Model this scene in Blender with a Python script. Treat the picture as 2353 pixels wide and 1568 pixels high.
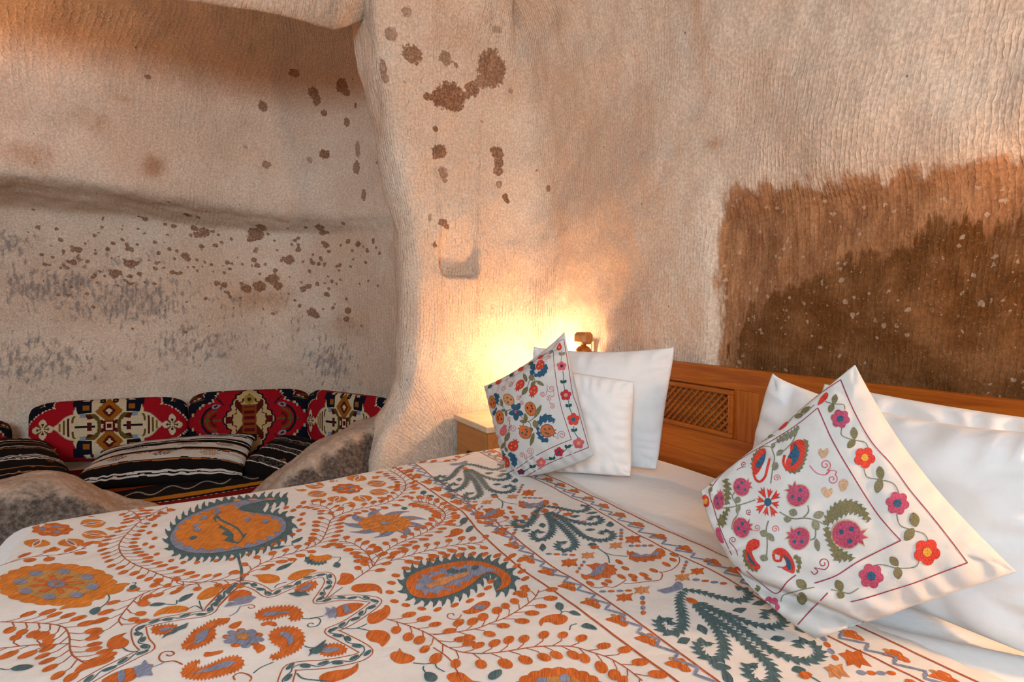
import bpy, bmesh, math, random
import numpy as np
from mathutils import Vector, Matrix
from mathutils.bvhtree import BVHTree
from mathutils.geometry import delaunay_2d_cdt

random.seed(7)
RNG = np.random.default_rng(7)
COL = bpy.context.scene.collection
for o in list(bpy.data.objects):
    bpy.data.objects.remove(o)

# ------------------------------------------------------------------ camera
# world: +X runs from the foot of the bed to the headboard, +Y along the headboard to the far wall
FPX, CX, CY = 1350.0, 1176.5, 784.0
YAW = math.atan2(736.5, FPX)
PITCH = math.atan2(81.0, FPX)
CAMH = 1.194
cam_data = bpy.data.cameras.new('camera')
cam_data.sensor_width = 36.0
cam_data.lens = FPX / 2353.0 * 36.0
cam_data.clip_start = 0.02
cam = bpy.data.objects.new('camera', cam_data)
COL.objects.link(cam)
cam.location = (0, 0, CAMH)
cam.rotation_euler = (math.pi / 2 - PITCH, 0, -YAW)
bpy.context.scene.camera = cam

# ------------------------------------------------------------------ world, daylight, exposure
scn = bpy.context.scene
world = bpy.data.worlds.new('world')
scn.world = world
world.use_nodes = True
world.node_tree.nodes['Background'].inputs[0].default_value = (0.55, 0.68, 0.9, 1)
world.node_tree.nodes['Background'].inputs[1].default_value = 0.6
scn.view_settings.view_transform = 'Standard'
scn.view_settings.look = 'None'
scn.view_settings.gamma = 1.0
scn.view_settings.use_curve_mapping = False
scn.view_settings.exposure = -0.22


def area_light(name, loc, rot, sx, sy, power, color):
    d = bpy.data.lights.new(name, 'AREA')
    d.shape = 'RECTANGLE'
    d.size, d.size_y = sx, sy
    d.energy = power
    d.color = color
    o = bpy.data.objects.new(name, d)
    COL.objects.link(o)
    o.location = loc
    o.rotation_euler = rot
    return o


# daylight entering through the two windows of the wall behind the camera
WIN_A = (-1.45, -1.752, 2.2)
WIN_B = (0.75, -1.752, 2.2)
area_light('window_daylight_left_offscreen', WIN_A, (math.pi / 2, 0, 0), 1.3, 0.9, 166, (0.64, 0.85, 1.0))
area_light('window_daylight_right_offscreen', WIN_B, (math.pi / 2, 0, 0), 1.1, 0.9, 11, (0.70, 0.88, 1.0))
LAMP_COLOR = (1.0, 0.57, 0.28)

# ------------------------------------------------------------------ pixel helpers
_F = Vector((math.sin(YAW) * math.cos(PITCH), math.cos(YAW) * math.cos(PITCH), -math.sin(PITCH)))
_R = Vector((math.cos(YAW), -math.sin(YAW), 0))
_U = Vector((math.sin(YAW) * math.sin(PITCH), math.cos(YAW) * math.sin(PITCH), math.cos(PITCH)))
CAMP = Vector((0, 0, CAMH))


def ray(u, v):
    return _F + _R * ((u - CX) / FPX) - _U * ((v - CY) / FPX)


def on_axis(u, v, axis, val):
    d = ray(u, v)
    return CAMP + d * ((val - CAMP[axis]) / d[axis])


def on_x(u, v, x): return on_axis(u, v, 0, x)
def on_y(u, v, y): return on_axis(u, v, 1, y)
def on_z(u, v, z): return on_axis(u, v, 2, z)
def at_t(u, v, t): return CAMP + ray(u, v) * t


# ------------------------------------------------------------------ numeric helpers
def sstep(a, b, x):
    t = np.clip((np.asarray(x, float) - a) / (b - a), 0, 1)
    return t * t * (3 - 2 * t)


def _hash(ix, iy, iz, seed):
    h = (ix.astype(np.int64) * 374761393 + iy.astype(np.int64) * 668265263 + iz.astype(np.int64) * 2147483647 + seed * 1274126177) & 0xFFFFFFFF
    h = ((h ^ (h >> 13)) * 1274126177) & 0xFFFFFFFF
    h = (h ^ (h >> 16)) & 0xFFFFFFFF
    return h.astype(np.float64) / 4294967295.0 * 2 - 1


def vnoise(p, scale=1.0, seed=0):
    q = np.asarray(p, float) * scale
    i = np.floor(q).astype(np.int64)
    f = q - i
    f = f * f * f * (f * (f * 6 - 15) + 10)
    x, y, z = i[..., 0], i[..., 1], i[..., 2]
    fx, fy, fz = f[..., 0], f[..., 1], f[..., 2]
    r = 0
    for dx in (0, 1):
        for dy in (0, 1):
            for dz in (0, 1):
                w = (fx if dx else 1 - fx) * (fy if dy else 1 - fy) * (fz if dz else 1 - fz)
                r = r + w * _hash(x + dx, y + dy, z + dz, seed)
    return r


def fbm(p, scale, octv=3, seed=0):
    r, a = 0, 1.0
    for k in range(octv):
        r = r + a * vnoise(p, scale * 2 ** k, seed + k)
        a *= 0.5
    return r


def catmull(ctrl, samples):
    """ctrl (n, ...) control values, samples (m,) in 0..n-1"""
    n = ctrl.shape[0]
    i = np.clip(np.floor(samples).astype(int), 0, n - 2)
    t = (samples - i).reshape((-1,) + (1,) * (ctrl.ndim - 1))
    p0 = ctrl[np.clip(i - 1, 0, n - 1)]
    p1 = ctrl[i]
    p2 = ctrl[i + 1]
    p3 = ctrl[np.clip(i + 2, 0, n - 1)]
    # gentle tension keeps the curve from overshooting
    m1 = (p2 - p0) * 0.42
    m2 = (p3 - p1) * 0.42
    return ((2 * t**3 - 3 * t**2 + 1) * p1 + (t**3 - 2 * t**2 + t) * m1 + (-2 * t**3 + 3 * t**2) * p2 + (t**3 - t**2) * m2)


# ------------------------------------------------------------------ mesh helpers
def mesh_np(name, verts, faces, smooth=True):
    """faces: (n,4) or (n,3) int array"""
    me = bpy.data.meshes.new(name)
    verts = np.asarray(verts, np.float32).reshape(-1, 3)
    faces = np.asarray(faces, np.int32)
    k = faces.shape[1]
    me.vertices.add(len(verts))
    me.vertices.foreach_set('co', verts.ravel())
    me.loops.add(faces.size)
    me.loops.foreach_set('vertex_index', faces.ravel())
    me.polygons.add(len(faces))
    me.polygons.foreach_set('loop_start', np.arange(0, faces.size, k, dtype=np.int32))
    me.polygons.foreach_set('loop_total', np.full(len(faces), k, np.int32))
    me.polygons.foreach_set('use_smooth', np.full(len(faces), smooth, bool))
    me.update(calc_edges=True)
    me.validate()
    return me


def grid_faces(nr, nc, flip=False):
    r, c = np.meshgrid(np.arange(nr - 1), np.arange(nc - 1), indexing='ij')
    a = (r * nc + c).ravel()
    f = np.stack([a, a + 1, a + nc + 1, a + nc], 1)
    return f[:, ::-1] if flip else f


def link(name, me, mat=None, parent=None):
    o = bpy.data.objects.new(name, me)
    COL.objects.link(o)
    if mat is not None and me is not None:
        me.materials.append(mat)
    if parent is not None:
        o.parent = parent
    return o


def empty(name, loc=(0, 0, 0), rz=0.0):
    o = bpy.data.objects.new(name, None)
    o.empty_display_size = 0.1
    COL.objects.link(o)
    o.location = loc
    o.rotation_euler = (0, 0, rz)
    return o


def tag(o, label, cat, group=None):
    o['label'] = label
    o['category'] = cat
    if group:
        o['group'] = group
    return o


def struct(o):
    o['kind'] = 'structure'
    return o


def bm_obj(name, bm, mat, parent=None, smooth=False):
    me = bpy.data.meshes.new(name)
    bm.normal_update()
    bm.to_mesh(me)
    bm.free()
    if smooth:
        for p in me.polygons:
            p.use_smooth = True
    return link(name, me, mat, parent)


def bm_box(bm, lo, hi, bevel=0.0, seg=2, mtx=None):
    lo, hi = Vector(lo), Vector(hi)
    r = bmesh.ops.create_cube(bm, size=1.0)
    vs = r['verts']
    for v in vs:
        v.co = Vector(((lo[i] + hi[i]) / 2 + v.co[i] * (hi[i] - lo[i]) for i in range(3)))
    if bevel > 0:
        es = list({e for v in vs for e in v.link_edges})
        rr = bmesh.ops.bevel(bm, geom=es, offset=bevel, segments=seg, affect='EDGES', profile=0.6)
        vs = list({v for f in rr['faces'] for v in f.verts} | {v for v in vs if v.is_valid})
    if mtx is not None:
        for v in vs:
            v.co = mtx @ v.co
    return vs


def box(name, lo, hi, mat, parent=None, bevel=0.0, seg=2):
    bm = bmesh.new()
    bm_box(bm, lo, hi, bevel, seg)
    return bm_obj(name, bm, mat, parent)


def lathe(name, prof, mat, parent=None, n=28, loc=(0, 0, 0)):
    prof = np.array(prof, float)
    a = np.linspace(0, 2 * np.pi, n, endpoint=False)
    V = np.stack([prof[:, 0][:, None] * np.cos(a), prof[:, 0][:, None] * np.sin(a), np.repeat(prof[:, 1][:, None], n, 1)], -1)
    m = len(prof)
    r, c = np.meshgrid(np.arange(m - 1), np.arange(n), indexing='ij')
    f = np.stack([r * n + c, r * n + (c + 1) % n, (r + 1) * n + (c + 1) % n, (r + 1) * n + c], -1).reshape(-1, 4)
    o = link(name, mesh_np(name, V.reshape(-1, 3), f), mat, parent)
    o.location = loc
    return o


# ------------------------------------------------------------------ node helpers
class NT:
    def __init__(self, name):
        self.m = bpy.data.materials.new(name)
        self.m.use_nodes = True
        self.t = self.m.node_tree
        self.b = self.t.nodes['Principled BSDF']
        self.b.inputs['Specular IOR Level'].default_value = 0.25

    def n(self, typ, **kw):
        nd = self.t.nodes.new(typ)
        for k, v in kw.items():
            if k.startswith('i_'):
                nd.inputs[k[2:].replace('_', ' ')].default_value = v
            else:
                setattr(nd, k, v)
        return nd

    def l(self, a, b):
        self.t.links.new(a, b)

    def math(self, op, a, b=None, c=None, clamp=False):
        nd = self.n('ShaderNodeMath', operation=op, use_clamp=clamp)
        for i, x in enumerate((a, b, c)):
            if x is None:
                continue
            if isinstance(x, (int, float)):
                nd.inputs[i].default_value = x
            else:
                self.l(x, nd.inputs[i])
        return nd.outputs[0]

    def mix(self, fac, a, b, blend='MIX'):
        nd = self.n('ShaderNodeMix', data_type='RGBA', blend_type=blend)
        for sock, x in ((nd.inputs[0], fac), (nd.inputs[6], a), (nd.inputs[7], b)):
            if isinstance(x, (int, float)):
                sock.default_value = x
            elif isinstance(x, tuple):
                sock.default_value = (*x, 1) if len(x) == 3 else x
            else:
                self.l(x, sock)
        return nd.outputs[2]

    def ramp(self, x, a, b, c=0.0, d=1.0, smooth=True):
        nd = self.n('ShaderNodeMapRange', interpolation_type='SMOOTHSTEP' if smooth else 'LINEAR')
        self.l(x, nd.inputs[0])
        for i, v in enumerate((a, b, c, d)):
            nd.inputs[i + 1].default_value = v
        return nd.outputs[0]

    def noise(self, scale, detail=3.0, rough=0.55, dist=0.0, vec=None):
        nd = self.n('ShaderNodeTexNoise')
        nd.inputs['Scale'].default_value = scale
        nd.inputs['Detail'].default_value = detail
        nd.inputs['Roughness'].default_value = rough
        nd.inputs['Distortion'].default_value = dist
        if vec is not None:
            self.l(vec, nd.inputs['Vector'])
        return nd.outputs[0]

    def attr(self, name):
        return self.n('ShaderNodeAttribute', attribute_name=name)

    def coord(self, kind='Object'):
        return self.n('ShaderNodeTexCoord').outputs[kind]

    def mapping(self, vec, scale=(1, 1, 1), rot=(0, 0, 0)):
        nd = self.n('ShaderNodeMapping')
        nd.inputs['Scale'].default_value = scale
        nd.inputs['Rotation'].default_value = rot
        self.l(vec, nd.inputs['Vector'])
        return nd.outputs[0]

    def bump(self, height, dist, strength=1.0, prev=None):
        nd = self.n('ShaderNodeBump')
        nd.inputs['Distance'].default_value = dist
        nd.inputs['Strength'].default_value = strength
        self.l(height, nd.inputs['Height'])
        if prev is not None:
            self.l(prev, nd.inputs['Normal'])
        return nd.outputs[0]

    def base(self, col):
        s = self.b.inputs['Base Color']
        if isinstance(col, tuple):
            s.default_value = (*col, 1)
        else:
            self.l(col, s)

    def rough(self, r):
        self.b.inputs['Roughness'].default_value = r


def srgb(h):
    h = h.lstrip('#')
    c = [int(h[i:i + 2], 16) / 255 for i in (0, 2, 4)]
    return tuple(x / 12.92 if x <= 0.04045 else ((x + 0.055) / 1.055) ** 2.4 for x in c)


# ------------------------------------------------------------------ materials
def mat_rock():
    k = NT('carved_tuff')
    co = k.coord()
    big = k.noise(1.3, 2, 0.6, 0, co)
    mid = k.noise(7.0, 4, 0.6, 0, co)
    fine = k.noise(90.0, 2, 0.65, 0, co)
    col = k.mix(k.ramp(big, 0.35, 0.65), (0.59, 0.435, 0.325), (0.67, 0.54, 0.43))
    col = k.mix(k.math('MULTIPLY', k.ramp(mid, 0.45, 0.72), 0.35), col, (0.56, 0.39, 0.29))
    # grooves left by the chisel: pale ridges along a phase stored on the mesh
    gph = k.attr('gph').outputs['Fac']
    wob = k.noise(9.0, 1, 0.5, 0, co)
    wob2 = k.noise(60.0, 0, 0.5, 0, co)
    ph = k.math('ADD', gph, k.math('ADD', k.math('MULTIPLY', wob, 0.9), k.math('MULTIPLY', wob2, 0.5)))
    sn = k.math('ABSOLUTE', k.math('SINE', k.math('MULTIPLY', ph, math.pi)))
    ridge = k.math('POWER', k.math('SUBTRACT', 1.0, sn), 1.6)
    sx = k.n('ShaderNodeSeparateXYZ')
    k.l(co, sx.inputs[0])
    cv = k.n('ShaderNodeCombineXYZ')
    k.l(k.math('MULTIPLY', ph, 1.0), cv.inputs[0])
    k.l(k.math('MULTIPLY', sx.outputs[2], 15.0), cv.inputs[1])
    streak = k.noise(1.0, 2, 0.6, 0, cv.outputs[0])
    cv2 = k.n('ShaderNodeCombineXYZ')
    k.l(k.math('MULTIPLY', ph, 3.1), cv2.inputs[0])
    k.l(k.math('MULTIPLY', sx.outputs[2], 55.0), cv2.inputs[1])
    streak2 = k.noise(1.0, 1, 0.6, 0, cv2.outputs[0])
    patch = k.ramp(streak, 0.36, 0.60)
    gw = k.attr('gw').outputs['Fac']
    ridge_m = k.math('MULTIPLY', k.math('MULTIPLY', ridge, patch), gw)
    col = k.mix(k.math('MULTIPLY', ridge_m, 0.40), col, (0.80, 0.71, 0.62))
    # soft brown mineral blush
    soft = k.attr('soft').outputs['Fac']
    sm = k.math('MULTIPLY', k.ramp(k.math('ADD', soft, k.math('MULTIPLY', k.math('SUBTRACT', mid, 0.5), 0.7)), 0.1, 0.9), 0.85)
    col = k.mix(sm, col, (0.37, 0.185, 0.085))
    # grey weathering
    grey = k.attr('grey').outputs['Fac']
    gn = k.math('ADD', k.math('MULTIPLY', streak, 0.75), k.math('MULTIPLY', mid, 0.25))
    gm = k.math('MULTIPLY', k.ramp(k.math('ADD', grey, k.math('MULTIPLY', k.math('SUBTRACT', gn, 0.5), 3.0)), 0.42, 1.0), 0.8)
    gm = k.math('MULTIPLY', gm, k.math('SUBTRACT', 1.0, k.math('MULTIPLY', ridge_m, 0.7)))
    col = k.mix(gm, col, (0.20, 0.165, 0.155))
    # damp brown area and the darker tide mark over it
    flk = k.n('ShaderNodeTexVoronoi', feature='F1')
    flk.inputs['Scale'].default_value = 46
    flk.inputs['Randomness'].default_value = 1
    wv = k.n('ShaderNodeVectorMath', operation='ADD')
    wn = k.n('ShaderNodeTexNoise')
    wn.inputs['Scale'].default_value = 70
    k.l(co, wn.inputs['Vector'])
    ws = k.n('ShaderNodeVectorMath', operation='SCALE')
    ws.inputs['Scale'].default_value = 0.022
    k.l(wn.outputs['Color'], ws.inputs[0])
    k.l(co, wv.inputs[0])
    k.l(ws.outputs[0], wv.inputs[1])
    k.l(wv.outputs[0], flk.inputs['Vector'])
    fsep = k.n('ShaderNodeSeparateColor')
    k.l(flk.outputs['Color'], fsep.inputs[0])
    frad = k.math('MULTIPLY', k.math('POWER', fsep.outputs[0], 4.0), 0.42)
    fl = k.ramp(k.math('SUBTRACT', frad, flk.outputs['Distance']), 0.0, 0.08)
    fl2 = k.ramp(k.noise(150.0, 2, 0.6, 0, co), 0.62, 0.72)
    flm = k.math('MAXIMUM', k.math('MULTIPLY', fl, 0.55), k.math('MULTIPLY', fl2, 0.35))
    vn = k.noise(20.0, 4, 0.65, 0, k.mapping(co, (1, 1, 0.25)))
    damp = k.attr('damp').outputs['Fac']
    dm = k.ramp(k.math('ADD', damp, k.math('MULTIPLY', k.math('SUBTRACT', vn, 0.5), 0.9)), 0.38, 0.62)
    dcol = k.mix(k.ramp(vn, 0.35, 0.7), (0.21, 0.078, 0.022), (0.40, 0.185, 0.078))
    dcol = k.mix(flm, dcol, (0.55, 0.40, 0.29))
    col = k.mix(k.math('MULTIPLY', dm, 0.93), col, dcol)
    dark = k.attr('dark').outputs['Fac']
    km = k.ramp(k.math('ADD', dark, k.math('MULTIPLY', k.math('SUBTRACT', vn, 0.5), 1.5)), 0.42, 0.60)
    kcol = k.mix(k.ramp(mid, 0.35, 0.75), (0.11, 0.040, 0.008), (0.22, 0.10, 0.038))
    kcol = k.mix(flm, kcol, (0.46, 0.35, 0.26))
    col = k.mix(k.math('MULTIPLY', km, 0.95), col, kcol)
    # grain of the stone
    col = k.mix(1.0, col, k.mix(k.ramp(fine, 0.3, 0.72), (0.86, 0.85, 0.84), (1.20, 1.20, 1.19)), 'MULTIPLY')
    # crisp brown lichen-like spots
    spot = k.attr('spot').outputs['Fac']
    spn = k.noise(48.0, 3, 0.7, 0, co)
    spm = k.ramp(k.math('ADD', spot, k.math('MULTIPLY', k.math('SUBTRACT', spn, 0.5), 1.3)), 0.0, 0.12)
    scol = k.mix(k.ramp(fine, 0.4, 0.75), (0.15, 0.055, 0.022), (0.38, 0.185, 0.085))
    tint = k.attr('spott').outputs['Fac']
    col = k.mix(k.math('MULTIPLY', k.math('MULTIPLY', spm, 0.9), tint), col, scol)
    # sparse dark pits
    pv = k.n('ShaderNodeTexVoronoi', feature='F1')
    pv.inputs['Scale'].default_value = 19
    k.l(co, pv.inputs['Vector'])
    psep = k.n('ShaderNodeSeparateColor')
    k.l(pv.outputs['Color'], psep.inputs[0])
    pit = k.ramp(k.math('SUBTRACT', k.math('MULTIPLY', k.math('POWER', psep.outputs[1], 9.0), 0.11), pv.outputs['Distance']), 0.0, 0.02)
    col = k.mix(k.math('MULTIPLY', pit, 0.7), col, (0.12, 0.09, 0.075))
    k.base(col)
    k.rough(0.92)
    k.b.inputs['Specular IOR Level'].default_value = 0.12
    h = k.math('ADD', k.math('MULTIPLY', ridge_m, 0.75), k.math('MULTIPLY', k.math('ADD', mid, k.math('MULTIPLY', fine, 0.45)), 0.6))
    h = k.math('SUBTRACT', h, k.math('MULTIPLY', k.math('ADD', k.math('MULTIPLY', streak, 1.1), k.math('MULTIPLY', streak2, 0.55)), gw))
    h = k.math('SUBTRACT', h, k.math('MULTIPLY', pit, 1.0))
    k.l(k.bump(h, 0.0055, 1.0), k.b.inputs['Normal'])
    return k.m


def mat_parapet():
    k = NT('worn_tuff')
    co = k.coord()
    n1 = k.noise(9.0, 6, 0.68, 0.6, co)
    n2 = k.noise(55.0, 5, 0.7, 0, co)
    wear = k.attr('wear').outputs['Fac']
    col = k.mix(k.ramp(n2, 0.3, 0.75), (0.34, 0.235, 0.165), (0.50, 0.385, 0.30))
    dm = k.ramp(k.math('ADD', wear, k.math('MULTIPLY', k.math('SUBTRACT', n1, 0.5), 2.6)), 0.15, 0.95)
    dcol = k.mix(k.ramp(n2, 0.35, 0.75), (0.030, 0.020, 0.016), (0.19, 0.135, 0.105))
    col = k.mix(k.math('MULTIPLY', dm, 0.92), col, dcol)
    k.base(col)
    k.rough(0.8)
    k.l(k.bump(k.math('ADD', n1, k.math('MULTIPLY', n2, 0.35)), 0.012, 0.8), k.b.inputs['Normal'])
    return k.m


def mat_plain(name, col, rough=0.7, spec=0.25):
    k = NT(name)
    k.base(col)
    k.rough(rough)
    k.b.inputs['Specular IOR Level'].default_value = spec
    return k.m


def mat_cloth(name, col, weave=900.0, bump=0.0006, var=0.06, soft=0.004):
    k = NT(name)
    co = k.coord()
    n = k.noise(35.0, 3, 0.6, 0, co)
    dark = tuple(c * (1 - 3 * var) for c in col)
    k.base(k.mix(k.ramp(n, 0.3, 0.8), dark, col))
    k.rough(0.85)
    k.b.inputs['Sheen Weight'].default_value = 0.04
    w1 = k.n('ShaderNodeTexWave', wave_type='BANDS', bands_direction='X')
    w1.inputs['Scale'].default_value = weave / 6.28
    k.l(co, w1.inputs['Vector'])
    crum = k.noise(11.0, 4, 0.55, 0.8, co)
    b1 = k.bump(crum, soft, 0.8)
    k.l(k.bump(k.math('ADD', k.noise(weave * 0.6, 1, 0.5, 0, co), 0.0), bump, 0.5, b1), k.b.inputs['Normal'])
    return k.m


def mat_attr_cloth(name, rough=0.9, weave=420.0, bump=0.0015):
    """woven wool whose colours come from the pattern stored on the mesh"""
    k = NT(name)
    co = k.coord()
    a = k.attr('pattern').outputs['Color']
    n = k.noise(160.0, 3, 0.7, 0, co)
    k.base(k.mix(k.ramp(n, 0.3, 0.75, 0.0, 0.55), a, (0.0, 0.0, 0.0), 'MIX') if False else k.mix(1.0, a, k.mix(k.ramp(n, 0.25, 0.8), (0.72, 0.72, 0.72), (1.12, 1.12, 1.12)), 'MULTIPLY'))
    k.rough(rough)
    k.b.inputs['Specular IOR Level'].default_value = 0.08
    k.l(k.bump(k.noise(weave, 2, 0.6, 0, co), bump, 0.7), k.b.inputs['Normal'])
    return k.m


def mat_thread(name, col, var=0.16, ang=0.6, scale=420.0):
    """satin stitch embroidery"""
    k = NT(name)
    co = k.mapping(k.coord(), (1, 1, 1), (0, 0, ang))
    st = k.noise(1.0, 2, 0.6, 0, k.mapping(co, (scale, 40, scale)))
    n = k.noise(30.0, 2, 0.5, 0, co)
    lo = tuple(c * (1 - 2.2 * var) for c in col)
    hi = tuple(min(1, c * (1 + var) + 0.02) for c in col)
    f = k.math('ADD', k.math('MULTIPLY', st, 0.75), k.math('MULTIPLY', n, 0.25))
    k.base(k.mix(k.ramp(f, 0.3, 0.7), lo, hi))
    k.rough(0.6)
    k.b.inputs['Specular IOR Level'].default_value = 0.18
    k.l(k.bump(st, 0.0012, 0.7), k.b.inputs['Normal'])
    return k.m


def mat_wood(name, c1, c2, axis='Y', rough=0.42, gscale=9.0):
    k = NT(name)
    sc = {'X': (0.5, 9, 9), 'Y': (9, 0.5, 9), 'Z': (9, 9, 0.5)}[axis]
    co = k.mapping(k.coord(), sc)
    g = k.noise(gscale * 0.35, 5, 0.6, 1.4, co)
    g2 = k.noise(gscale * 2.6, 3, 0.6, 0.3, co)
    f = k.math('ADD', k.math('MULTIPLY', g, 0.7), k.math('MULTIPLY', g2, 0.3))
    col = k.mix(k.ramp(f, 0.34, 0.66), c1, c2)
    kn = k.n('ShaderNodeTexVoronoi', feature='F1')
    kn.inputs['Scale'].default_value = 3.1
    k.l(k.mapping(k.coord(), (1.0, 1.25, 1.0)), kn.inputs['Vector'])
    knot = k.ramp(kn.outputs['Distance'], 0.03, 0.055, 1.0, 0.0)
    col = k.mix(k.math('MULTIPLY', knot, 0.75), col, tuple(c * 0.3 for c in c1))
    k.base(col)
    k.rough(rough)
    k.b.inputs['Specular IOR Level'].default_value = 0.4
    k.l(k.bump(f, 0.0008, 0.5), k.b.inputs['Normal'])
    return k.m


M = {}
M['rock'] = mat_rock()
M['parapet'] = mat_parapet()
M['sheet'] = mat_cloth('white_cotton', (0.75, 0.75, 0.75), 1200, 0.0003, 0.01, 0.004)
M['linen'] = mat_cloth('cream_cotton', (0.76, 0.71, 0.66), 1000, 0.0005, 0.02, 0.004)
M['linen2'] = mat_cloth('ivory_linen', (0.585, 0.56, 0.53), 1000, 0.0005, 0.02, 0.003)
M['wool'] = mat_attr_cloth('woven_wool')
M['pine_y'] = mat_wood('honey_pine', (0.27, 0.052, 0.002), (0.44, 0.115, 0.006), 'Y')
M['pine_z'] = mat_wood('honey_pine_upright', (0.27, 0.052, 0.002), (0.44, 0.115, 0.006), 'Z')
M['pine_trim'] = mat_wood('honey_pine_trim', (0.24, 0.048, 0.002), (0.39, 0.10, 0.005), 'Y')
M['stand'] = mat_wood('pale_pine', (0.36, 0.135, 0.028), (0.50, 0.215, 0.055), 'Y')
M['stone_top'] = None
k = NT('travertine')
co = k.coord()
k.base(k.mix(k.ramp(k.noise(30, 5, 0.6, 0.5, k.mapping(co, (1, 0.4, 3))), 0.3, 0.75), (0.55, 0.42, 0.28), (0.68, 0.56, 0.41)))
k.rough(0.38)
M['stone_top'] = k.m
M['black_metal'] = mat_plain('black_iron', (0.015, 0.013, 0.012), 0.4)
M['cream_plastic'] = mat_plain('cream_plastic', (0.75, 0.68, 0.55), 0.35)
M['brass'] = mat_plain('brass_frame', (0.55, 0.33, 0.12), 0.35)
M['floor'] = mat_plain('stone_floor', (0.32, 0.25, 0.20), 0.7)
M['plaster'] = mat_plain('plain_tuff', (0.58, 0.47, 0.39), 0.9, 0.1)
k = NT('lamp_glow')
k.b.inputs['Emission Color'].default_value = (*LAMP_COLOR, 1)
k.b.inputs['Emission Strength'].default_value = 200
k.base((0.9, 0.8, 0.7))
M['glow'] = k.m
k = NT('lamp_glow_strong')
k.b.inputs['Emission Color'].default_value = (*LAMP_COLOR, 1)
k.b.inputs['Emission Strength'].default_value = 560
k.base((0.9, 0.8, 0.7))
M['glow_strong'] = k.m
k = NT('lamp_glow_up')
k.b.inputs['Emission Color'].default_value = (*LAMP_COLOR, 1)
k.b.inputs['Emission Strength'].default_value = 700
M['glow_up'] = k.m
k = NT('window_glass')
k.b.inputs['Transmission Weight'].default_value = 1.0
k.rough(0.02)
M['glass'] = k.m

# ================================================================== THE CAVE
FAR = 2.98          # plane of the far wall beside the bed
# room columns are given as (x, y); the rows below lift them to the vault
ZR = np.array([-0.12, 0.15, 0.42, 0.7, 0.95, 1.2, 1.4, 1.52, 1.62, 1.74, 1.9, 2.1, 2.3, 2.5, 2.66, 2.8, 2.92, 3.0])
NRW = len(ZR)
LEAN = np.interp(ZR, [1.5, 2.0, 2.4, 2.66, 2.8, 2.92, 3.0], [0, 0.02, 0.10, 0.22, 0.36, 0.62, 1.2])
# the free edge of the pillar between bed corner and alcove, read off the photograph
JU = [(826, 45), (848, 130), (872, 240), (900, 360), (926, 480), (938, 600), (940, 760), (932, 870), (917, 930), (895, 975), (866, 1030), (845, 1080)]
JP = [on_y(u, v, FAR) for u, v in JU]
JZ = np.array([p.z for p in JP][::-1])
JX = np.array([p.x for p in JP][::-1])


def jamb_x(z):
    return np.interp(z, JZ, JX)


cols = []        # each: function giving (NRW,3)


def room_col(x, y, nx, ny, lean=1.0, off=None):
    P = np.zeros((NRW, 3))
    d = LEAN * lean
    if off is not None:
        d = d + off
    P[:, 0] = x + nx * d
    P[:, 1] = y + ny * d
    P[:, 2] = ZR
    return P


# recess behind the headboard: the wall stands back below z = 1.6
def rec(depth):
    return -depth * (1 - sstep(1.46, 1.68, ZR)) + 0.05 * sstep(1.6, 2.2, ZR)


C = []
C.append(room_col(1.78, -1.7, -1, 0, 1.2, rec(0.06)))
C.append(room_col(1.80, -0.6, -1, 0, 1.2, rec(0.07)))
C.append(room_col(1.80, 0.2, -1, 0, 1.2, rec(0.08)))
C.append(room_col(1.80, 0.9, -1, 0, 1.2, rec(0.07)))
C.append(room_col(1.80, 1.45, -1, 0, 1.1, rec(0.055)))
C.append(room_col(1.80, 1.60, -1, 0, 1.0, rec(0.035)))
C.append(room_col(1.785, 1.72, -1, 0, 1.0))
C.append(room_col(1.79, 2.05, -1, 0, 1.0))
C.append(room_col(1.80, 2.5, -1, 0, 1.0))
C.append(room_col(1.79, 2.80, -1, -0.3, 1.0))
C.append(room_col(1.72, 2.94, -0.8, -0.7, 1.0))
C.append(room_col(1.55, FAR, -0.3, -1, 1.0))
C.append(room_col(1.30, FAR + 0.01, 0, -1, 1.0))
jx = jamb_x(ZR)
c = room_col(0, FAR, 0, -1, 1.0)
c[:, 0] = 0.5 * (jx + 1.27)
C.append(c)
c = room_col(0, FAR, 0, -1, 1.0)
c[:, 0] = jx + 0.05
C.append(c)
c = room_col(0, FAR + 0.05, 0, -1, 1.0)
c[:, 0] = jx
C.append(c)
J_EDGE = len(C) - 1
# alcove: wall, then vault curving forward to the lip of the opening, then the wall above the lip
ZA = np.array([-0.12, 0.15, 0.42, 0.7, 0.95, 1.2, 1.45, 1.68, 1.85, 1.92, 1.99, 2.25, 2.52, 2.78])


def alc_col(x, y, ledge, vx, vy, lipx, lipz=2.52):
    """lower wall at (x, y); ledge = how far the upper wall stands forward; v = vault point; lip above the opening"""
    P = np.zeros((NRW, 3))
    d = np.array([vx - x, vy - y])
    d = d / max(1e-6, np.linalg.norm(d))
    st = ledge * sstep(1.86, 1.98, ZA) + 0.5 * ledge * sstep(2.1, 2.8, ZA) - 0.10 * ledge * sstep(1.0, 1.7, ZA) * (1 - sstep(1.84, 1.95, ZA))
    n = len(ZA)
    zz = ZA - (0.05 + 0.085 * sstep(-0.7, 0.9, x)) * np.exp(-((ZA - 1.9) / 0.25) ** 2)
    P[:n, 0] = x + d[0] * st
    P[:n, 1] = y + d[1] * st
    P[:n, 2] = zz
    top = P[n - 1].copy()
    P[n] = (top[0] * 0.55 + lipx * 0.45, top[1] * 0.55 + 3.25 * 0.45, 2.96)
    P[n + 1] = (lipx, 3.16, 2.90)
    P[n + 2] = (lipx, FAR - 0.02, lipz)
    P[n + 3] = (lipx, FAR - 0.30, lipz + 0.33)
    return P


c = np.zeros((NRW, 3))
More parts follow.
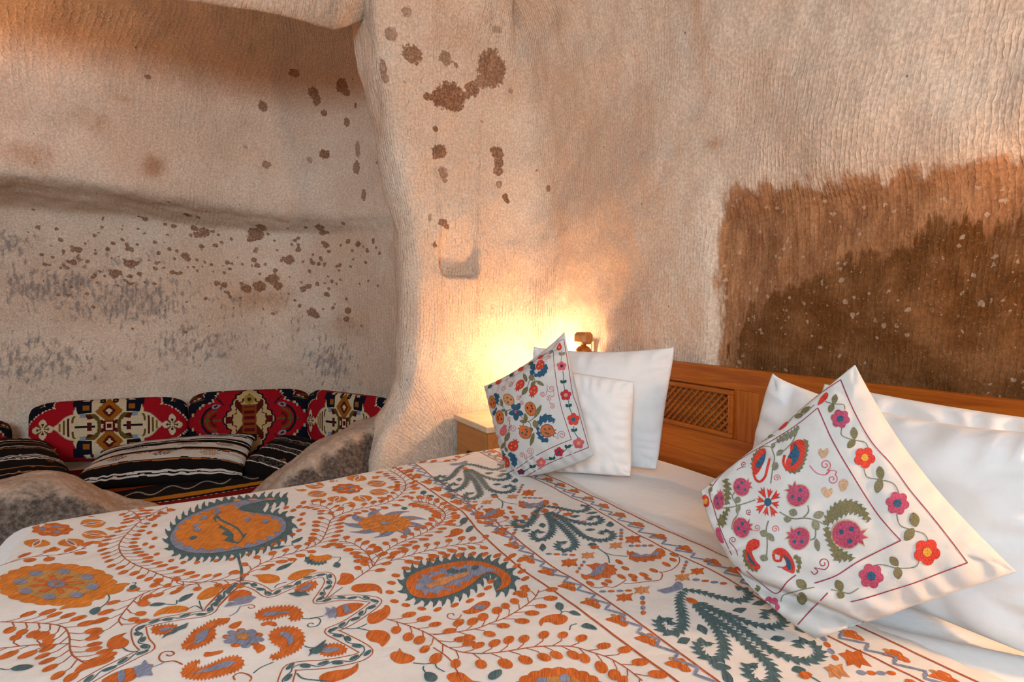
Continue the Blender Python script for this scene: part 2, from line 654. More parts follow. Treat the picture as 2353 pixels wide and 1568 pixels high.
# inner face of the pillar follows its free edge and fades into the vault
ji = room_col(0, 0, 0, 0)
for (dx, y) in ((-0.005, FAR + 0.17), (0.09, FAR + 0.36)):
    c = alc_col(1.0, y, 0.0, 0.4, y, 0.82, 2.62)
    n = len(ZA)
    c[:n, 0] = jamb_x(ZA) + dx
    c[n:, 0] = jamb_x(np.array([2.6] * 4)) + dx - np.array([0.0, 0.02, 0.03, 0.03])
    c[n:, 1] = [FAR + 0.12, FAR + 0.09, FAR - 0.03, FAR - 0.30]
    c[n:, 2] = [2.83, 2.80, 2.63, 2.95]
    c[:n, 1] = y + (FAR + 0.12 - y) * sstep(2.35, 2.85, ZA)
    C.append(c)
C.append(alc_col(1.27, 3.78, 0.02, 0.4, 3.6, 0.66))
C.append(alc_col(1.17, 4.12, 0.06, 0.4, 3.6, 0.60))
C.append(alc_col(0.92, 4.44, 0.13, 0.4, 3.6, 0.50))
C.append(alc_col(0.48, 4.66, 0.24, 0.3, 3.6, 0.34))
C.append(alc_col(-0.05, 4.74, 0.33, -0.05, 3.6, 0.0))
C.append(alc_col(-0.60, 4.80, 0.40, -0.55, 3.6, -0.45))
C.append(alc_col(-1.10, 4.76, 0.42, -0.9, 3.6, -0.9))
C.append(alc_col(-1.55, 4.50, 0.35, -1.0, 3.6, -1.2))
C.append(alc_col(-1.75, 3.95, 0.12, -1.0, 3.6, -1.45))
C.append(alc_col(-1.70, 3.40, 0.04, -1.0, 3.4, -1.62))
A_END = len(C)
C.append(room_col(-1.66, FAR + 0.02, 0, -1, 1.0))
C.append(room_col(-2.05, FAR - 0.08, 0, -1, 1.0))
C.append(room_col(-2.5, 2.6, 0.8, -0.6, 1.0))
C.append(room_col(-2.62, 1.9, 1, 0, 1.0))
CT = np.array(C)                      # (ncol, nrow, 3)

# dense resampling (about 1 cm where the camera looks, coarser elsewhere)
mid = CT[:, 5, :2]
seg = np.linalg.norm(np.diff(mid, axis=0), axis=1)
cs = []
for i, s in enumerate(seg):
    step = 0.0105 if 2 <= i < A_END - 3 else 0.05
    n = max(3, int(round(s / step)))
    cs += list(i + np.arange(n) / n)
cs.append(len(CT) - 1)
cs = np.array(cs)
rs = []
for i in range(NRW - 1):
    d = np.linalg.norm(np.diff(CT[16:24, i:i + 2], axis=1), axis=2).mean()
    d = max(d, ZR[i + 1] - ZR[i])
    n = max(3, int(round(d / (0.0115 if i > 0 else 0.05))))
    rs += list(i + np.arange(n) / n)
rs.append(NRW - 1)
rs = np.array(rs)
G = catmull(CT, cs)
G = np.swapaxes(catmull(np.swapaxes(G, 0, 1), rs), 0, 1)     # (nc, nr, 3)
NC, NR = G.shape[:2]
print('wall grid', NC, NR)


def grid_normals(G):
    du = np.gradient(G, axis=0)
    dv = np.gradient(G, axis=1)
    n = np.cross(du, dv)
    n /= np.maximum(1e-9, np.linalg.norm(n, axis=2, keepdims=True))
    return n


N = grid_normals(G)
# make them point into the room
if (N[5, NR // 3] @ np.array([-1, 0, 0])) < 0:
    N = -N
# relief of the hand-cut rock
big = fbm(G, 1.7, 3, 11) * 0.022 + fbm(G, 6.0, 3, 21) * 0.0075 + fbm(G * np.array([1, 1, 0.5]), 19.0, 2, 31) * 0.0030
G = G + N * big[..., None]
# small carved niche in the far wall, flat floor and a scooped back
nc_ = on_y(1055, 636, FAR)
hw = 0.128
top = on_y(1040, 500, FAR).z
X_, Y_, Z_ = G[..., 0], G[..., 1], G[..., 2]
infar = (np.abs(Y_ - FAR) < 0.12) & (X_ > 0.9) & (X_ < 1.7)
tz = np.clip((Z_ - nc_.z) / (top - nc_.z), -1, 1.2)
wid = hw * np.interp(tz, [0, 0.15, 0.5, 0.8, 1.0], [0.80, 0.98, 1.0, 0.8, 0.45])
cxn = nc_.x + 0.0
prof = sstep(1.0, 0.72, np.abs(X_ - cxn) / np.maximum(wid, 1e-3)) * sstep(-0.03, 0.055, tz) * np.clip(1.0 - tz, 0, 1) ** 1.15
prof = np.where(infar, prof, 0)
G = G.copy()
G[..., 1] += 0.105 * prof

WALL_BVH = None
st = 2
Gs = G[::st, ::st]
WALL_BVH = BVHTree.FromPolygons([tuple(p) for p in Gs.reshape(-1, 3)], [tuple(f) for f in grid_faces(Gs.shape[0], Gs.shape[1]).tolist()])


def hit_wall(u, v):
    d = ray(u, v).normalized()
    loc, nrm, idx, dist = WALL_BVH.ray_cast(CAMP, d)
    return loc


PTS = G.reshape(-1, 3)


def spot_field(spots):
    """spots: (u, v, ru, rv, strength) in photo pixels -> per-vertex signed field; radius taken from the distance of the hit"""
    fld = np.full(len(PTS), -1.0)
    tin = np.ones(len(PTS))
    for (u, v, ru, rv, s) in spots:
        c = hit_wall(u, v)
        if c is None:
            continue
        t = (c - CAMP).dot(_F)
        a, b = ru / FPX * t, rv / FPX * t
        r = max(a, b) * 1.6
        d = PTS - np.array(c)
        sel = np.where((np.abs(d) < r).all(1))[0]
        if len(sel) == 0:
            continue
        dd = d[sel]
        hz = dd[:, 0] * _R.x + dd[:, 1] * _R.y
        dep = dd[:, 0] * _F.x + dd[:, 1] * _F.y
        q = np.sqrt((hz / a) ** 2 + (dd[:, 2] / b) ** 2 + (dep / (max(a, b) * 1.5)) ** 2)
        val = 1.0 - q
        up = val > fld[sel]
        fld[sel] = np.where(up, val, fld[sel])
        tin[sel] = np.where(up, s, tin[sel])
    return fld, tin


def blob_field(blobs):
    f = np.zeros(len(PTS))
    for (u, v, ru, rv, s) in blobs:
        c = hit_wall(u, v)
        if c is None:
            continue
        t = (c - CAMP).dot(_F)
        a, b = ru / FPX * t, rv / FPX * t
        d = PTS - np.array(c)
        hz = d[:, 0] * _R.x + d[:, 1] * _R.y
        dep = d[:, 0] * _F.x + d[:, 1] * _F.y
        q = (hz / a) ** 2 + (d[:, 2] / b) ** 2 + (dep / (1.5 * max(a, b))) ** 2
        f = np.maximum(f, s * np.exp(-q))
    return f


SPOTS = [
    # pillar and far wall
    (934, 28, 12, 12, .6), (899, 78, 15, 16, .7), (948, 126, 24, 21, .9), (1023, 134, 17, 15, .75), (1048, 150, 6, 6, .8),
    (1130, 158, 34, 40, .9), (1105, 190, 16, 14, .8), (1141, 68, 14, 8, .45), (880, 160, 9, 22, .75), (886, 182, 8, 10, .7),
    (1035, 222, 34, 32, 1), (1008, 226, 20, 18, 1), (982, 222, 10, 9, 1), (1050, 245, 16, 10, 1), (1085, 205, 18, 16, .95), (1072, 218, 10, 8, .9),
    (1000, 296, 7, 7, 1), (1011, 348, 17, 17, .95), (1000, 360, 8, 8, .9), (1018, 398, 11, 16, .75), (1022, 415, 8, 6, .7),
    (1142, 350, 17, 14, .95), (1146, 372, 11, 20, .95), (1144, 392, 12, 12, .9), (1147, 424, 8, 9, .7), (1161, 454, 7, 11, 1), (1166, 462, 6, 6, 1),
    (1260, 434, 6, 9, .8), (1108, 280, 4, 4, .7), (1173, 208, 6, 8, .5), (930, 188, 6, 3, .6), (967, 187, 3, 3, .9),
    (1018, 512, 12, 9, .9), (1026, 520, 7, 7, .9), (988, 500, 5, 11, .6), (999, 563, 5, 8, .9), (1233, 392, 4, 4, .7),
    # alcove, upper wall
    (604, 244, 10, 13, .9), (720, 212, 12, 14, .9), (728, 230, 10, 14, .9), (745, 260, 8, 8, .9), (787, 198, 15, 18, .9), (797, 213, 9, 8, .9),
    (676, 168, 13, 8, .8), (340, 177, 7, 6, .8), (797, 280, 7, 12, .9), (817, 242, 4, 8, .9), (746, 355, 14, 11, 1), (712, 368, 7, 8, .6),
    (613, 379, 10, 9, .8), (565, 338, 5, 5, .4), (819, 385, 9, 16, .85), (822, 345, 6, 22, .7), (836, 448, 6, 15, .8), (866, 374, 3, 5, .8),
]
ALC_SPOTS = [  # lower alcove wall: read from a 2.613x view whose corner is (0, 450)
    (1125, 115, 14), (1192, 130, 9), (870, 140, 12), (835, 125, 6), (1165, 195, 13), (1225, 220, 22), (1185, 235, 15), (1280, 215, 7), (1040, 182, 10), (992, 172, 8),
    (1570, 190, 20), (1535, 230, 30), (1505, 262, 14), (1610, 230, 7), (1728, 198, 6), (1920, 190, 18), (1940, 220, 14), (1968, 220, 7), (1770, 268, 9), (1790, 325, 12),
    (1960, 300, 14), (1940, 280, 9), (1975, 335, 8), (2090, 275, 12), (2150, 290, 14), (2205, 330, 10), (1735, 385, 22), (1690, 388, 8), (1880, 405, 11), (1915, 410, 10),
    (1925, 372, 8), (2040, 418, 10), (2105, 425, 7), (2195, 400, 8), (1525, 385, 12), (1545, 420, 12), (1560, 470, 7), (1655, 450, 10), (1640, 500, 25), (1670, 540, 20),
    (1605, 500, 12), (1560, 545, 25), (1480, 560, 20), (1365, 400, 10), (1270, 415, 8), (1380, 440, 8), (1215, 425, 5), (1165, 430, 7), (1110, 360, 14), (1128, 382, 12),
    (1210, 305, 10), (1295, 300, 9), (1015, 320, 9), (955, 345, 9), (865, 320, 5), (825, 292, 7), (930, 280, 8), (1005, 232, 6), (868, 224, 7), (735, 265, 8),
    (765, 320, 9), (680, 285, 9), (645, 320, 10), (735, 202, 5), (610, 190, 8), (570, 322, 5), (365, 265, 10), (470, 325, 14), (435, 330, 8), (440, 400, 14),
    (230, 190, 10), (340, 200, 8), (168, 220, 5), (200, 85, 7), (250, 355, 9), (380, 330, 6), (745, 385, 8), (790, 405, 16), (765, 410, 14), (820, 410, 9),
    (840, 470, 11), (780, 485, 10), (700, 465, 18), (690, 485, 12), (570, 480, 9), (600, 455, 7), (1035, 460, 10), (1085, 465, 8), (965, 498, 5), (930, 530, 7),
    (780, 530, 9), (870, 520, 6), (1300, 525, 12), (1345, 535, 14), (1850, 545, 14), (1820, 560, 14), (1905, 530, 10), (1970, 485, 6), (2020, 530, 6), (1950, 525, 6),
    (1960, 590, 12), (1800, 660, 9), (1770, 628, 7), (1870, 700, 20), (1900, 720, 15), (1940, 680, 6), (2080, 620, 8), (2090, 690, 16), (2080, 740, 14), (2160, 530, 6),
]
for (x, y, r) in ALC_SPOTS:
    SPOTS.append((x / 2.613, 450 + y / 2.613, r / 2.613 * 1.55, r / 2.613 * 1.35, 0.92))
for _ in range(150):
    u = random.uniform(100, 880)
    v = random.gauss(600, 60)
    r = random.uniform(2.6, 5.0)
    SPOTS.append((u, v, r, r, 0.85))
sf, stn = spot_field(SPOTS)
soft = blob_field([(285, 228, 38, 12, .5), (352, 380, 24, 34, .75), (205, 275, 55, 40, .45), (60, 350, 70, 40, .55), (600, 690, 90, 50, .6), (800, 760, 70, 60, .5),
                   (1070, 90, 90, 60, .45), (1285, 40, 40, 40, .5), (1640, 330, 25, 20, .5)])
grey = blob_field([(120, 660, 150, 70, .85), (300, 690, 170, 80, .8), (80, 830, 190, 70, .75), (430, 790, 160, 60, .7), (560, 700, 130, 60, .5), (300, 600, 100, 30, .5), (760, 840, 90, 90, .75), (650, 760, 120, 90, .45),
                   (20, 560, 60, 50, .7)])
# damp patch on the headboard wall: boundaries traced in the photograph
on_right = PTS[:, 0] > 1.55
tu = np.zeros(len(PTS))
dv_ = PTS - np.array(CAMP)
w_ = dv_ @ np.array(_F)
uu = CX + FPX * (dv_ @ np.array(_R)) / np.where(w_ > 0.05, w_, 0.05)
vv = CY - FPX * (dv_ @ np.array(_U)) / np.where(w_ > 0.05, w_, 0.05)
# limits of the stain in wall coordinates (y along the wall, z up)
yl = np.array([on_x(u, 600, 1.85).y for u in (1645, 1700, 1800, 1900, 2050, 2150, 2250, 2353)])
zt = np.array([on_x(u, v, 1.85).z for u, v in ((1645, 470), (1700, 440), (1800, 428), (1900, 428), (2050, 412), (2150, 392), (2250, 372), (2353, 380))])
zd = np.array([on_x(u, v, 1.85).z for u, v in ((1645, 790), (1700, 725), (1800, 665), (1900, 612), (2050, 562), (2150, 535), (2250, 515), (2353, 490))])
o_ = np.argsort(yl)
ztop = np.interp(PTS[:, 1], yl[o_], zt[o_])
zdrk = np.interp(PTS[:, 1], yl[o_], zd[o_])
side = sstep(yl[0] + 0.06, yl[0] - 0.14, PTS[:, 1])
damp = np.where(on_right, np.clip(0.5 + (ztop - PTS[:, 2]) / 0.24, 0, 1.0) * side, 0)
side2 = sstep(yl[0] + 0.03, yl[0] - 0.22, PTS[:, 1])
dark = np.where(on_right, np.clip(0.5 + (zdrk - PTS[:, 2]) / 0.20, 0, 1.0) * side2, 0)

# chisel phase: distance along the wall with a slant that changes from place to place
plen = np.concatenate([[0], np.cumsum(np.linalg.norm(np.diff(G[:, NR // 3, :2], axis=0), axis=1))])
S_ = np.repeat(plen[:, None], NR, 1)
Zg = G[..., 2]
ci = np.repeat(cs[:, None], NR, 1)
spac = np.where(ci < 10, 0.0155, np.where(ci < 16, 0.0175, 0.026))
ph = np.concatenate([[0], np.cumsum(np.diff(plen) / spac[1:, 0])])
slant = np.interp(cs, [0, 3, 6, 9, 11, 13, 15, 17, 20, 22, 25, 30], [14, 17, 10, 2, 0, -1, 2, 2, 9, 5, -6, -4])[:, None]
gph = ph[:, None] + slant * (np.logaddexp(0, (Zg - 1.55) / 0.12) * 0.12 + 0.2 * Zg) + 3.0 * fbm(G, 0.9, 2, 77)
# crossing strokes near the foot of the far wall
low = sstep(11.6, 12.6, ci) * sstep(15.6, 14.8, ci) * np.clip(0.80 - Zg, 0, 1)
gph = gph + low * 55
gw = np.clip(0.75 + 0.5 * fbm(G, 2.3, 2, 5), 0.25, 1.1)
gw = gw * np.where(ci < 9, 0.62, np.where(ci > 16, 0.8, 1.0)) * (1 - 0.35 * sstep(7, 4, ci) * sstep(1.65, 1.5, Zg))

WALL_ATTR = dict(spot=sf, spott=stn, soft=np.clip(soft, 0, 1.2), grey=grey, damp=damp, dark=dark, gph=gph.ravel(), gw=gw.ravel())


def wall_piece(name, c0, c1):
    sub = G[c0:c1 + 1]
    me = mesh_np(name, sub.reshape(-1, 3), grid_faces(sub.shape[0], sub.shape[1]))
    idx = np.arange(NC * NR).reshape(NC, NR)[c0:c1 + 1].ravel()
    for k_, v_ in WALL_ATTR.items():
        a = me.attributes.new(k_, 'FLOAT', 'POINT')
        a.data.foreach_set('value', np.ascontiguousarray(v_[idx], dtype=np.float32))
    # shade with the normals of the whole wall so that the pieces meet without a seam
    return struct(link(name, me, M['rock']))


def cidx(col):
    return int(np.argmin(np.abs(cs - col)))


wall_piece('wall_right', 0, cidx(10))
wall_piece('wall_far', cidx(10), cidx(J_EDGE))
wall_piece('wall_alcove', cidx(J_EDGE), cidx(A_END))
wall_piece('wall_left', cidx(A_END), NC - 1)

# rest of the room: floor, ceiling, wall behind the camera and the wall with the left window
RX0, RX1, RY0, RY1 = -2.62, 1.95, -1.75, 5.0
struct(box('floor', (RX0 - 0.1, RY0 - 0.1, -0.1), (RX1, RY1, 0.0), M['floor']))
struct(box('ceiling', (RX0 - 0.1, RY0 - 0.1, 2.93), (RX1, 2.95, 3.05), M['plaster']))


def wall_back(openings, z0, z1):
    """plain wall behind the camera with window openings"""
    bm = bmesh.new()
    xs = [RX0 - 0.1] + [v for ab in openings for v in ab] + [RX1]
    for i in range(0, len(xs), 2):
        bm_box(bm, (xs[i], RY0 - 0.3, 0), (xs[i + 1], RY0, 3.0))
    for a, b in openings:
        bm_box(bm, (a, RY0 - 0.3, 0), (b, RY0, z0))
        bm_box(bm, (a, RY0 - 0.3, z1), (b, RY0, 3.0))
    return struct(bm_obj('wall_back', bm, M['plaster']))


def window(name, axis, pos, wa, wb, z0, z1):
    w = struct(empty(name, (0, 0, 0)))
    fr = 0.05

    def bx(nm, lo_a, hi_a, zz0, zz1, mat, d0, d1, parent=w):
        if axis == 0:
            return box(nm, (pos + d0, lo_a, zz0), (pos + d1, hi_a, zz1), mat, parent)
        return box(nm, (lo_a, pos + d0, zz0), (hi_a, pos + d1, zz1), mat, parent)
    bx('window_frame', wa, wa + fr, z0, z1, M['pine_z'], -0.12, -0.06)
    bx('window_frame', wb - fr, wb, z0, z1, M['pine_z'], -0.12, -0.06)
    bx('window_frame', wa, wb, z0, z0 + fr, M['pine_y'], -0.12, -0.06)
    bx('window_frame', wa, wb, z1 - fr, z1, M['pine_y'], -0.12, -0.06)
    m_ = (wa + wb) / 2
    bx('mullion', m_ - 0.02, m_ + 0.02, z0 + fr, z1 - fr, M['pine_z'], -0.115, -0.065)
    bx('pane', wa + fr, m_ - 0.02, z0 + fr, z1 - fr, M['glass'], -0.095, -0.09)
    bx('pane', m_ + 0.02, wb - fr, z0 + fr, z1 - fr, M['glass'], -0.095, -0.09)
    return w


wall_back([(-2.1, -0.8), (0.2, 1.3)], 1.75, 2.65)
window('window_1', 1, RY0, -2.1, -0.8, 1.75, 2.65)
window('window_2', 1, RY0, 0.2, 1.3, 1.75, 2.65)
struct(box('wall_side', (RX0 - 0.3, RY0, 0.0), (RX0 + 0.04, 1.95, 3.0), M['plaster']))


# ------------------------------------------------------------------ parapet of the alcove
def parapet(name, prof_px, y0, half, extra_left=None, extra_right=None, zlow=-0.05, wear=None, seed=0, back=None):
    pts = [on_y(u, v, y0) for u, v in prof_px]
    X = [p.x for p in pts]
    Zt = [p.z for p in pts]
    if extra_left:
        for (x, z) in extra_left:
            X.insert(0, x); Zt.insert(0, z)
    if extra_right:
        for (x, z) in extra_right:
            X.append(x); Zt.append(z)
    n, m = 110, 56
    xs = np.linspace(X[0], X[-1], n)
    zt = np.interp(xs, X, Zt)
    ker = np.ones(7) / 7
    zt = np.convolve(np.pad(zt, 3, 'edge'), ker, 'valid')
    a = np.linspace(-1, 1, m)
    P = np.zeros((n, m, 3))
    P[..., 0] = xs[:, None]
    w = half * np.sign(a) * (1 - (1 - np.abs(a)) ** 1.6)
    P[..., 1] = y0 + w[None, :]
    if back is not None:
        P[..., 1] += back(xs)[:, None]
    prof = (1 - np.abs(a) ** 3.2) ** 0.55
    P[..., 2] = zlow + (zt[:, None] - zlow) * prof[None, :]
    nrm = grid_normals(P)
    if nrm[n // 2, m // 2, 2] < 0:
        nrm = -nrm
    P = P + nrm * (fbm(P, 5.0, 3, 40 + seed) * 0.016 + fbm(P, 22.0, 2, 50 + seed) * 0.004)[..., None]
    me = mesh_np(name, P.reshape(-1, 3), grid_faces(n, m, True))
    at = me.attributes.new('wear', 'FLOAT', 'POINT')
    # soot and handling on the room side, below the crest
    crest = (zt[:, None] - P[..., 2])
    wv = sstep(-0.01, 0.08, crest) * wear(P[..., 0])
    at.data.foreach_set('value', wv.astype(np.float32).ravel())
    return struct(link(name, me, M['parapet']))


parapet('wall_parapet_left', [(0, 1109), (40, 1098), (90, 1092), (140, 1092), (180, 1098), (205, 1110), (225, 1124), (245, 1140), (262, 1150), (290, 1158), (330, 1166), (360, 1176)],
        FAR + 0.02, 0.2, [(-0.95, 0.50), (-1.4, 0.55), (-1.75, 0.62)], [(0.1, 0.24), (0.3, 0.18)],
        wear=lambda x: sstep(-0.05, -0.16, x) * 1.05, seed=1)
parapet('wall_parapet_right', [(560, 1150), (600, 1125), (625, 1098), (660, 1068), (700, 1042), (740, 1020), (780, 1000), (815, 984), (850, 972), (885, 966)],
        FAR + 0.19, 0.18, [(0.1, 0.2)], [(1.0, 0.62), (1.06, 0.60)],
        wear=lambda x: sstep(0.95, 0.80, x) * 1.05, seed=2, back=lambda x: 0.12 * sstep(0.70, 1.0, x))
# raised floor of the alcove, which the cushions lie on
struct(box('floor_alcove', (-1.75, 2.95, 0.0), (1.32, 4.95, 0.2), M['plaster'], None, 0.02))

# ================================================================== THE BED
BED_X0, BED_Y0, BED_Y1 = -0.518, 0.22, 2.19
HBX = 1.72
HB_TOP = on_x(1556.7, 831.7, HBX).z
bed = tag(empty('bed', (0.65, 1.2, 0)), 'honey pine double bed with lattice panels in its headboard', 'bed')


def bedpart(o):
    o.parent = bed
    o.matrix_parent_inverse = Matrix.Translation(-Vector(bed.location))
    return o


def top_bump(x, y):
    return 0.042 * sstep(0.2, 1.05, x) * sstep(1.55, 2.15, y) * sstep(1.75, 1.25, x)


def drape(name, x0, x1, y0, y1, ztop, r, mat, step, skirt, seed, edge_fn=None, wr=0.0, foot_r=None, noise_amp=0.003):
    """cloth lying on the mattress and hanging over its long sides and foot"""
    fr = foot_r or r
    q = math.pi / 2

    def prof(w, rr):
        # w: distance beyond the start of the rounding -> (horizontal, drop)
        a = np.clip(w / rr, 0, q)
        over = np.maximum(0, w - rr * q)
        return rr * np.sin(a), rr * (1 - np.cos(a)) + over
    A = np.arange(x0 - skirt, x1 + 1e-6, step)
    B = np.arange(y0 - skirt, y1 + skirt + 1e-6, step)
    a, b = np.meshgrid(A, B, indexing='ij')
    xs, dz1 = prof(np.maximum(0, (x0 + fr) - a), fr)
    x = np.where(a < x0 + fr, x0 + fr - xs, a)
    ys, dz2 = prof(np.maximum(0, b - (y1 - r)), r)
    y = np.where(b > y1 - r, y1 - r + ys, b)
    ys, dz3 = prof(np.maximum(0, (y0 + r) - b), r)
    y = np.where(b < y0 + r, y0 + r - ys, y)
    z = ztop - dz1 - dz2 - dz3 + top_bump(x, y)
    p = np.stack([a, b, np.zeros_like(a)], -1)
    z = z + noise_amp * fbm(p, 2.6, 3, seed)
    if wr:
        z = z + wr * fbm(p * np.array([1.0, 3.2, 1]), 4.0, 2, seed + 9)
    z = np.maximum(z, 0.1)
    if edge_fn is not None:
        e = edge_fn(b)
        f = (a - A[0]) / (A[-1] - A[0])
        x = x + (e - x1) * sstep(0.82, 1.0, f)
        # the free edge lies down on the sheet
        z = z - 0.006 * sstep(0.985, 1.0, f)
    return np.stack([x, y, z], -1)


SHEET_Z = 0.552
SH = drape('fitted_sheet', BED_X0 + 0.01, 1.70, BED_Y0, BED_Y1 - 0.01, SHEET_Z, 0.05, None, 0.02, 0.22, 3, noise_amp=0.004, foot_r=0.09)
# pulled folds at the near end of the sheet, below the pillows
fx = SH[..., 0]
fy = SH[..., 1]
w_ = sstep(1.08, 1.25, fx) * sstep(0.95, 0.6, fy)
SH[..., 2] += w_ * 0.010 * np.sin(38 * (fx + 0.55 * fy) + 3 * vnoise(SH, 3.0, 5))
mattress = tag(link('mattress', mesh_np('mattress', SH.reshape(-1, 3), grid_faces(SH.shape[0], SH.shape[1])), M['sheet']),
               'mattress under a smooth white cotton sheet on the pine bed', 'mattress')
bedpart(box('bed_base', (BED_X0 + 0.06, BED_Y0 + 0.06, 0.0), (1.70, BED_Y1 - 0.06, 0.33), M['pine_y'], None, 0.01))

# headboard: rails and stiles leave two openings that hold the lattice
LZ0, LZ1 = on_x(1686, 1008.5, HBX).z, on_x(1687, 898.3, HBX).z
LY = [(on_x(1687, 898.3, HBX).y, on_x(1687, 898.3, HBX).y + 0.58), (0.42, 1.0)]
HY0, HY1 = 0.02, 2.385
TH = 0.032


def plank(name, y0, y1, z0, z1, mat, x0=HBX, th=TH):
    return bedpart(box(name, (x0, y0, z0), (x0 + th, y1, z1), mat, None, 0.003))


plank('top_rail', HY0, HY1, LZ1 + 0.004, HB_TOP, M['pine_y'])
plank('bottom_rail', HY0, HY1, 0.30, LZ0 - 0.002, M['pine_y'])
edges = [HY0] + [v for ab in sorted(LY) for v in ab] + [HY1]
for i in range(0, len(edges), 2):
    plank('stile', edges[i], edges[i + 1], LZ0 - 0.002, LZ1 + 0.004, M['pine_z'])
for (ya, yb) in LY:
    lat = bedpart(empty('lattice_panel', (HBX, (ya + yb) / 2, LZ0)))
    fw = 0.017

    def lp(o):
        o.parent = lat
        o.matrix_parent_inverse = Matrix.Translation(-Vector(lat.location))
        return o
    for (nm, a0, a1, z0, z1) in (('frame_strip', ya, yb, LZ1 - fw, LZ1), ('frame_strip', ya, yb, LZ0, LZ0 + fw), ('frame_strip', ya, ya + fw, LZ0 + fw, LZ1 - fw), ('frame_strip', yb - fw, yb, LZ0 + fw, LZ1 - fw)):
        lp(box(nm, (HBX - 0.012, a0, z0), (HBX + 0.02, a1, z1), M['pine_trim'], None, 0.004))
    # diagonal slats: front layer leans one way, the rear layer the other
    iy0, iy1, iz0, iz1 = ya + fw - 0.004, yb - fw + 0.004, LZ0 + fw - 0.004, LZ1 - fw + 0.004
    hgt = iz1 - iz0
    for layer, sgn, xx in (('slat', 1, HBX + 0.004), ('cross_slat', -1, HBX + 0.0115)):
        s = -hgt
        while s < (iy1 - iy0):
            # line y = iy0 + s + t, z rises with t (sgn=-1) or falls (sgn=1)
            t0, t1 = max(0.0, -s), min(hgt, (iy1 - iy0) - s)
            if t1 - t0 > 0.012:
                pa = Vector((xx, iy0 + s + t0, iz1 - t0 if sgn > 0 else iz0 + t0))
                pb = Vector((xx, iy0 + s + t1, iz1 - t1 if sgn > 0 else iz0 + t1))
                bm = bmesh.new()
                ln = (pb - pa).length
                bm_box(bm, (-0.0035, -ln / 2, -0.0042), (0.0035, ln / 2, 0.0042))
                ang = math.atan2(pb.z - pa.z, pb.y - pa.y)
                mt = Matrix.Translation((pa + pb) / 2) @ Matrix.Rotation(ang, 4, 'X')
                bmesh.ops.transform(bm, matrix=mt, verts=bm.verts)
                lp(bm_obj(layer, bm, M['pine_trim']))
            s += 0.030
# posts with a turned neck and a chamfered block on top
for yy in (HY1 + 0.02, HY0 - 0.02):
    post = bedpart(box('post', (HBX - 0.02, yy - 0.03, 0.0), (HBX + 0.04, yy + 0.03, HB_TOP - 0.01), M['pine_z'], None, 0.004))
    fin = lathe('finial_neck', [(0.0, 0.0), (0.034, 0.0), (0.040, 0.010), (0.038, 0.020), (0.028, 0.032), (0.015, 0.038), (0.013, 0.046), (0.018, 0.05), (0.0, 0.05)], M['pine_z'], None, 24, (HBX + 0.0, yy, HB_TOP - 0.012))
    fin.parent = post
    bm = bmesh.new()
    # block with strongly chamfered corners, seen as an octagon
    bm_box(bm, (-0.038, -0.040, -0.030), (0.038, 0.040, 0.030), 0.014, 1)
    bmesh.ops.transform(bm, matrix=Matrix.Translation((HBX, yy, HB_TOP + 0.064)) @ Matrix.Rotation(0.12, 4, 'Z'), verts=bm.verts)
    fb = bm_obj('finial', bm, M['stand'])
    fb.parent = post

# ------------------------------------------------------------------ embroidered bedspread
BSX1 = 1.195


def bs_edge(b):
    p = np.stack([np.zeros_like(b), b, np.zeros_like(b)], -1)
    return BSX1 + 0.004 * vnoise(p, 22.0, 91) + 0.0035 * vnoise(p, 60.0, 92) + 0.006 * vnoise(p, 6.0, 93)


BS = drape('bedspread', BED_X0 - 0.012, BSX1, BED_Y0 - 0.012, BED_Y1, 0.563, 0.06, None, 0.0125, 0.26, 8, bs_edge, 0.0018, foot_r=0.15, noise_amp=0.0035)
bedspread = tag(link('bedspread', mesh_np('bedspread', BS.reshape(-1, 3), grid_faces(BS.shape[0], BS.shape[1])), M['linen']),
                'cream cotton bedspread with orange and teal embroidery spread over the bed', 'bedspread')
BS_BVH = BVHTree.FromPolygons([tuple(p) for p in BS.reshape(-1, 3)], [tuple(f) for f in grid_faces(BS.shape[0], BS.shape[1]).tolist()])


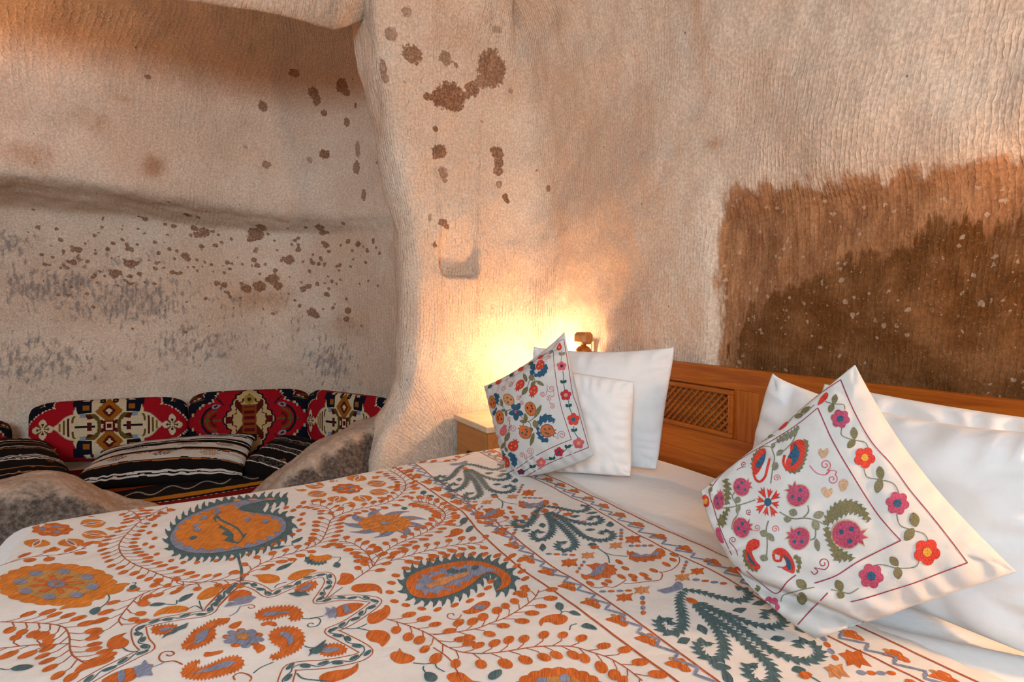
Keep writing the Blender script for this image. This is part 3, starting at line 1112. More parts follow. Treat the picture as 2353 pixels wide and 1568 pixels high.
# ------------------------------------------------------------------ pillows
def pillow(name, TL, TR, BR, BL, thick, mat, parent=None, nu=60, nv=60, pw=2.6, ex=0.62, sag=0.05, wr=0.004, seed=0, back=1.0, color=None, disp=None, round_c=0.0, lift=None, dip=0.0):
    """closed cushion over four corners (seen from the front); returns object and front surface"""
    TL, TR, BR, BL = (np.array(v) for v in (TL, TR, BR, BL))
    a = np.linspace(-1, 1, nu + 1)
    b = np.linspace(-1, 1, nv + 1)
    # denser towards the borders
    a = np.sign(a) * (1 - (1 - np.abs(a)) ** 1.25)
    b = np.sign(b) * (1 - (1 - np.abs(b)) ** 1.25)
    aa, bb = np.meshgrid(a, b, indexing='ij')
    sg = (sag,) * 4 if np.isscalar(sag) else sag            # left, right, bottom, top
    a2 = aa * (1 - np.where(aa < 0, sg[0], sg[1]) * np.abs(aa) * (1 - bb ** 2))
    b2 = bb * (1 - np.where(bb < 0, sg[2], sg[3]) * np.abs(bb) * (1 - aa ** 2))
    b2 = b2 - dip * (1 - aa ** 2) ** 0.7 * (bb + 1) / 2
    if round_c:
        rr = np.maximum(np.abs(aa), np.abs(bb))
        ln = (np.abs(aa) ** 6 + np.abs(bb) ** 6) ** (1 / 6) + 1e-9
        f = 1 + (rr / ln - 1) * round_c
        a2, b2 = a2 * f, b2 * f
    s, t = (a2[..., None] + 1) / 2, (b2[..., None] + 1) / 2          # t: 0 bottom .. 1 top
    mid = (1 - s) * (1 - t) * BL + s * (1 - t) * BR + (1 - s) * t * TL + s * t * TR
    nrm = np.cross(TR - BL, TL - BR)
    nrm /= np.linalg.norm(nrm)
    ctr = (TL + TR + BL + BR) / 4
    if nrm @ (np.array(CAMP) - ctr) < 0:
        nrm = -nrm
    h = thick / 2 * np.clip((1 - np.abs(aa) ** pw) * (1 - np.abs(bb) ** pw), 0, 1) ** ex
    scl = np.linalg.norm(TR - BL)
    loc = np.stack([aa, bb, np.full_like(aa, seed * 3.7)], -1)
    w = wr * (fbm(loc, 1.6, 3, seed) + 0.5 * fbm(loc * np.array([1, 1, 1]), 4.5, 2, seed + 4)) * np.clip(h / (thick * 0.25), 0, 1)
    # gathers running in from the seams
    edge = np.maximum(np.abs(aa), np.abs(bb))
    ang = np.where(np.abs(aa) > np.abs(bb), bb, aa)
    w = w + wr * 0.55 * np.sin(ang * 26 + 5 * vnoise(loc, 2.5, seed + 8)) * sstep(0.55, 0.9, edge) * sstep(1.0, 0.93, edge)
    F = mid + nrm * (h + w)[..., None]
    if disp is not None:
        F = F + disp(aa, bb, nrm)
    K = mid - nrm * (h * back + 0.0)[..., None]
    if lift is not None:
        F = F + lift(aa, bb)[..., None] * np.array([0, 0, 1.0])
        K = K + lift(aa, bb)[..., None] * np.array([0, 0, 1.0])
    n0, n1 = nu + 1, nv + 1
    V = np.concatenate([F.reshape(-1, 3), K.reshape(-1, 3)])
    f1 = grid_faces(n0, n1)
    # orientation: front normals face nrm
    e1, e2 = F[1, 0] - F[0, 0], F[0, 1] - F[0, 0]
    tst = np.cross(F[n0 // 2 + 1, n1 // 2] - F[n0 // 2, n1 // 2], F[n0 // 2, n1 // 2 + 1] - F[n0 // 2, n1 // 2]) @ nrm
    # grid_faces runs (r, c), (r, c+1): its normal is -(du x dv)
    f1 = f1[:, ::-1] if tst > 0 else f1
    f2 = f1[:, ::-1] + n0 * n1
    idx = np.arange(n0 * n1).reshape(n0, n1)
    ring = np.concatenate([idx[:, 0], idx[-1, 1:], idx[-2::-1, -1], idx[0, -2:0:-1]])
    r2 = np.roll(ring, -1)
    f3 = np.stack([ring, r2, r2 + n0 * n1, ring + n0 * n1], 1)
    faces = np.concatenate([f1, f2, f3])
    me = mesh_np(name, V, faces)
    if color is not None:
        # one colour per knot/cell of the weave
        ca = (aa[:-1, :-1] + aa[1:, :-1] + aa[1:, 1:] + aa[:-1, 1:]) / 4
        cb = (bb[:-1, :-1] + bb[1:, :-1] + bb[1:, 1:] + bb[:-1, 1:]) / 4
        cf, cbk = color(ca, cb)
        cfa = np.ones((len(faces), 4), np.float32)
        nf = len(f1)
        cfa[:nf, :3] = cf.reshape(-1, 3)
        cfa[nf:, :3] = cbk
        at = me.color_attributes.new('pattern', 'FLOAT_COLOR', 'CORNER')
        at.data.foreach_set('color', np.repeat(cfa, 4, axis=0).ravel())
    bm = bmesh.new()
    bm.from_mesh(me)
    bmesh.ops.remove_doubles(bm, verts=bm.verts, dist=1e-5)
    bmesh.ops.recalc_face_normals(bm, faces=bm.faces)
    bm.to_mesh(me)
    bm.free()
    o = link(name, me, mat, parent)
    return o, F


def bvh_of(F):
    return BVHTree.FromPolygons([tuple(p) for p in F.reshape(-1, 3)], [tuple(f) for f in grid_faces(F.shape[0], F.shape[1]).tolist()])


# white pillows behind the small embroidered cushion
p1, _ = pillow('pillow', at_t(1222, 793, 2.50), at_t(1556, 792, 2.27), at_t(1512, 1084, 2.22), at_t(1215, 1052, 2.42), 0.17, M['sheet'], None, 70, 60, 2.4, 0.60, 0.035, 0.007, 11, dip=0.09, round_c=0.3)
tag(p1, 'plump white pillow leaning on the headboard beside the lattice panel', 'pillow')
p2, _ = pillow('pillow', at_t(1225, 838, 2.27), at_t(1460, 876, 2.10), at_t(1452, 1098, 2.11), at_t(1225, 1085, 2.20), 0.12, M['sheet'], None, 60, 60, 2.6, 0.58, 0.03, 0.006, 12, round_c=0.3)
tag(p2, 'smaller white pillow tucked behind the pomegranate embroidered cushion', 'pillow')
# white pillows at the near end
p3, _ = pillow('pillow', at_t(1884, 874, 1.70), at_t(2600, 985, 1.16), at_t(2600, 1400, 1.20), at_t(1860, 1180, 1.71), 0.13, M['sheet'], None, 60, 50, 2.6, 0.62, 0.02, 0.009, 13, dip=0.06, round_c=0.4)
tag(p3, 'large white pillow standing upright against the bare headboard rail', 'pillow')
p4, _ = pillow('pillow', at_t(1766, 846, 1.56), at_t(2560, 985, 1.02), at_t(2560, 1590, 0.96), at_t(1672, 1240, 1.58), 0.19, M['sheet'], None, 70, 60, 2.6, 0.6, 0.04, 0.010, 14, dip=0.2, round_c=0.4)
tag(p4, 'large white pillow propped directly behind the bigger embroidered cushion', 'pillow')
# embroidered cushions
cl, FL_ = pillow('embroidered_cushion', at_t(1112, 888, 2.305), at_t(1297, 763, 2.067), at_t(1364, 1047, 1.915), at_t(1166, 1097, 2.150), 0.15, M['linen2'], None, 70, 70, 2.3, 0.66, (0.02, 0.04, -0.10, 0.11), 0.005, 21)
tag(cl, 'cream cushion embroidered with orange pomegranates and blue leaves', 'cushion')
CL_BVH = bvh_of(FL_)


def fold_disp(a, b, nrm):
    # the lower corner is pushed in: a crease runs across it
    d = ((a + 1.02) + (b - 0.0) * 0.54) / 1.136
    t = (a + 1) * 0.475 - b * 0.88
    body = np.clip((1 - a ** 6) * (1 - b ** 6), 0, 1) ** 0.22
    # the cushion body overhangs the crease, the corner below it lies further back and puffs out again
    g = 0.030 * sstep(-0.035, 0.045, d) * np.exp(-np.maximum(d, 0) / 0.38) - 0.034 * np.exp(-((d + 0.06) / 0.09) ** 2) + 0.014 * np.exp(-((d + 0.34) / 0.16) ** 2)
    g = g + 0.005 * np.sin(20 * d) * np.exp(-((d - 0.2) / 0.25) ** 2) * np.sin(4 * t)
    return nrm * (g * body)[..., None]


cr, FR_ = pillow('embroidered_cushion', at_t(1607, 1128, 1.22), at_t(1965, 833, 1.15), at_t(2342, 1317, 1.02), at_t(1872, 1472, 1.10), 0.125, M['linen2'], None, 110, 110, 2.3, 0.66, (-0.20, 0.13, 0.02, 0.02), 0.006, 22, disp=fold_disp, round_c=0.12)
tag(cr, 'cream cushion embroidered with pink pomegranates and olive vines, creased at its lower corner', 'cushion')
CR_BVH = bvh_of(FR_)

# ================================================================== NIGHTSTANDS AND LAMPS
NSX = 1.25
NSZ = 0.60


def nightstand(loc, label):
    n = tag(empty('nightstand', loc), label, 'nightstand')
    w, dep, h = 0.385, 0.505, NSZ          # along y, along x, height; origin at front centre on the floor
    box('top', (-0.02, -w / 2 - 0.02, h - 0.032), (dep, w / 2 + 0.01, h), M['stone_top'], n, 0.008, 3)
    box('side_panel', (0.0, w / 2 - 0.02, 0.0), (dep, w / 2, h - 0.032), M['stand'], n, 0.002)
    box('side_panel', (0.0, -w / 2, 0.0), (dep, -w / 2 + 0.02, h - 0.032), M['stand'], n, 0.002)
    box('back_panel', (dep - 0.015, -w / 2 + 0.02, 0.0), (dep, w / 2 - 0.02, h - 0.032), M['stand'], n)
    for (z0, z1) in ((0.33, h - 0.036), (0.06, 0.325)):
        d = box('drawer', (-0.004, -w / 2 + 0.022, z0), (0.40, w / 2 - 0.004, z1), M['stand'], n, 0.003)
        kn = lathe('knob', [(0.0, 0.0), (0.005, 0.0), (0.005, 0.010), (0.011, 0.014), (0.012, 0.020), (0.007, 0.026), (0.0, 0.027)], M['black_metal'], d, 16)
        kn.rotation_euler = (0, -math.pi / 2, 0)
        kn.location = (-0.004, 0.0, z0 + 0.42 * (z1 - z0))
    box('plinth', (0.02, -w / 2 + 0.02, 0.0), (dep - 0.02, w / 2 - 0.02, 0.06), M['stand'], n)
    return n


nightstand((NSX + 0.02, 2.765, 0), 'small pine nightstand with a pale stone top in the far corner')
nightstand((NSX + 0.02, -0.27, 0), 'small pine nightstand with a pale stone top at the near side of the bed')


def table_lamp(loc, label, rise=0.0, glow='glow', name='table_lamp'):
    n = tag(empty(name, loc), label, 'lamp')
    lathe('base', [(0.0, 0.0), (0.055, 0.0), (0.055, 0.008), (0.03, 0.018), (0.012, 0.03), (0.010, 0.15 + rise), (0.022, 0.165 + rise), (0.022, 0.18 + rise), (0.0, 0.18 + rise)], M['brass'], n)
    g = lathe('glass_globe', [(0.02, 0.18 + rise)] + [(0.052 * math.sin(a), 0.235 + rise - 0.052 * math.cos(a)) for a in np.linspace(0.4, math.pi, 14)], M[glow], n)
    return n


table_lamp((1.645, 2.645, NSZ), 'small table lamp with a glowing globe on the far corner nightstand', 0.045)
table_lamp((1.68, -0.14, NSZ), 'tall table lamp with a glowing globe on the near nightstand', 0.22, 'glow_strong', 'table_lamp_offscreen')

# uplighter on the side wall of the alcove: an open metal bowl with a bulb in it
ul = tag(empty('wall_uplighter_offscreen', (-1.50, 3.60, 2.36)), 'small brass bowl uplighter on the side wall of the alcove', 'lamp')
lathe('bowl', [(0.0, 0.0), (0.03, 0.004), (0.07, 0.03), (0.095, 0.075), (0.09, 0.075), (0.066, 0.036), (0.028, 0.012), (0.0, 0.01)], M['brass'], ul)
lathe('bulb', [(0.0, 0.02)] + [(0.03 * math.sin(a), 0.064 - 0.03 * math.cos(a)) for a in np.linspace(0.3, math.pi, 10)], M['glow_up'], ul)
box('bracket', (-0.26, -0.012, 0.0), (-0.05, 0.012, 0.03), M['brass'], ul)

# light switch on the wall behind the bed post
sw = tag(empty('light_switch', (1.79, 2.235, 0.93)), 'square cream light switch in a gilt frame behind the bed post', 'light switch')
wx = hit_wall(1357, 790).x
sw.location = (wx, on_x(1357, 790, wx).y, on_x(1357, 790, wx).z - 0.028)
for (a, b, c_, d) in ((-0.045, -0.037, -0.045, 0.045), (0.037, 0.045, -0.045, 0.045), (-0.037, 0.037, 0.037, 0.045), (-0.037, 0.037, -0.045, -0.037)):
    box('frame_strip', (-0.012, a, c_), (0.02, b, d), M['brass'], sw, 0.002)
box('plate', (-0.007, -0.037, -0.037), (0.02, 0.037, 0.037), M['cream_plastic'], sw)
box('rocker', (-0.012, -0.02, -0.028), (-0.006, 0.02, 0.028), M['cream_plastic'], sw, 0.002)

# ================================================================== THE ALCOVE SEAT
def pal(*hexes):
    return [np.array(srgb(h)) for h in hexes]


RED, NAVY, IVORY, GOLD, OLIVE, BROWN, LBLUE, BLACK, MAROON = pal('#98121d', '#11131f', '#c4b394', '#8f5416', '#5a4a1c', '#4d1610', '#7d8994', '#100d0c', '#580d14')


def paint(shape):
    return np.zeros(shape + (3,)) + RED


def put(c, m, col):
    c[m] = col


def step_(x, n):
    return np.floor(x * n) / n


def carpet_a(a, b):
    """ivory lozenge with stylised birds and rosettes on red, navy stepped corners"""
    c = paint(a.shape)
    A, B = np.abs(a), np.abs(b)
    q = step_(A, 46) + 0.43 * step_(B, 15)
    put(c, q > 1.03, IVORY)
    put(c, q > 1.055, NAVY)
    put(c, q > 1.235, IVORY)
    put(c, q > 1.25, MAROON)
    # small dotted rosettes in the corners
    put(c, (np.hypot((A - 0.955) * 2.5, B - 0.8) < 0.13), NAVY)
    # lozenge
    hexm = (A + 0.40 * B)
    put(c, (hexm < 0.685) & (B < 0.97), IVORY * 0.35)
    put(c, (hexm < 0.675) & (B < 0.95), IVORY)
    # flanking white flowers
    for s in (-1, 1):
        d = np.hypot((a - s * 0.80) * 2.55, b + 0.02)
        lob = 0.27 + 0.07 * np.cos(4 * np.arctan2(b + 0.02, (a - s * 0.80) * 2.55) * 1.0)
        put(c, d < lob, IVORY)
        th_ = np.arctan2(b + 0.02, (a - s * 0.80) * 2.55)
        put(c, (d < 0.20) & (np.cos(8 * th_) > -0.2) & (d > 0.05), np.where(np.cos(4 * th_ + 0.4)[..., None] > 0, BROWN, OLIVE)[(d < 0.20) & (np.cos(8 * th_) > -0.2) & (d > 0.05)])
    # central diamonds, above and below the knot
    for s in (-1, 1):
        d = np.abs(a) * 2.55 / 1.0 + np.abs(b - s * 0.50) * 1.0
        st_ = np.floor(d * 9) / 9
        put(c, st_ < 0.42, BLACK)
        put(c, st_ < 0.38, GOLD)
        put(c, st_ < 0.16, BROWN)
        put(c, st_ < 0.08, IVORY)
    d = np.maximum(A * 2.55, B)
    put(c, d < 0.17, MAROON * 0.8)
    put(c, (np.abs(d - 0.10) < 0.025), IVORY)
    put(c, (A * 2.55 < 0.26) & (A * 2.55 > 0.18) & (np.abs(B - 0.14) < 0.08), MAROON)
    # dark stepped birds in the four quarters
    for s in (-1, 1):
        for t in (-1, 1):
            x, y = (a * s - 0.30), (b * t - 0.52)
            m = ((x > -0.09) & (x < 0.10) & (y > -0.05) & (y < 0.36)) | ((x > 0.02) & (x < 0.14) & (y > 0.18) & (y < 0.42))
            put(c, m, NAVY)
            put(c, (x > -0.05) & (x < 0.02) & (y > 0.03) & (y < 0.20), GOLD)
            put(c, (x > 0.0) & (x < 0.09) & (y > -0.20) & (y < -0.05), LBLUE)
            put(c, (x > -0.10) & (x < 0.0) & (y > -0.26) & (y < -0.12), BROWN)
            # curved olive branches
            rr = np.hypot((a * s - 0.30) * 2.55, b * t - 0.02)
            put(c, (np.abs(rr - 0.46) < 0.06) & (a * s < 0.30) & (np.abs(b) < 0.42), OLIVE)
    # side palmettes
    for s in (-1, 1):
        x = a * s
        for k_ in range(4):
            x0 = 0.43 + k_ * 0.05
            put(c, (x > x0) & (x < x0 + 0.035) & (np.abs(b) < 0.40 - 0.085 * k_), [OLIVE, BROWN, OLIVE, GOLD][k_])
        put(c, (np.abs(x - 0.45) < 0.02) & (np.abs(b) < 0.12), IVORY)
        put(c, (np.abs(b) < 0.02) & (x > 0.17) & (x < 0.42), NAVY)
        put(c, (np.abs(x - 0.24) < 0.025) & (np.abs(b) < 0.15), BROWN)
        for t in (-1, 1):
            put(c, np.hypot((a * s - 0.08) * 2.55, b * t - 0.86) < 0.10, BLACK)
            put(c, np.hypot((a * s - 0.08) * 2.55, b * t - 0.86) < 0.04, GOLD)
            put(c, np.hypot((a * s - 0.22) * 2.55, b * t - 0.9) < 0.05, BROWN)
    return c, NAVY * 0.9


def carpet_b(a, b):
    """red diamond with a gold medallion, navy stepped corners"""
    c = paint(a.shape) * 0.92
    A, B = np.abs(a), np.abs(b)
    q = step_(A, 26) + 0.62 * step_(B, 11)
    put(c, q > 0.98, IVORY * 0.8)
    put(c, q > 1.015, NAVY)
    put(c, q > 1.27, IVORY * 0.7)
    put(c, q > 1.30, MAROON)
    put(c, (A > 0.78) & (np.abs(B - 0.72) < 0.12) & (np.mod(np.floor((A + B) * 14), 3) == 0), OLIVE)
    zig = 0.05 * np.abs(np.mod((A - B) * 9, 2) - 1)
    d = np.maximum(A * 1.9 + B * 0.55, (A * 1.2 + B * 0.75)) + zig
    put(c, d < 0.86, NAVY)
    put(c, d < 0.80, np.array(srgb('#b59a6a')))
    put(c, d < 0.62, BROWN)
    put(c, d < 0.57, np.array(srgb('#b59a6a')))
    x_ = np.abs(A * 1.55 - B * 0.62)
    put(c, (x_ < 0.09) & (d < 0.75), BROWN)
    put(c, (A < 0.12) & (B < 0.46), np.array(srgb('#7a3a10')))
    put(c, (A < 0.085) & (np.mod(np.floor(b * 11), 2) == 0) & (B < 0.4), MAROON)
    put(c, (np.hypot(A * 1.8, B - 0.62) < 0.15), np.array(srgb('#8a7a30')))
    put(c, (np.hypot(A * 1.8, B - 0.62) < 0.06), BROWN)
    put(c, (np.abs(A - 0.33) < 0.05) & (B < 0.09), MAROON)
    for s in (-1, 1):
        x = a * s
        stem = (np.abs(b) < 0.025) & (x > 0.44) & (x < 0.80)
        put(c, stem, OLIVE)
        for k_ in range(3):
            rr = np.hypot((x - 0.52) * 1.9, b)
            put(c, (np.abs(rr - 0.16 - 0.14 * k_) < 0.035) & (x > 0.52), [BROWN, OLIVE, NAVY][k_])
        for t in (-1, 1):
            put(c, np.hypot((x - 0.56) * 1.9, b * t - 0.46) < 0.10, LBLUE)
            put(c, np.hypot((x - 0.56) * 1.9, b * t - 0.46) < 0.05, BROWN)
            put(c, (np.abs((x - 0.48) * 1.9 - (b * t - 0.6)) < 0.03) & (b * t > 0.5) & (b * t < 0.85), NAVY)
    return c, NAVY * 0.9


W_ = np.array(srgb('#c8beb2'))
K_ = np.array(srgb('#15100f'))
G_ = np.array(srgb('#6d6054'))
O_ = np.array(srgb('#a56a3c'))


def stripes(defs, motif=None, along='b', noise=0.006):
    def fn(a, b):
        t = b if along == 'b' else a
        o = a if along == 'b' else b
        p = np.stack([a, b, np.zeros_like(a)], -1)
        t = t + noise * vnoise(p, 7.0, 3) + noise * 0.6 * vnoise(p, 23.0, 4)
        c = np.zeros(a.shape + (3,)) + K_
        x = -1.0
        for w, col in defs:
            m = (t >= x) & (t < x + w)
            if isinstance(col, str):
                sub = np.mod(np.floor((t - x) / 0.022), 2) == 0
                jit = vnoise(np.stack([o * 60, t * 40, t * 0], -1), 1.0, 5) > 0.05
                c[m] = np.where((sub & jit)[m][:, None], G_ * 1.15, K_ * 1.6)
            else:
                c[m] = col
            x += w
        if motif:
            for (t0, ht, o0, wd, col, lace) in motif:
                dy = np.abs(t - t0) / ht
                dx = np.abs(o - o0) / wd
                body = (dx + 0.6 * dy < 1.0)
                comb = np.mod(np.floor((o - o0) / (wd * 0.09)) + np.floor((t - t0) / (ht * 0.33)), 2) == 0
                m = body & comb & (dy < 1)
                c[m] = col
        return c, K_
    return fn




def carpet_cushion(name, TL, TR, BR, BL, fn, label, seed, thick=0.13):
    o, F = pillow(name, TL, TR, BR, BL, thick, M['wool'], None, 170, 72, 7.0, 0.5, 0.0, 0.004, seed, 0.8, fn, None, 1.0)
    return tag(o, label, 'cushion', 'carpet cushions along the alcove wall')


carpet_cushion('carpet_cushion', at_t(66, 928, 3.68), at_t(432, 910, 3.98), at_t(434, 1050, 3.84), at_t(66, 1066, 3.52), carpet_a, 'red carpet cushion with an ivory lozenge against the middle of the alcove wall', 31)
carpet_cushion('carpet_cushion', at_t(433, 903, 3.99), at_t(713, 892, 4.20), at_t(715, 1040, 4.02), at_t(433, 1052, 3.84), carpet_b, 'red carpet cushion with a gold stepped medallion between two ivory lozenge cushions', 32)
carpet_cushion('carpet_cushion', at_t(711, 892, 4.18), at_t(915, 917, 3.70), at_t(915, 1060, 3.58), at_t(711, 1042, 4.02), carpet_a, 'red carpet cushion with an ivory lozenge half hidden by the rock pillar', 33)
carpet_cushion('carpet_cushion', at_t(-330, 985, 3.02), at_t(26, 962, 3.64), at_t(28, 1110, 3.52), at_t(-330, 1150, 2.90), carpet_b, 'red carpet cushion end peeking out behind the black cushion with thin stripes', 34)

ST1 = [(0.06, K_), (.03, W_), (.02, K_), (.04, W_), (0.26, K_), (.03, O_), (.03, K_), (0.30, W_), (.02, K_), (.03, O_), (0.10, K_), (0.22, W_), (.02, O_), (.10, K_), (.03, W_), (.06, K_), (.20, W_), (.03, K_), (.05, W_), (.10, K_), (.05, W_), (.2, K_)]
MO1 = [(-0.33, .10, -0.55, .13, MAROON * 1.1, 1), (-0.33, .10, -0.02, .13, MAROON, 1), (-0.33, .10, 0.55, .13, O_, 1), (0.10, .07, -0.4, .15, K_ * 2, 1), (0.10, .08, 0.25, .16, OLIVE * .7, 1), (0.10, .07, 0.7, .12, K_ * 2, 1), (.5, .07, 0., .15, O_ * .6, 1), (.5, .07, .5, .15, O_ * .5, 1)]
s1, _ = pillow('striped_cushion', at_t(235, 1040, 3.62), at_t(592, 998, 3.78), at_t(556, 1098, 3.36), at_t(150, 1126, 3.10), 0.20, M['wool'], None, 150, 100, 2.6, 0.55, 0.03, 0.006, 41, 0.7, stripes(ST1, MO1))
tag(s1, 'large black and white striped cushion lying in the middle of the alcove seat', 'cushion', 'striped cushions on the alcove seat')
ST2 = [(0.30, K_), (.03, W_), (.02, K_), (.16, 'mix'), (.02, K_), (.03, W_), (.34, K_), (.03, W_), (.16, 'mix'), (.02, W_), (.22, K_), (.15, 'mix'), (.02, W_), (.3, K_), (.1, 'mix'), (.2, K_)]
MO2 = [(-0.40, .07, 0.35, .10, O_, 1)]
s2, _ = pillow('striped_cushion', at_t(652, 1000, 3.88), at_t(800, 1030, 3.52), at_t(655, 1125, 3.24), at_t(540, 1080, 3.50), 0.15, M['wool'], None, 110, 110, 2.6, 0.55, 0.03, 0.005, 42, 0.7, stripes(ST2, MO2))
tag(s2, 'dark cushion with grey woven bands beside the parapet that joins the pillar', 'cushion', 'striped cushions on the alcove seat')
ST3 = [(0.25, K_), (.03, O_), (.10, K_), (.03, O_ * .8), (.22, K_), (.035, W_), (.03, K_), (.035, W_), (.03, K_), (.035, W_), (.30, K_), (.03, O_ * .7), (.04, K_), (.03, W_), (.12, K_), (.03, O_), (.1, K_), (.04, W_), (.3, K_)]
MO3 = [(-0.42, .07, .55, .10, GOLD * .8, 1), (.30, .07, .45, .15, BROWN, 1), (.62, .06, .0, .14, O_ * .7, 1)]
s3, _ = pillow('striped_cushion', at_t(-60, 1020, 3.30), at_t(112, 1020, 3.60), at_t(185, 1118, 3.04), at_t(-70, 1145, 2.82), 0.18, M['wool'], None, 120, 90, 2.6, 0.55, 0.03, 0.005, 43, 0.7, stripes(ST3, MO3))
tag(s3, 'black cushion with bundles of thin white stripes behind the free-standing rock parapet', 'cushion', 'striped cushions on the alcove seat')


def rug_fn(X, Y):
    d = (Y - 3.12) - 0.10 * (X + 0.2)
    p = np.stack([X, Y, X * 0], -1)
    d = d + 0.012 * vnoise(p, 9.0, 8)
    c = np.zeros(X.shape + (3,)) + np.array(srgb('#7c1712'))
    put(c, (d > 0.27) & (d < 0.30), K_)
    put(c, (d > 0.26) & (d < 0.268) & (np.mod(np.floor(X * 70), 2) == 0), W_)
    put(c, (d > 0.30) & (d < 0.37), np.array(srgb('#b8741a')))
    put(c, (d > 0.37) & (d < 0.62), K_ * 1.5)
    put(c, (d > 0.40) & (d < 0.58) & (np.abs(d - 0.49 - 0.05 * np.sin(X * 38)) < 0.012), W_ * .6)
    put(c, (d > 0.62) & (d < 0.72), np.array(srgb('#8a3a14')))
    put(c, (d > 0.72), MAROON)
    m = (np.abs(np.mod(X * 5, 1) - 0.5) < 0.25) & (d > 0.05) & (d < 0.2) & (np.mod(np.floor(X * 60) + np.floor(Y * 60), 2) == 0)
    put(c, m, np.array(srgb('#6e2a14')))
    return c


nx_, ny_ = 260, 220
gx, gy = np.meshgrid(np.linspace(-0.75, 0.95, nx_), np.linspace(3.08, 4.3, ny_), indexing='ij')
gz = 0.206 + 0.004 * fbm(np.stack([gx, gy, gx * 0], -1), 3.0, 2, 61)
rp = np.stack([gx, gy, gz], -1)
me = mesh_np('kilim_rug', rp.reshape(-1, 3), grid_faces(nx_, ny_, True))
cc = rug_fn((gx[:-1, :-1] + gx[1:, 1:]) / 2, (gy[:-1, :-1] + gy[1:, 1:]) / 2).reshape(-1, 3)
cfa = np.ones((len(cc), 4), np.float32)
cfa[:, :3] = cc
at = me.color_attributes.new('pattern', 'FLOAT_COLOR', 'CORNER')
at.data.foreach_set('color', np.repeat(cfa, 4, axis=0).ravel())
tag(link('kilim_rug', me, M['wool']), 'red kilim rug with yellow and dark bands on the alcove floor', 'rug')

# ================================================================== EMBROIDERY
THREADS = {
    'orange': mat_thread('orange_thread', (0.60, 0.135, 0.018)),
    'amber': mat_thread('amber_thread', (0.66, 0.20, 0.022)),
    'peach': mat_thread('peach_thread', (0.66, 0.27, 0.10)),
    'rust': mat_thread('rust_thread', (0.45, 0.09, 0.02)),
    'teal': mat_thread('teal_thread', (0.075, 0.135, 0.145)),
    'blue': mat_thread('grey_blue_thread', (0.235, 0.255, 0.36)),
    'gold': mat_thread('old_gold_thread', (0.50, 0.25, 0.07)),
    'cloth': M['linen'],
    'ivory': M['linen2'],
    'olive': mat_thread('olive_thread', (0.17, 0.145, 0.062)),
    'greygreen': mat_thread('grey_green_thread', (0.21, 0.20, 0.13)),
    'crimson': mat_thread('crimson_thread', (0.45, 0.012, 0.035)),
    'red': mat_thread('red_thread', (0.56, 0.035, 0.018)),
    'magenta': mat_thread('magenta_thread', (0.42, 0.055, 0.11)),
    'pink': mat_thread('pink_thread', (0.58, 0.10, 0.12)),
    'mauve': mat_thread('wine_line_thread', (0.30, 0.035, 0.055)),
    'sea': mat_thread('sea_blue_thread', (0.018, 0.085, 0.15)),
    'green': mat_thread('bottle_green_thread', (0.012, 0.075, 0.065)),
    'yellow': mat_thread('yellow_thread', (0.60, 0.30, 0.03)),
    'tan': mat_thread('tan_thread', (0.55, 0.33, 0.19)),
    'plum': mat_thread('plum_thread', (0.11, 0.008, 0.045)),
    'orangefruit': mat_thread('orange_fruit_thread', (0.58, 0.14, 0.03)),
}
TNAMES = list(THREADS)
TILES = {'A': (0, 1050, 3.0271), 'B': (500, 1050, 3.0271), 'C': (1000, 1050, 3.0271), 'D': (1700, 1300, 3.6034), 'E': (930, 1020, 5.8825), 'F': (0, 1080, 5.8825),
         'R': (1550, 780, 1.990), 'L': (1080, 740, 4.125), 'P': (0, 0, 1.0)}


def T(tile, pts):
    x0, y0, s = TILES[tile]
    return [(x0 + x / s, y0 + y / s) for x, y in pts]


def smooth_pts(pts, n=6, closed=False):
    P = np.array(pts, float)
    if closed:
        P = np.concatenate([P[-1:], P, P[:2]])
        m = len(pts)
        s_ = np.linspace(1, m + 1, m * n, endpoint=False)
    else:
        m = len(pts)
        s_ = np.linspace(0, m - 1, (m - 1) * n + 1)
    i = np.clip(np.floor(s_).astype(int), 0, len(P) - 2)
    t = (s_ - i)[:, None]
    p0 = P[np.clip(i - 1, 0, len(P) - 1)]
    p1, p2 = P[i], P[i + 1]
    p3 = P[np.clip(i + 2, 0, len(P) - 1)]
    return 0.5 * (2 * p1 + (p2 - p0) * t + (2 * p0 - 5 * p1 + 4 * p2 - p3) * t**2 + (3 * p1 - p0 - 3 * p2 + p3) * t**3)


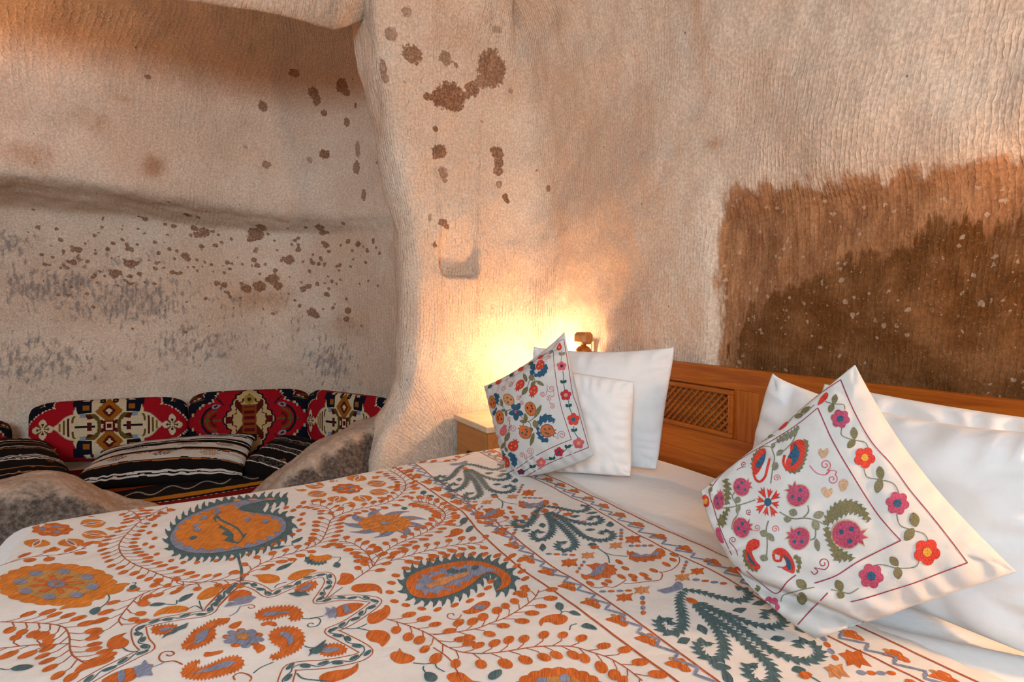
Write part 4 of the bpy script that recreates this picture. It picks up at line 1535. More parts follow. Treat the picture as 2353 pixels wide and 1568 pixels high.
class Emb:
    """collects stitched shapes lying on one cloth surface; each finished motif becomes one child object"""

    def __init__(self, bvh, parent, grid):
        self.bvh, self.parent, self.grid = bvh, parent, grid
        self.reset()
        self.count = 0
        self.base = 0.0009

    def reset(self):
        self.V, self.Fc, self.Mi = [], [], []

    def hit(self, u, v):
        d = ray(u, v).normalized()
        loc, n, i, dist = self.bvh.ray_cast(CAMP, d)
        if loc is None:
            return None, None
        if n.dot(d) > 0:
            n = -n
        return loc, n

    def down(self, x, y):
        loc, n, i, dist = self.bvh.ray_cast(Vector((x, y, 2.0)), Vector((0, 0, -1)))
        if loc is None:
            return None, None
        if n.z < 0:
            n = -n
        return loc, n

    def add(self, verts, faces, mat):
        b = len(self.V)
        self.V += verts
        self.Fc += [tuple(b + i for i in f) for f in faces]
        self.Mi += [TNAMES.index(mat)] * len(faces)

    def tess(self, poly, g):
        """triangles of a 2-D polygon with inner points so that it can follow the cloth"""
        P = np.array(poly, float)
        lo, hi = P.min(0), P.max(0)
        pts = [Vector((float(p[0]), float(p[1]))) for p in P]
        n = len(pts)
        if (hi - lo).max() > 2.2 * g:
            xs = np.arange(lo[0] + g * 0.5, hi[0], g)
            ys = np.arange(lo[1] + g * 0.5, hi[1], g)
            for i, x in enumerate(xs):
                for y in ys:
                    pts.append(Vector((float(x), float(y + (g * 0.5 if i % 2 else 0)))))
        r = delaunay_2d_cdt(pts, [], [list(range(n))], 1, 1e-6)
        return r[0], [list(f) for f in r[2]]

    def fill(self, poly, mat, layer=0):
        """poly in photo pixels"""
        try:
            pts, fs = self.tess(poly, self.grid)
        except Exception:
            return
        off = self.base + 0.0006 * layer
        out, ok = [], True
        for p in pts:
            loc, n = self.hit(p.x, p.y)
            if loc is None:
                out.append(None)
            else:
                out.append(loc + n * off)
        fs = [f for f in fs if all(out[i] is not None for i in f)]
        used = sorted({i for f in fs for i in f})
        mp = {i: k for k, i in enumerate(used)}
        if used:
            self.add([out[i] for i in used], [[mp[i] for i in f] for f in fs], mat)

    def fill_world(self, poly, mat, layer=0, g=0.02):
        """poly as (x, y) on the bed"""
        pts, fs = self.tess(poly, g)
        off = self.base + 0.0006 * layer
        out = []
        for p in pts:
            loc, n = self.down(p.x, p.y)
            out.append(None if loc is None else loc + n * off)
        fs = [f for f in fs if all(out[i] is not None for i in f)]
        used = sorted({i for f in fs for i in f})
        mp = {i: k for k, i in enumerate(used)}
        if used:
            self.add([out[i] for i in used], [[mp[i] for i in f] for f in fs], mat)

    def blob(self, x, y, rx, ry, mat, rot=0.0, layer=0, n=14):
        c, s_ = math.cos(rot), math.sin(rot)
        self.fill([(x + rx * math.cos(a) * c - ry * math.sin(a) * s_, y + rx * math.cos(a) * s_ + ry * math.sin(a) * c) for a in np.linspace(0, 2 * math.pi, n, endpoint=False)], mat, layer)

    def ribbon3(self, L, Nn, w, mat, layer=0):
        """ribbon through 3-D points; w width in metres (scalar or per point)"""
        n = len(L)
        if n < 2:
            return
        off = self.base + 0.0006 * layer
        ws = [w] * n if np.isscalar(w) else list(w)
        vs, fs = [], []
        for i in range(n):
            t = (L[min(i + 1, n - 1)] - L[max(i - 1, 0)])
            sd = Nn[i].cross(t)
            if sd.length < 1e-9:
                sd = Vector((1, 0, 0))
            sd.normalize()
            c = L[i] + Nn[i] * off
            vs += [c + sd * ws[i] * 0.5, c - sd * ws[i] * 0.5]
        for i in range(n - 1):
            fs.append((2 * i, 2 * i + 1, 2 * i + 3, 2 * i + 2))
        self.add(vs, fs, mat)

    def stroke(self, pts, w, mat, layer=0, smooth=True, n=5):
        q = smooth_pts(pts, n) if smooth and len(pts) > 2 else (smooth_pts(pts, 8) if len(pts) == 2 else np.array(pts, float))
        L, Nn = [], []
        for u, v in q:
            loc, nn = self.hit(u, v)
            if loc is None:
                if len(L) > 1:
                    self.ribbon3(L, Nn, w, mat, layer)
                L, Nn = [], []
                continue
            L.append(loc); Nn.append(nn)
        if len(L) > 1:
            self.ribbon3(L, Nn, w, mat, layer)

    def world_stroke(self, pts, w, mat, layer=0):
        L, Nn = [], []
        for x, y in pts:
            loc, nn = self.down(x, y)
            if loc is None:
                if len(L) > 1:
                    self.ribbon3(L, Nn, w, mat, layer)
                L, Nn = [], []
                continue
            L.append(loc); Nn.append(nn)
        if len(L) > 1:
            self.ribbon3(L, Nn, w, mat, layer)

    def done(self, name):
        if not self.V:
            return None
        me = bpy.data.meshes.new(name)
        me.from_pydata([tuple(v) for v in self.V], [], self.Fc)
        us = sorted(set(self.Mi))
        for k_ in us:
            me.materials.append(THREADS[TNAMES[k_]])
        mp = {k_: i for i, k_ in enumerate(us)}
        me.polygons.foreach_set('material_index', np.array([mp[k_] for k_ in self.Mi], np.int32))
        me.polygons.foreach_set('use_smooth', np.ones(len(self.Fc), bool))
        me.update()
        # every face should look away from the cloth
        o = link(name, me, None, self.parent)
        self.reset()
        self.count += 1
        return o


def serrate(poly, amp, spacing, lean=0.6, inward=0.0):
    """adds curved teeth (pointing out) to a closed pixel polygon; amp and spacing in pixels"""
    P = np.array(poly, float)
    area = 0.5 * np.sum(P[:, 0] * np.roll(P[:, 1], -1) - np.roll(P[:, 0], -1) * P[:, 1])
    sg = 1 if area > 0 else -1
    Q = np.concatenate([P, P[:1]])
    d = np.concatenate([[0], np.cumsum(np.linalg.norm(np.diff(Q, axis=0), axis=1))])
    n = max(6, int(d[-1] / spacing))
    out = []
    for i in range(n):
        s0 = d[-1] * i / n
        s1 = d[-1] * (i + 0.98) / n

        def at(s_):
            return np.array([np.interp(s_, d, Q[:, 0]), np.interp(s_, d, Q[:, 1])])
        a, b = at(s0), at(s1)
        t = b - a
        t = t / (np.linalg.norm(t) + 1e-9)
        nn = np.array([t[1], -t[0]]) * sg
        tip = a + (b - a) * (0.5 + lean * 0.6) + nn * amp
        out += [tuple(a), tuple(a + (b - a) * 0.35 + nn * amp * 0.62), tuple(tip), tuple(a + (b - a) * (0.72) + nn * amp * 0.35)]
    return out


def jag(poly, amp, seed=1, n=3):
    r = np.random.default_rng(seed)
    P = smooth_pts(poly, n, True)
    c = P.mean(0)
    k_ = np.where(np.arange(len(P)) % 2 == 0, 1 + amp, 1 - amp) + r.normal(0, amp * 0.3, len(P))
    return [tuple(c + (p - c) * q) for p, q in zip(P, k_)]


def inset(poly, f):
    P = np.array(poly, float)
    c = P.mean(0)
    return [tuple(c + (p - c) * f) for p in P]


def ell(x, y, rx, ry, n=24, rot=0.0):
    c, s_ = math.cos(rot), math.sin(rot)
    return [(x + rx * math.cos(a) * c - ry * math.sin(a) * s_, y + rx * math.cos(a) * s_ + ry * math.sin(a) * c) for a in np.linspace(0, 2 * math.pi, n, endpoint=False)]


# ------------------------------------------------------------------ the bedspread
bs = Emb(BS_BVH, bedspread, 13.0)


def wpt(u, v):
    loc, n = bs.hit(u, v)
    return loc


def vine(tile, pts, spacing=0.027, reach=0.030, first=0.02, r=0.0105, mat='orange', stem='rust', side=(1, -1), seed=0, skip=0.0, along=0.7):
    """stem with a berry on a short twig every few centimetres on either side"""
    rnd = random.Random(seed)
    q = smooth_pts(T(tile, pts), 8)
    L, Nn = [], []
    for u, v in q:
        loc, n = bs.hit(u, v)
        if loc is not None:
            L.append(loc); Nn.append(n)
    if len(L) < 3:
        return
    bs.ribbon3(L, Nn, 0.0026, stem, 0)
    D = [0.0]
    for i in range(1, len(L)):
        D.append(D[-1] + (L[i] - L[i - 1]).length)
    X = [p.x for p in L]; Y = [p.y for p in L]
    s_ = first
    k_ = 0
    while s_ < D[-1] - 0.005:
        for sd in side:
            ss = s_ + (0.0 if sd > 0 else spacing * 0.5)
            if ss > D[-1] or rnd.random() < skip:
                continue
            x, y = np.interp(ss, D, X), np.interp(ss, D, Y)
            x2, y2 = np.interp(min(ss + 0.01, D[-1]), D, X), np.interp(min(ss + 0.01, D[-1]), D, Y)
            x1, y1 = np.interp(ss - 0.01, D, X), np.interp(ss - 0.01, D, Y)
            t = np.array([x2 - x1, y2 - y1])
            t = t / (np.linalg.norm(t) + 1e-9)
            nn = np.array([-t[1], t[0]]) * sd
            rc = reach * rnd.uniform(0.85, 1.2)
            c = np.array([x, y]) + nn * rc + t * rc * along
            m1 = np.array([x, y]) + nn * rc * 0.45 + t * rc * along * 0.75
            bs.world_stroke([(x, y), tuple(m1), tuple(c)], 0.0021, stem, 0)
            a = math.atan2(nn[1] + t[1] * along, nn[0] + t[0] * along)
            rr = r * rnd.uniform(0.88, 1.15)
            bs.fill_world([(c[0] + rr * (1.22 * math.cos(b) * math.cos(a) - 0.86 * math.sin(b) * math.sin(a)), c[1] + rr * (1.22 * math.cos(b) * math.sin(a) + 0.86 * math.sin(b) * math.cos(a))) for b in np.linspace(0, 2 * math.pi, 12, endpoint=False)], mat, 1)
        s_ += spacing
        k_ += 1
    bs.done('embroidered_vine')


# ---- border: four long lines, two zigzags, two rows of small flowers
def line_x(px):
    return [wpt(*p) for p in px]


l1 = T('E', [(0, 420), (300, 600), (620, 830), (900, 990)]) + T('C', [(240, 470), (400, 610), (500, 705), (720, 865), (1000, 1060), (1250, 1250), (1450, 1400), (1690, 1568)])
l2 = T('E', [(95, 262), (330, 420), (600, 605), (900, 805), (1200, 970)]) + T('C', [(260, 405), (420, 475), (540, 540), (640, 640), (820, 770), (1040, 900), (1300, 1075), (1600, 1290), (1970, 1568)])
l3 = T('E', [(985, 85), (1150, 190), (1300, 262), (1500, 365), (1740, 480), (2000, 600), (2300, 755)]) + T('C', [(800, 190), (1000, 300), (1240, 440), (1500, 590), (1700, 690), (1950, 800), (2119, 900)]) + T('D', [(300, 360), (715, 580), (1100, 760), (1520, 966)])
l4 = T('E', [(1100, 40), (1240, 105), (1400, 200), (1600, 300), (1910, 430), (2150, 520)]) + T('C', [(760, 120), (960, 210), (1180, 310), (1400, 420), (1560, 495), (1800, 600), (2100, 730)]) + T('D', [(550, 290), (925, 480), (1400, 700), (1960, 966)])
LX = []
for ln in (l1, l2, l3, l4):
    W = [wpt(*p) for p in ln]
    W = [w for w in W if w is not None]
    W.sort(key=lambda w: -w.y)
    # keep the line monotone and running on to both sides of the bed
    ys_ = np.array([w.y for w in W]); xs_ = np.array([w.x for w in W])
    LX.append((ys_[::-1], xs_[::-1]))


def border_x(i, y):
    ys_, xs_ = LX[i]
    return float(np.interp(y, ys_, xs_))


for i in range(4):
    yy = np.arange(BED_Y0 + 0.0, BED_Y1 - 0.001, 0.02)
    sm = np.convolve(np.pad([border_x(i, y) for y in yy], 3, 'edge'), np.ones(7) / 7, 'valid')
    bs.world_stroke(list(zip(sm, yy)), 0.0052 if i in (0, 3) else 0.0046, 'rust', 0)
    bs.done('embroidered_line')


def band(i0, i1, frac, seed, flip=False, pitch=0.098):
    """zigzag beside a row of three-lobed flowers, between two border lines"""
    pts = []
    y = BED_Y1 - 0.02
    k_ = 0
    half = pitch / 4
    while y > BED_Y0 + 0.01:
        a, b = border_x(i0, y), border_x(i1, y)
        w = b - a
        f = frac + (0.15 if k_ % 2 else -0.15)
        pts.append((a + w * f, y - (half * 0.55 if k_ % 2 else 0)))
        y -= half
        k_ += 1
    q = []
    for p0, p1 in zip(pts[:-1], pts[1:]):
        for t in (0, 0.5):
            q.append((p0[0] + (p1[0] - p0[0]) * t, p0[1] + (p1[1] - p0[1]) * t))
    bs.world_stroke(q, 0.0068, 'blue', 1)
    bs.done('embroidered_zigzag')


band(0, 1, 0.79, 1)
band(2, 3, 0.30, 2)


def trefoil(u, v, size, seed, mat='orange', toward=-1):
    loc, n = bs.hit(u, v)
    if loc is None:
        return
    rnd = random.Random(seed)
    x, y = loc.x, loc.y
    pts = []
    for a in np.linspace(0, 2 * math.pi, 30, endpoint=False):
        r_ = size * (0.86 + 0.20 * math.cos(3 * (a - 0.5)) + 0.05 * math.sin(7 * a + seed))
        if abs((a - math.pi * 0.85 + math.pi) % (2 * math.pi) - math.pi) < 0.22:
            r_ *= 1.22
        pts.append((x + r_ * math.cos(a) * 0.92, y + r_ * math.sin(a) * 1.12))
    bs.fill_world(pts, mat, 0)
    bs.fill_world([(x + size * (1.15 * math.cos(t) * 0.25) + size * 0.05, y + size * 0.95 + size * 0.32 * math.sin(t)) for t in np.linspace(0, 6.28, 7, endpoint=False)], 'gold', 0)
    bs.fill_world([(x + size * 0.18 * math.cos(t) + size * 0.3, y + size * 0.14 * math.sin(t) - 0.1 * size) for t in np.linspace(0, 6.28, 8, endpoint=False)], 'peach', 1)
    bs.done('embroidered_flower')


row1 = T('E', [(70, 365), (175, 440), (310, 520), (440, 615), (585, 705), (715, 795), (845, 880), (1000, 960), (1130, 1075)]) + T('C', [(455, 530), (545, 620), (650, 715), (785, 805), (930, 905), (1095, 1020), (1280, 1140), (1485, 1275), (1700, 1450)])
row2 = T('E', [(1180, 105), (1290, 165)]) + T('C', [(790, 160), (875, 198), (970, 240), (1070, 290), (1175, 345), (1290, 405), (1415, 475), (1565, 555), (1740, 640), (1935, 735), (2100, 800)]) + T('D', [(930, 580), (1300, 750), (1700, 930)])
for i, (u, v) in enumerate(row1):
    trefoil(u, v, 0.0205, i, 'orange')
for i, (u, v) in enumerate(row2):
    trefoil(u, v, 0.0195, i + 50, 'orange')


# ---- teal scrolls between the borders, drawn once and repeated along the bed
def serr_stroke_world(pts, w, tooth, spacing, mat, layer=0, side=1, taper=True):
    """band with teeth: pts (x, y) dense"""
    P = np.array(pts)
    d = np.concatenate([[0], np.cumsum(np.linalg.norm(np.diff(P, axis=0), axis=1))])
    n = max(4, int(d[-1] / spacing))
    ss = np.linspace(0, d[-1], n * 4 + 1)
    X = np.interp(ss, d, P[:, 0]); Y = np.interp(ss, d, P[:, 1])
    tx, ty = np.gradient(X), np.gradient(Y)
    ln = np.hypot(tx, ty) + 1e-9
    nx, ny = -ty / ln, tx / ln
    f = ss / d[-1]
    ww = w * (0.55 + 0.45 * np.sin(np.pi * np.clip(f * 1.05, 0, 1)) if taper else 1.0) * 0.5
    Lf, Rt = [], []
    for i in range(len(ss)):
        ph_ = i % 4
        kt = [0.0, 0.45, 1.0, 0.25][ph_]
        bk = [0.0, 0.15, 0.8, 0.1][ph_]
        lean = tx[i] / ln[i], ty[i] / ln[i]
        Lf.append((X[i] + side * nx[i] * (ww[i] + tooth * kt) + lean[0] * tooth * bk * 0.7, Y[i] + side * ny[i] * (ww[i] + tooth * kt) + lean[1] * tooth * bk * 0.7))
        kt2 = kt * 0.75
        Rt.append((X[i] - side * nx[i] * (ww[i] + tooth * kt2) + lean[0] * tooth * bk * 0.7, Y[i] - side * ny[i] * (ww[i] + tooth * kt2) + lean[1] * tooth * bk * 0.7))
    off = bs.base + 0.0006 * layer
    vs = []
    ok = True
    for (a, c, b) in zip(Lf, zip(X, Y), Rt):
        for p in (a, c, b):
            loc, n_ = bs.down(*p)
            if loc is None:
                return
            vs.append(loc + n_ * off)
    fs = []
    for i in range(len(ss) - 1):
        fs.append((3 * i, 3 * i + 1, 3 * i + 4, 3 * i + 3))
        fs.append((3 * i + 1, 3 * i + 2, 3 * i + 5, 3 * i + 4))
    bs.add(vs, fs, mat)


def to_world(tile, pts, n=8):
    out = []
    for u, v in smooth_pts(T(tile, pts), n):
        l_ = wpt(u, v)
        if l_ is not None:
            out.append((l_.x, l_.y))
    return out


SC_REF = wpt(*T('C', [(762, 385)])[0])
SCROLL = [
    ('C', [(765, 395), (830, 445), (895, 505), (945, 560), (972, 610), (945, 645), (890, 655), (852, 630), (872, 598), (910, 606)], 0.017, 1),
    ('C', [(790, 388), (870, 428), (950, 490), (1020, 548), (1100, 580), (1180, 583), (1235, 560), (1222, 528), (1178, 520), (1150, 542)], 0.017, -1),
    ('C', [(765, 398), (800, 450), (815, 505), (790, 555), (735, 582), (692, 572), (680, 540), (715, 520), (745, 535)], 0.016, 1),
    ('C', [(740, 352), (702, 385), (682, 430), (650, 472), (595, 492), (550, 478), (556, 450), (600, 447), (612, 465)], 0.017, 1),
    ('C', [(742, 345), (830, 352), (920, 372), (1000, 384), (1055, 368), (1052, 345), (1010, 342)], 0.014, -1),
    ('C', [(805, 388), (900, 430), (1000, 462), (1100, 470), (1155, 448), (1130, 420), (1090, 424), (1072, 445)], 0.014, -1),
]
SCW = [(to_world(t, p), w, sd) for t, p, w, sd in SCROLL]
SCL = [to_world('C', p, 4) for p in (
    [(718, 480), (740, 462), (770, 478), (750, 498)], [(595, 522), (625, 505), (665, 510), (635, 528)], [(722, 640), (745, 605), (772, 635), (745, 662)],
    [(935, 418), (965, 408), (1010, 412), (970, 428)], [(1045, 398), (1090, 384), (1130, 388), (1090, 402)], [(1040, 512), (1075, 500), (1115, 508), (1075, 520)],
    [(1185, 480), (1215, 452), (1245, 475), (1220, 492)])]
SCH = to_world('C', [(612, 352), (650, 345), (700, 335), (735, 318), (758, 325), (745, 342), (700, 352), (650, 362)], 4)
SCD = [(SC_REF.x + 0.011 * math.cos(a), SC_REF.y + 0.014 * math.sin(a)) for a in np.linspace(0, 6.28, 12, endpoint=False)]


def scroll(dx, dy, zs=1.0):
    mv = lambda P: [(x + dx, y + dy) for x, y in P]
    for pts, w, sd in SCW:
        if len(pts) > 3:
            serr_stroke_world(mv(pts), w * 0.72, 0.0105, 0.0135, 'teal', 1, sd)
    for l_ in SCL:
        bs.fill_world(mv(l_), 'teal', 0)
    bs.fill_world(mv(SCH), 'blue', 2)
    bs.fill_world(mv(SCD), 'orange', 3)
    # leaf stems
    bs.done('embroidered_scroll')


R2 = wpt(*T('C', [(1785, 1010)])[0])
R0 = wpt(*T('E', [(820, 345)])[0])
print('scroll refs', SC_REF[:], R2[:], R0[:])
scroll(0, 0)
scroll(R2.x - SC_REF.x, R2.y - SC_REF.y)
scroll(R0.x - SC_REF.x, R0.y - SC_REF.y)

# ---- groups of small motifs between the scrolls
CL_REF = SC_REF


def cluster_shapes():
    S = []

    def w(tile, pts, mat, layer, n=4):
        S.append(('f', to_world_closed(tile, pts, n), mat, layer))

    def to_world_closed(tile, pts, n):
        out = []
        P = smooth_pts(T(tile, pts), n, True) if n > 1 else np.array(T(tile, pts))
        for u, v in P:
            l_ = wpt(u, v)
            if l_ is not None:
                out.append((l_.x, l_.y))
        return out
    pz = [(1335, 650), (1352, 668), (1372, 660), (1390, 672), (1440, 690), (1500, 682), (1530, 655), (1545, 640), (1575, 642), (1598, 660), (1602, 692), (1575, 700), (1570, 715), (1530, 712), (1520, 730), (1480, 725), (1465, 738), (1425, 728), (1405, 738), (1375, 725), (1345, 715), (1350, 695), (1332, 680)]
    w('C', pz, 'orange', 1, 1)
    w('C', [(1360, 690), (1400, 672), (1430, 690), (1470, 680), (1500, 690), (1530, 665), (1560, 668), (1545, 692), (1480, 700), (1420, 702), (1370, 700)], 'blue', 2, 1)
    qz = [(1012, 818), (1050, 828), (1085, 815), (1098, 790), (1072, 770), (1045, 756), (1090, 752), (1120, 742), (1160, 752), (1190, 738), (1210, 755), (1250, 758), (1245, 775), (1270, 790), (1252, 805), (1262, 820), (1225, 828), (1215, 850), (1160, 845), (1130, 862), (1080, 850), (1050, 862), (1020, 845)]
    w('C', qz, 'orange', 1, 1)
    w('C', [(1050, 835), (1090, 820), (1110, 780), (1150, 755), (1200, 758), (1175, 775), (1190, 790), (1160, 800), (1165, 820), (1130, 825), (1110, 838)], 'blue', 2, 1)
    for (x, y, rx, ry, ro) in ((1280, 735, 30, 13, .4), (1322, 780, 30, 12, .3), (1295, 838, 34, 13, .4), (1375, 835, 36, 15, .3), (1205, 870, 28, 13, .2), (1078, 886, 32, 15, .4), (1178, 890, 26, 11, .3), (1452, 825, 36, 13, .3),
                               (1520, 795, 34, 12, .3), (1608, 752, 34, 12, .4), (1655, 720, 28, 11, .3), (1660, 685, 32, 11, .3), (1385, 862, 22, 9, .2), (1480, 853, 28, 10, .2)):
        S.append(('f', to_world_closed('C', ell(x, y, rx, ry, 12, ro), 1), 'orange', 1))
    # stems under the leaves
    for P in ([(1080, 905), (1140, 915), (1185, 905), (1240, 910), (1300, 880), (1330, 855)], [(1310, 885), (1400, 880), (1470, 870), (1560, 860), (1580, 820), (1560, 800)], [(1560, 810), (1640, 790), (1690, 750), (1700, 710), (1680, 690)]):
        S.append(('s', to_world('C', P, 6), 'rust', 0, 0.0024))
    S.append(('s', to_world('C', [(1110, 625), (1150, 650), (1200, 690), (1212, 742)], 6), 'teal', 0, 0.0032))
    S.append(('s', to_world('C', [(1160, 660), (1230, 685), (1340, 695)], 6), 'teal', 0, 0.0026))
    w('C', [(1060, 615), (1090, 600), (1125, 612), (1100, 625)], 'teal', 0)
    w('C', [(1075, 632), (1110, 618), (1140, 630), (1105, 645)], 'orange', 1)
    stars = lambda x, y, s_: [(x - 48 * s_, y - 14 * s_), (x - 15 * s_, y - 18 * s_), (x - 5 * s_, y - 26 * s_), (x + 12 * s_, y - 18 * s_), (x + 52 * s_, y - 26 * s_), (x + 38 * s_, y - 4 * s_), (x + 50 * s_, y + 20 * s_), (x + 14 * s_, y + 15 * s_), (x - 4 * s_, y + 27 * s_), (x - 16 * s_, y + 16 * s_), (x - 48 * s_, y + 22 * s_), (x - 36 * s_, y + 2 * s_)]
    for (x, y, s_) in ((1060, 690, .95), (1255, 620, .95), (1435, 932, 1.15), (1718, 842, 1.1)):
        w('C', stars(x, y, s_), 'peach', 0, 1)
    for (x, y, s_) in ((932, 740, 1.2), (1375, 578, 1.15), (1822, 800, 1.0), (1315, 982, 1.2)):
        w('C', stars(x, y, s_), 'orange', 0, 1)
    for (x0, y0, x1, y1, rr, rv) in ((790, 678, 955, 686, 24, 8), (1365, 622, 1500, 620, 22, 8), (1295, 512, 1292, 575, 15, 10), (1035, 735, 988, 802, 13, 11), (1748, 735, 1722, 802, 14, 11), (1165, 940, 1345, 934, 26, 8), (1442, 985, 1447, 1088, 19, 16), (1815, 858, 2005, 884, 28, 9)):
        for k_ in range(4):
            t = k_ / 3
            S.append(('f', to_world_closed('C', ell(x0 + (x1 - x0) * t, y0 + (y1 - y0) * t, rr, rv, 10), 1), 'blue' if k_ % 2 == 0 else 'orange', 0))
    return S


CSH = cluster_shapes()


def cluster(dx, dy):
    for s_ in CSH:
        P = [(x + dx, y + dy) for x, y in s_[1]]
        if len(P) < 3:
            continue
        if s_[0] == 'f':
            bs.fill_world(P, s_[2], s_[3])
        else:
            bs.world_stroke(P, s_[4], s_[2], s_[3])
    bs.done('embroidered_sprig')


cluster(0, 0)
cluster(R0.x - SC_REF.x, R0.y - SC_REF.y)
cluster(R2.x - SC_REF.x, R2.y - SC_REF.y)
for P in ([(50, 275), (180, 262), (300, 255), (440, 225), (560, 205), (700, 190), (800, 160), (930, 118)],):
    vine('E', [(150, 262), (300, 262), (440, 250), (560, 245), (680, 238), (740, 195), (830, 160), (930, 128)], 0.05, 0.016, 0.01, 0.012, 'orange', 'rust', (1,), 5)

# ---- vines of the field
vine('A', [(1160, 352), (1060, 400), (975, 450), (900, 520), (842, 585), (828, 640), (860, 700), (935, 750), (1060, 800), (1160, 840), (1270, 870), (1400, 876), (1520, 862), (1655, 862)], 0.031, 0.031, 0.0, 0.0098, seed=1)
vine('A', [(880, 368), (940, 395), (977, 445)], 0.03, 0.025, 0.01, 0.009, seed=2)
vine('A', [(1400, 884), (1240, 900), (1120, 915), (1035, 940), (960, 975), (905, 1030), (855, 1090), (826, 1140), (850, 1178)], 0.032, 0.032, 0.02, 0.0105, seed=3)
vine('A', [(0, 1152), (150, 1155), (300, 1162), (400, 1175), (455, 1200), (482, 1260), (484, 1330), (510, 1390), (600, 1446)], 0.027, 0.034, 0.01, 0.0112, seed=4)
vine('A', [(480, 1302), (330, 1310), (200, 1315), (60, 1330), (0, 1336)], 0.036, 0.028, 0.03, 0.0112, seed=5)
vine('A', [(0, 762), (60, 740), (200, 702), (320, 690), (440, 680), (520, 658), (600, 637)], 0.05, 0.026, 0.02, 0.012, seed=6)
vine('B', [(170, 870), (220, 800), (330, 735), (460, 690), (560, 660), (650, 630), (722, 585), (765, 500), (790, 440), (860, 402), (950, 372), (1060, 350), (1180, 320), (1262, 272), (1306, 220), (1300, 170), (1245, 122), (1185, 92)], 0.030, 0.031, 0.03, 0.0102, seed=7)
vine('B', [(806, 425), (782, 372), (722, 342), (640, 330)], 0.03, 0.027, 0.02, 0.0095, seed=8)
vine('B', [(948, 860), (1020, 812), (1080, 765), (1120, 710), (1180, 652), (1270, 600), (1360, 565), (1460, 520), (1542, 470), (1582, 420), (1572, 380), (1512, 342), (1440, 320), (1378, 308)], 0.029, 0.031, 0.03, 0.0105, seed=9)
vine('B', [(1080, 765), (1052, 692), (1000, 642), (930, 602), (850, 590)], 0.028, 0.029, 0.02, 0.0108, seed=10)
vine('B', [(1095, 758), (1240, 716), (1400, 670), (1560, 632), (1700, 610), (1850, 598)], 0.03, 0.030, 0.04, 0.0108, seed=11)
vine('B', [(1170, 1130), (1290, 1165), (1400, 1205), (1490, 1250), (1570, 1310), (1680, 1358), (1800, 1372), (1920, 1368), (2080, 1345), (2210, 1325), (2360, 1320), (2480, 1326), (2600, 1362), (2720, 1402), (2840, 1472), (2955, 1562)], 0.033, 0.031, 0.01, 0.0118, seed=12)
vine('B', [(1500, 1243), (1640, 1226), (1800, 1198), (1900, 1160), (2010, 1118), (2130, 1045), (2205, 985), (2235, 930)], 0.033, 0.030, 0.03, 0.0118, seed=13)
vine('B', [(1500, 1330), (1620, 1420), (1700, 1568)], 0.04, 0.03, 0.3, 0.011, seed=14)
vine('E', [(330, 1165), (430, 1090), (520, 1040), (548, 980), (530, 930), (470, 880), (400, 835), (300, 805), (200, 790), (120, 790)], 0.024, 0.026, 0.02, 0.0095, seed=15)
vine('E', [(0, 640), (10, 590), (0, 560)], 0.03, 0.026, 0.0, 0.01, seed=16)


# ---- paisley medallions
def px(tile, pts, n=5):
    return [tuple(p) for p in smooth_pts(T(tile, pts), n, True)]


big = [(1170, 560), (1200, 500), (1260, 440), (1340, 395), (1420, 360), (1500, 325), (1620, 300), (1760, 288), (1900, 288), (2005, 292), (1960, 312), (1860, 318), (1770, 335), (1700, 362), (1760, 378), (1860, 392), (1950, 405), (2010, 435), (2035, 480), (2005, 540), (1930, 590), (1830, 632), (1720, 655), (1600, 680), (1450, 692), (1320, 690), (1220, 662), (1175, 615)]
bs.fill(serrate(px('A', big, 4), 15, 17, 0.7), 'teal', 0)
gin = [(1185, 560), (1230, 480), (1300, 425), (1400, 380), (1500, 345), (1640, 312), (1780, 300), (1930, 302), (1860, 308), (1740, 330), (1660, 362), (1730, 388), (1850, 402), (1950, 425), (1990, 470), (1970, 530), (1880, 585), (1780, 625), (1650, 650), (1500, 672), (1350, 672), (1240, 645), (1195, 605)]
bs.fill(px('A', gin, 4), 'blue', 1)
oin = [(1205, 560), (1225, 540), (1215, 520), (1250, 515), (1235, 480), (1290, 470), (1280, 445), (1330, 440), (1330, 410), (1390, 410), (1400, 385), (1450, 390), (1470, 362), (1510, 375), (1530, 340), (1580, 350), (1600, 330), (1650, 350), (1660, 372), (1700, 395), (1720, 385), (1760, 410), (1790, 395), (1830, 420), (1880, 415), (1890, 440), (1940, 445), (1930, 470), (1975, 480), (1940, 500), (1960, 525), (1900, 530), (1920, 560), (1850, 555), (1860, 590), (1790, 580), (1780, 615), (1720, 600), (1690, 640), (1640, 625), (1590, 650), (1520, 640), (1460, 660), (1400, 640), (1350, 655), (1330, 625), (1270, 630), (1280, 600), (1225, 600), (1240, 575)]
bs.fill(T('A', oin), 'amber', 2)
bs.fill(T('A', [(1480, 430), (1510, 405), (1540, 440), (1600, 470), (1660, 500), (1690, 545), (1720, 540), (1690, 580), (1660, 612), (1610, 605), (1560, 590), (1590, 560), (1540, 545), (1570, 520), (1520, 500), (1540, 475), (1495, 455)]), 'teal', 3)
bs.fill(px('A', [(1510, 435), (1545, 462), (1610, 490), (1660, 525), (1685, 570), (1660, 602), (1625, 590), (1625, 550), (1590, 515), (1530, 480), (1505, 455)], 3), 'amber', 4)
for k_, (x, y) in enumerate([(1345, 570), (1370, 515), (1365, 482), (1418, 432), (1512, 390), (1725, 442), (1850, 455)]):
    bs.blob(*T('A', [(x, y)])[0], 9, 4.2, 'blue' if k_ != 0 else 'teal', -0.25, 4)
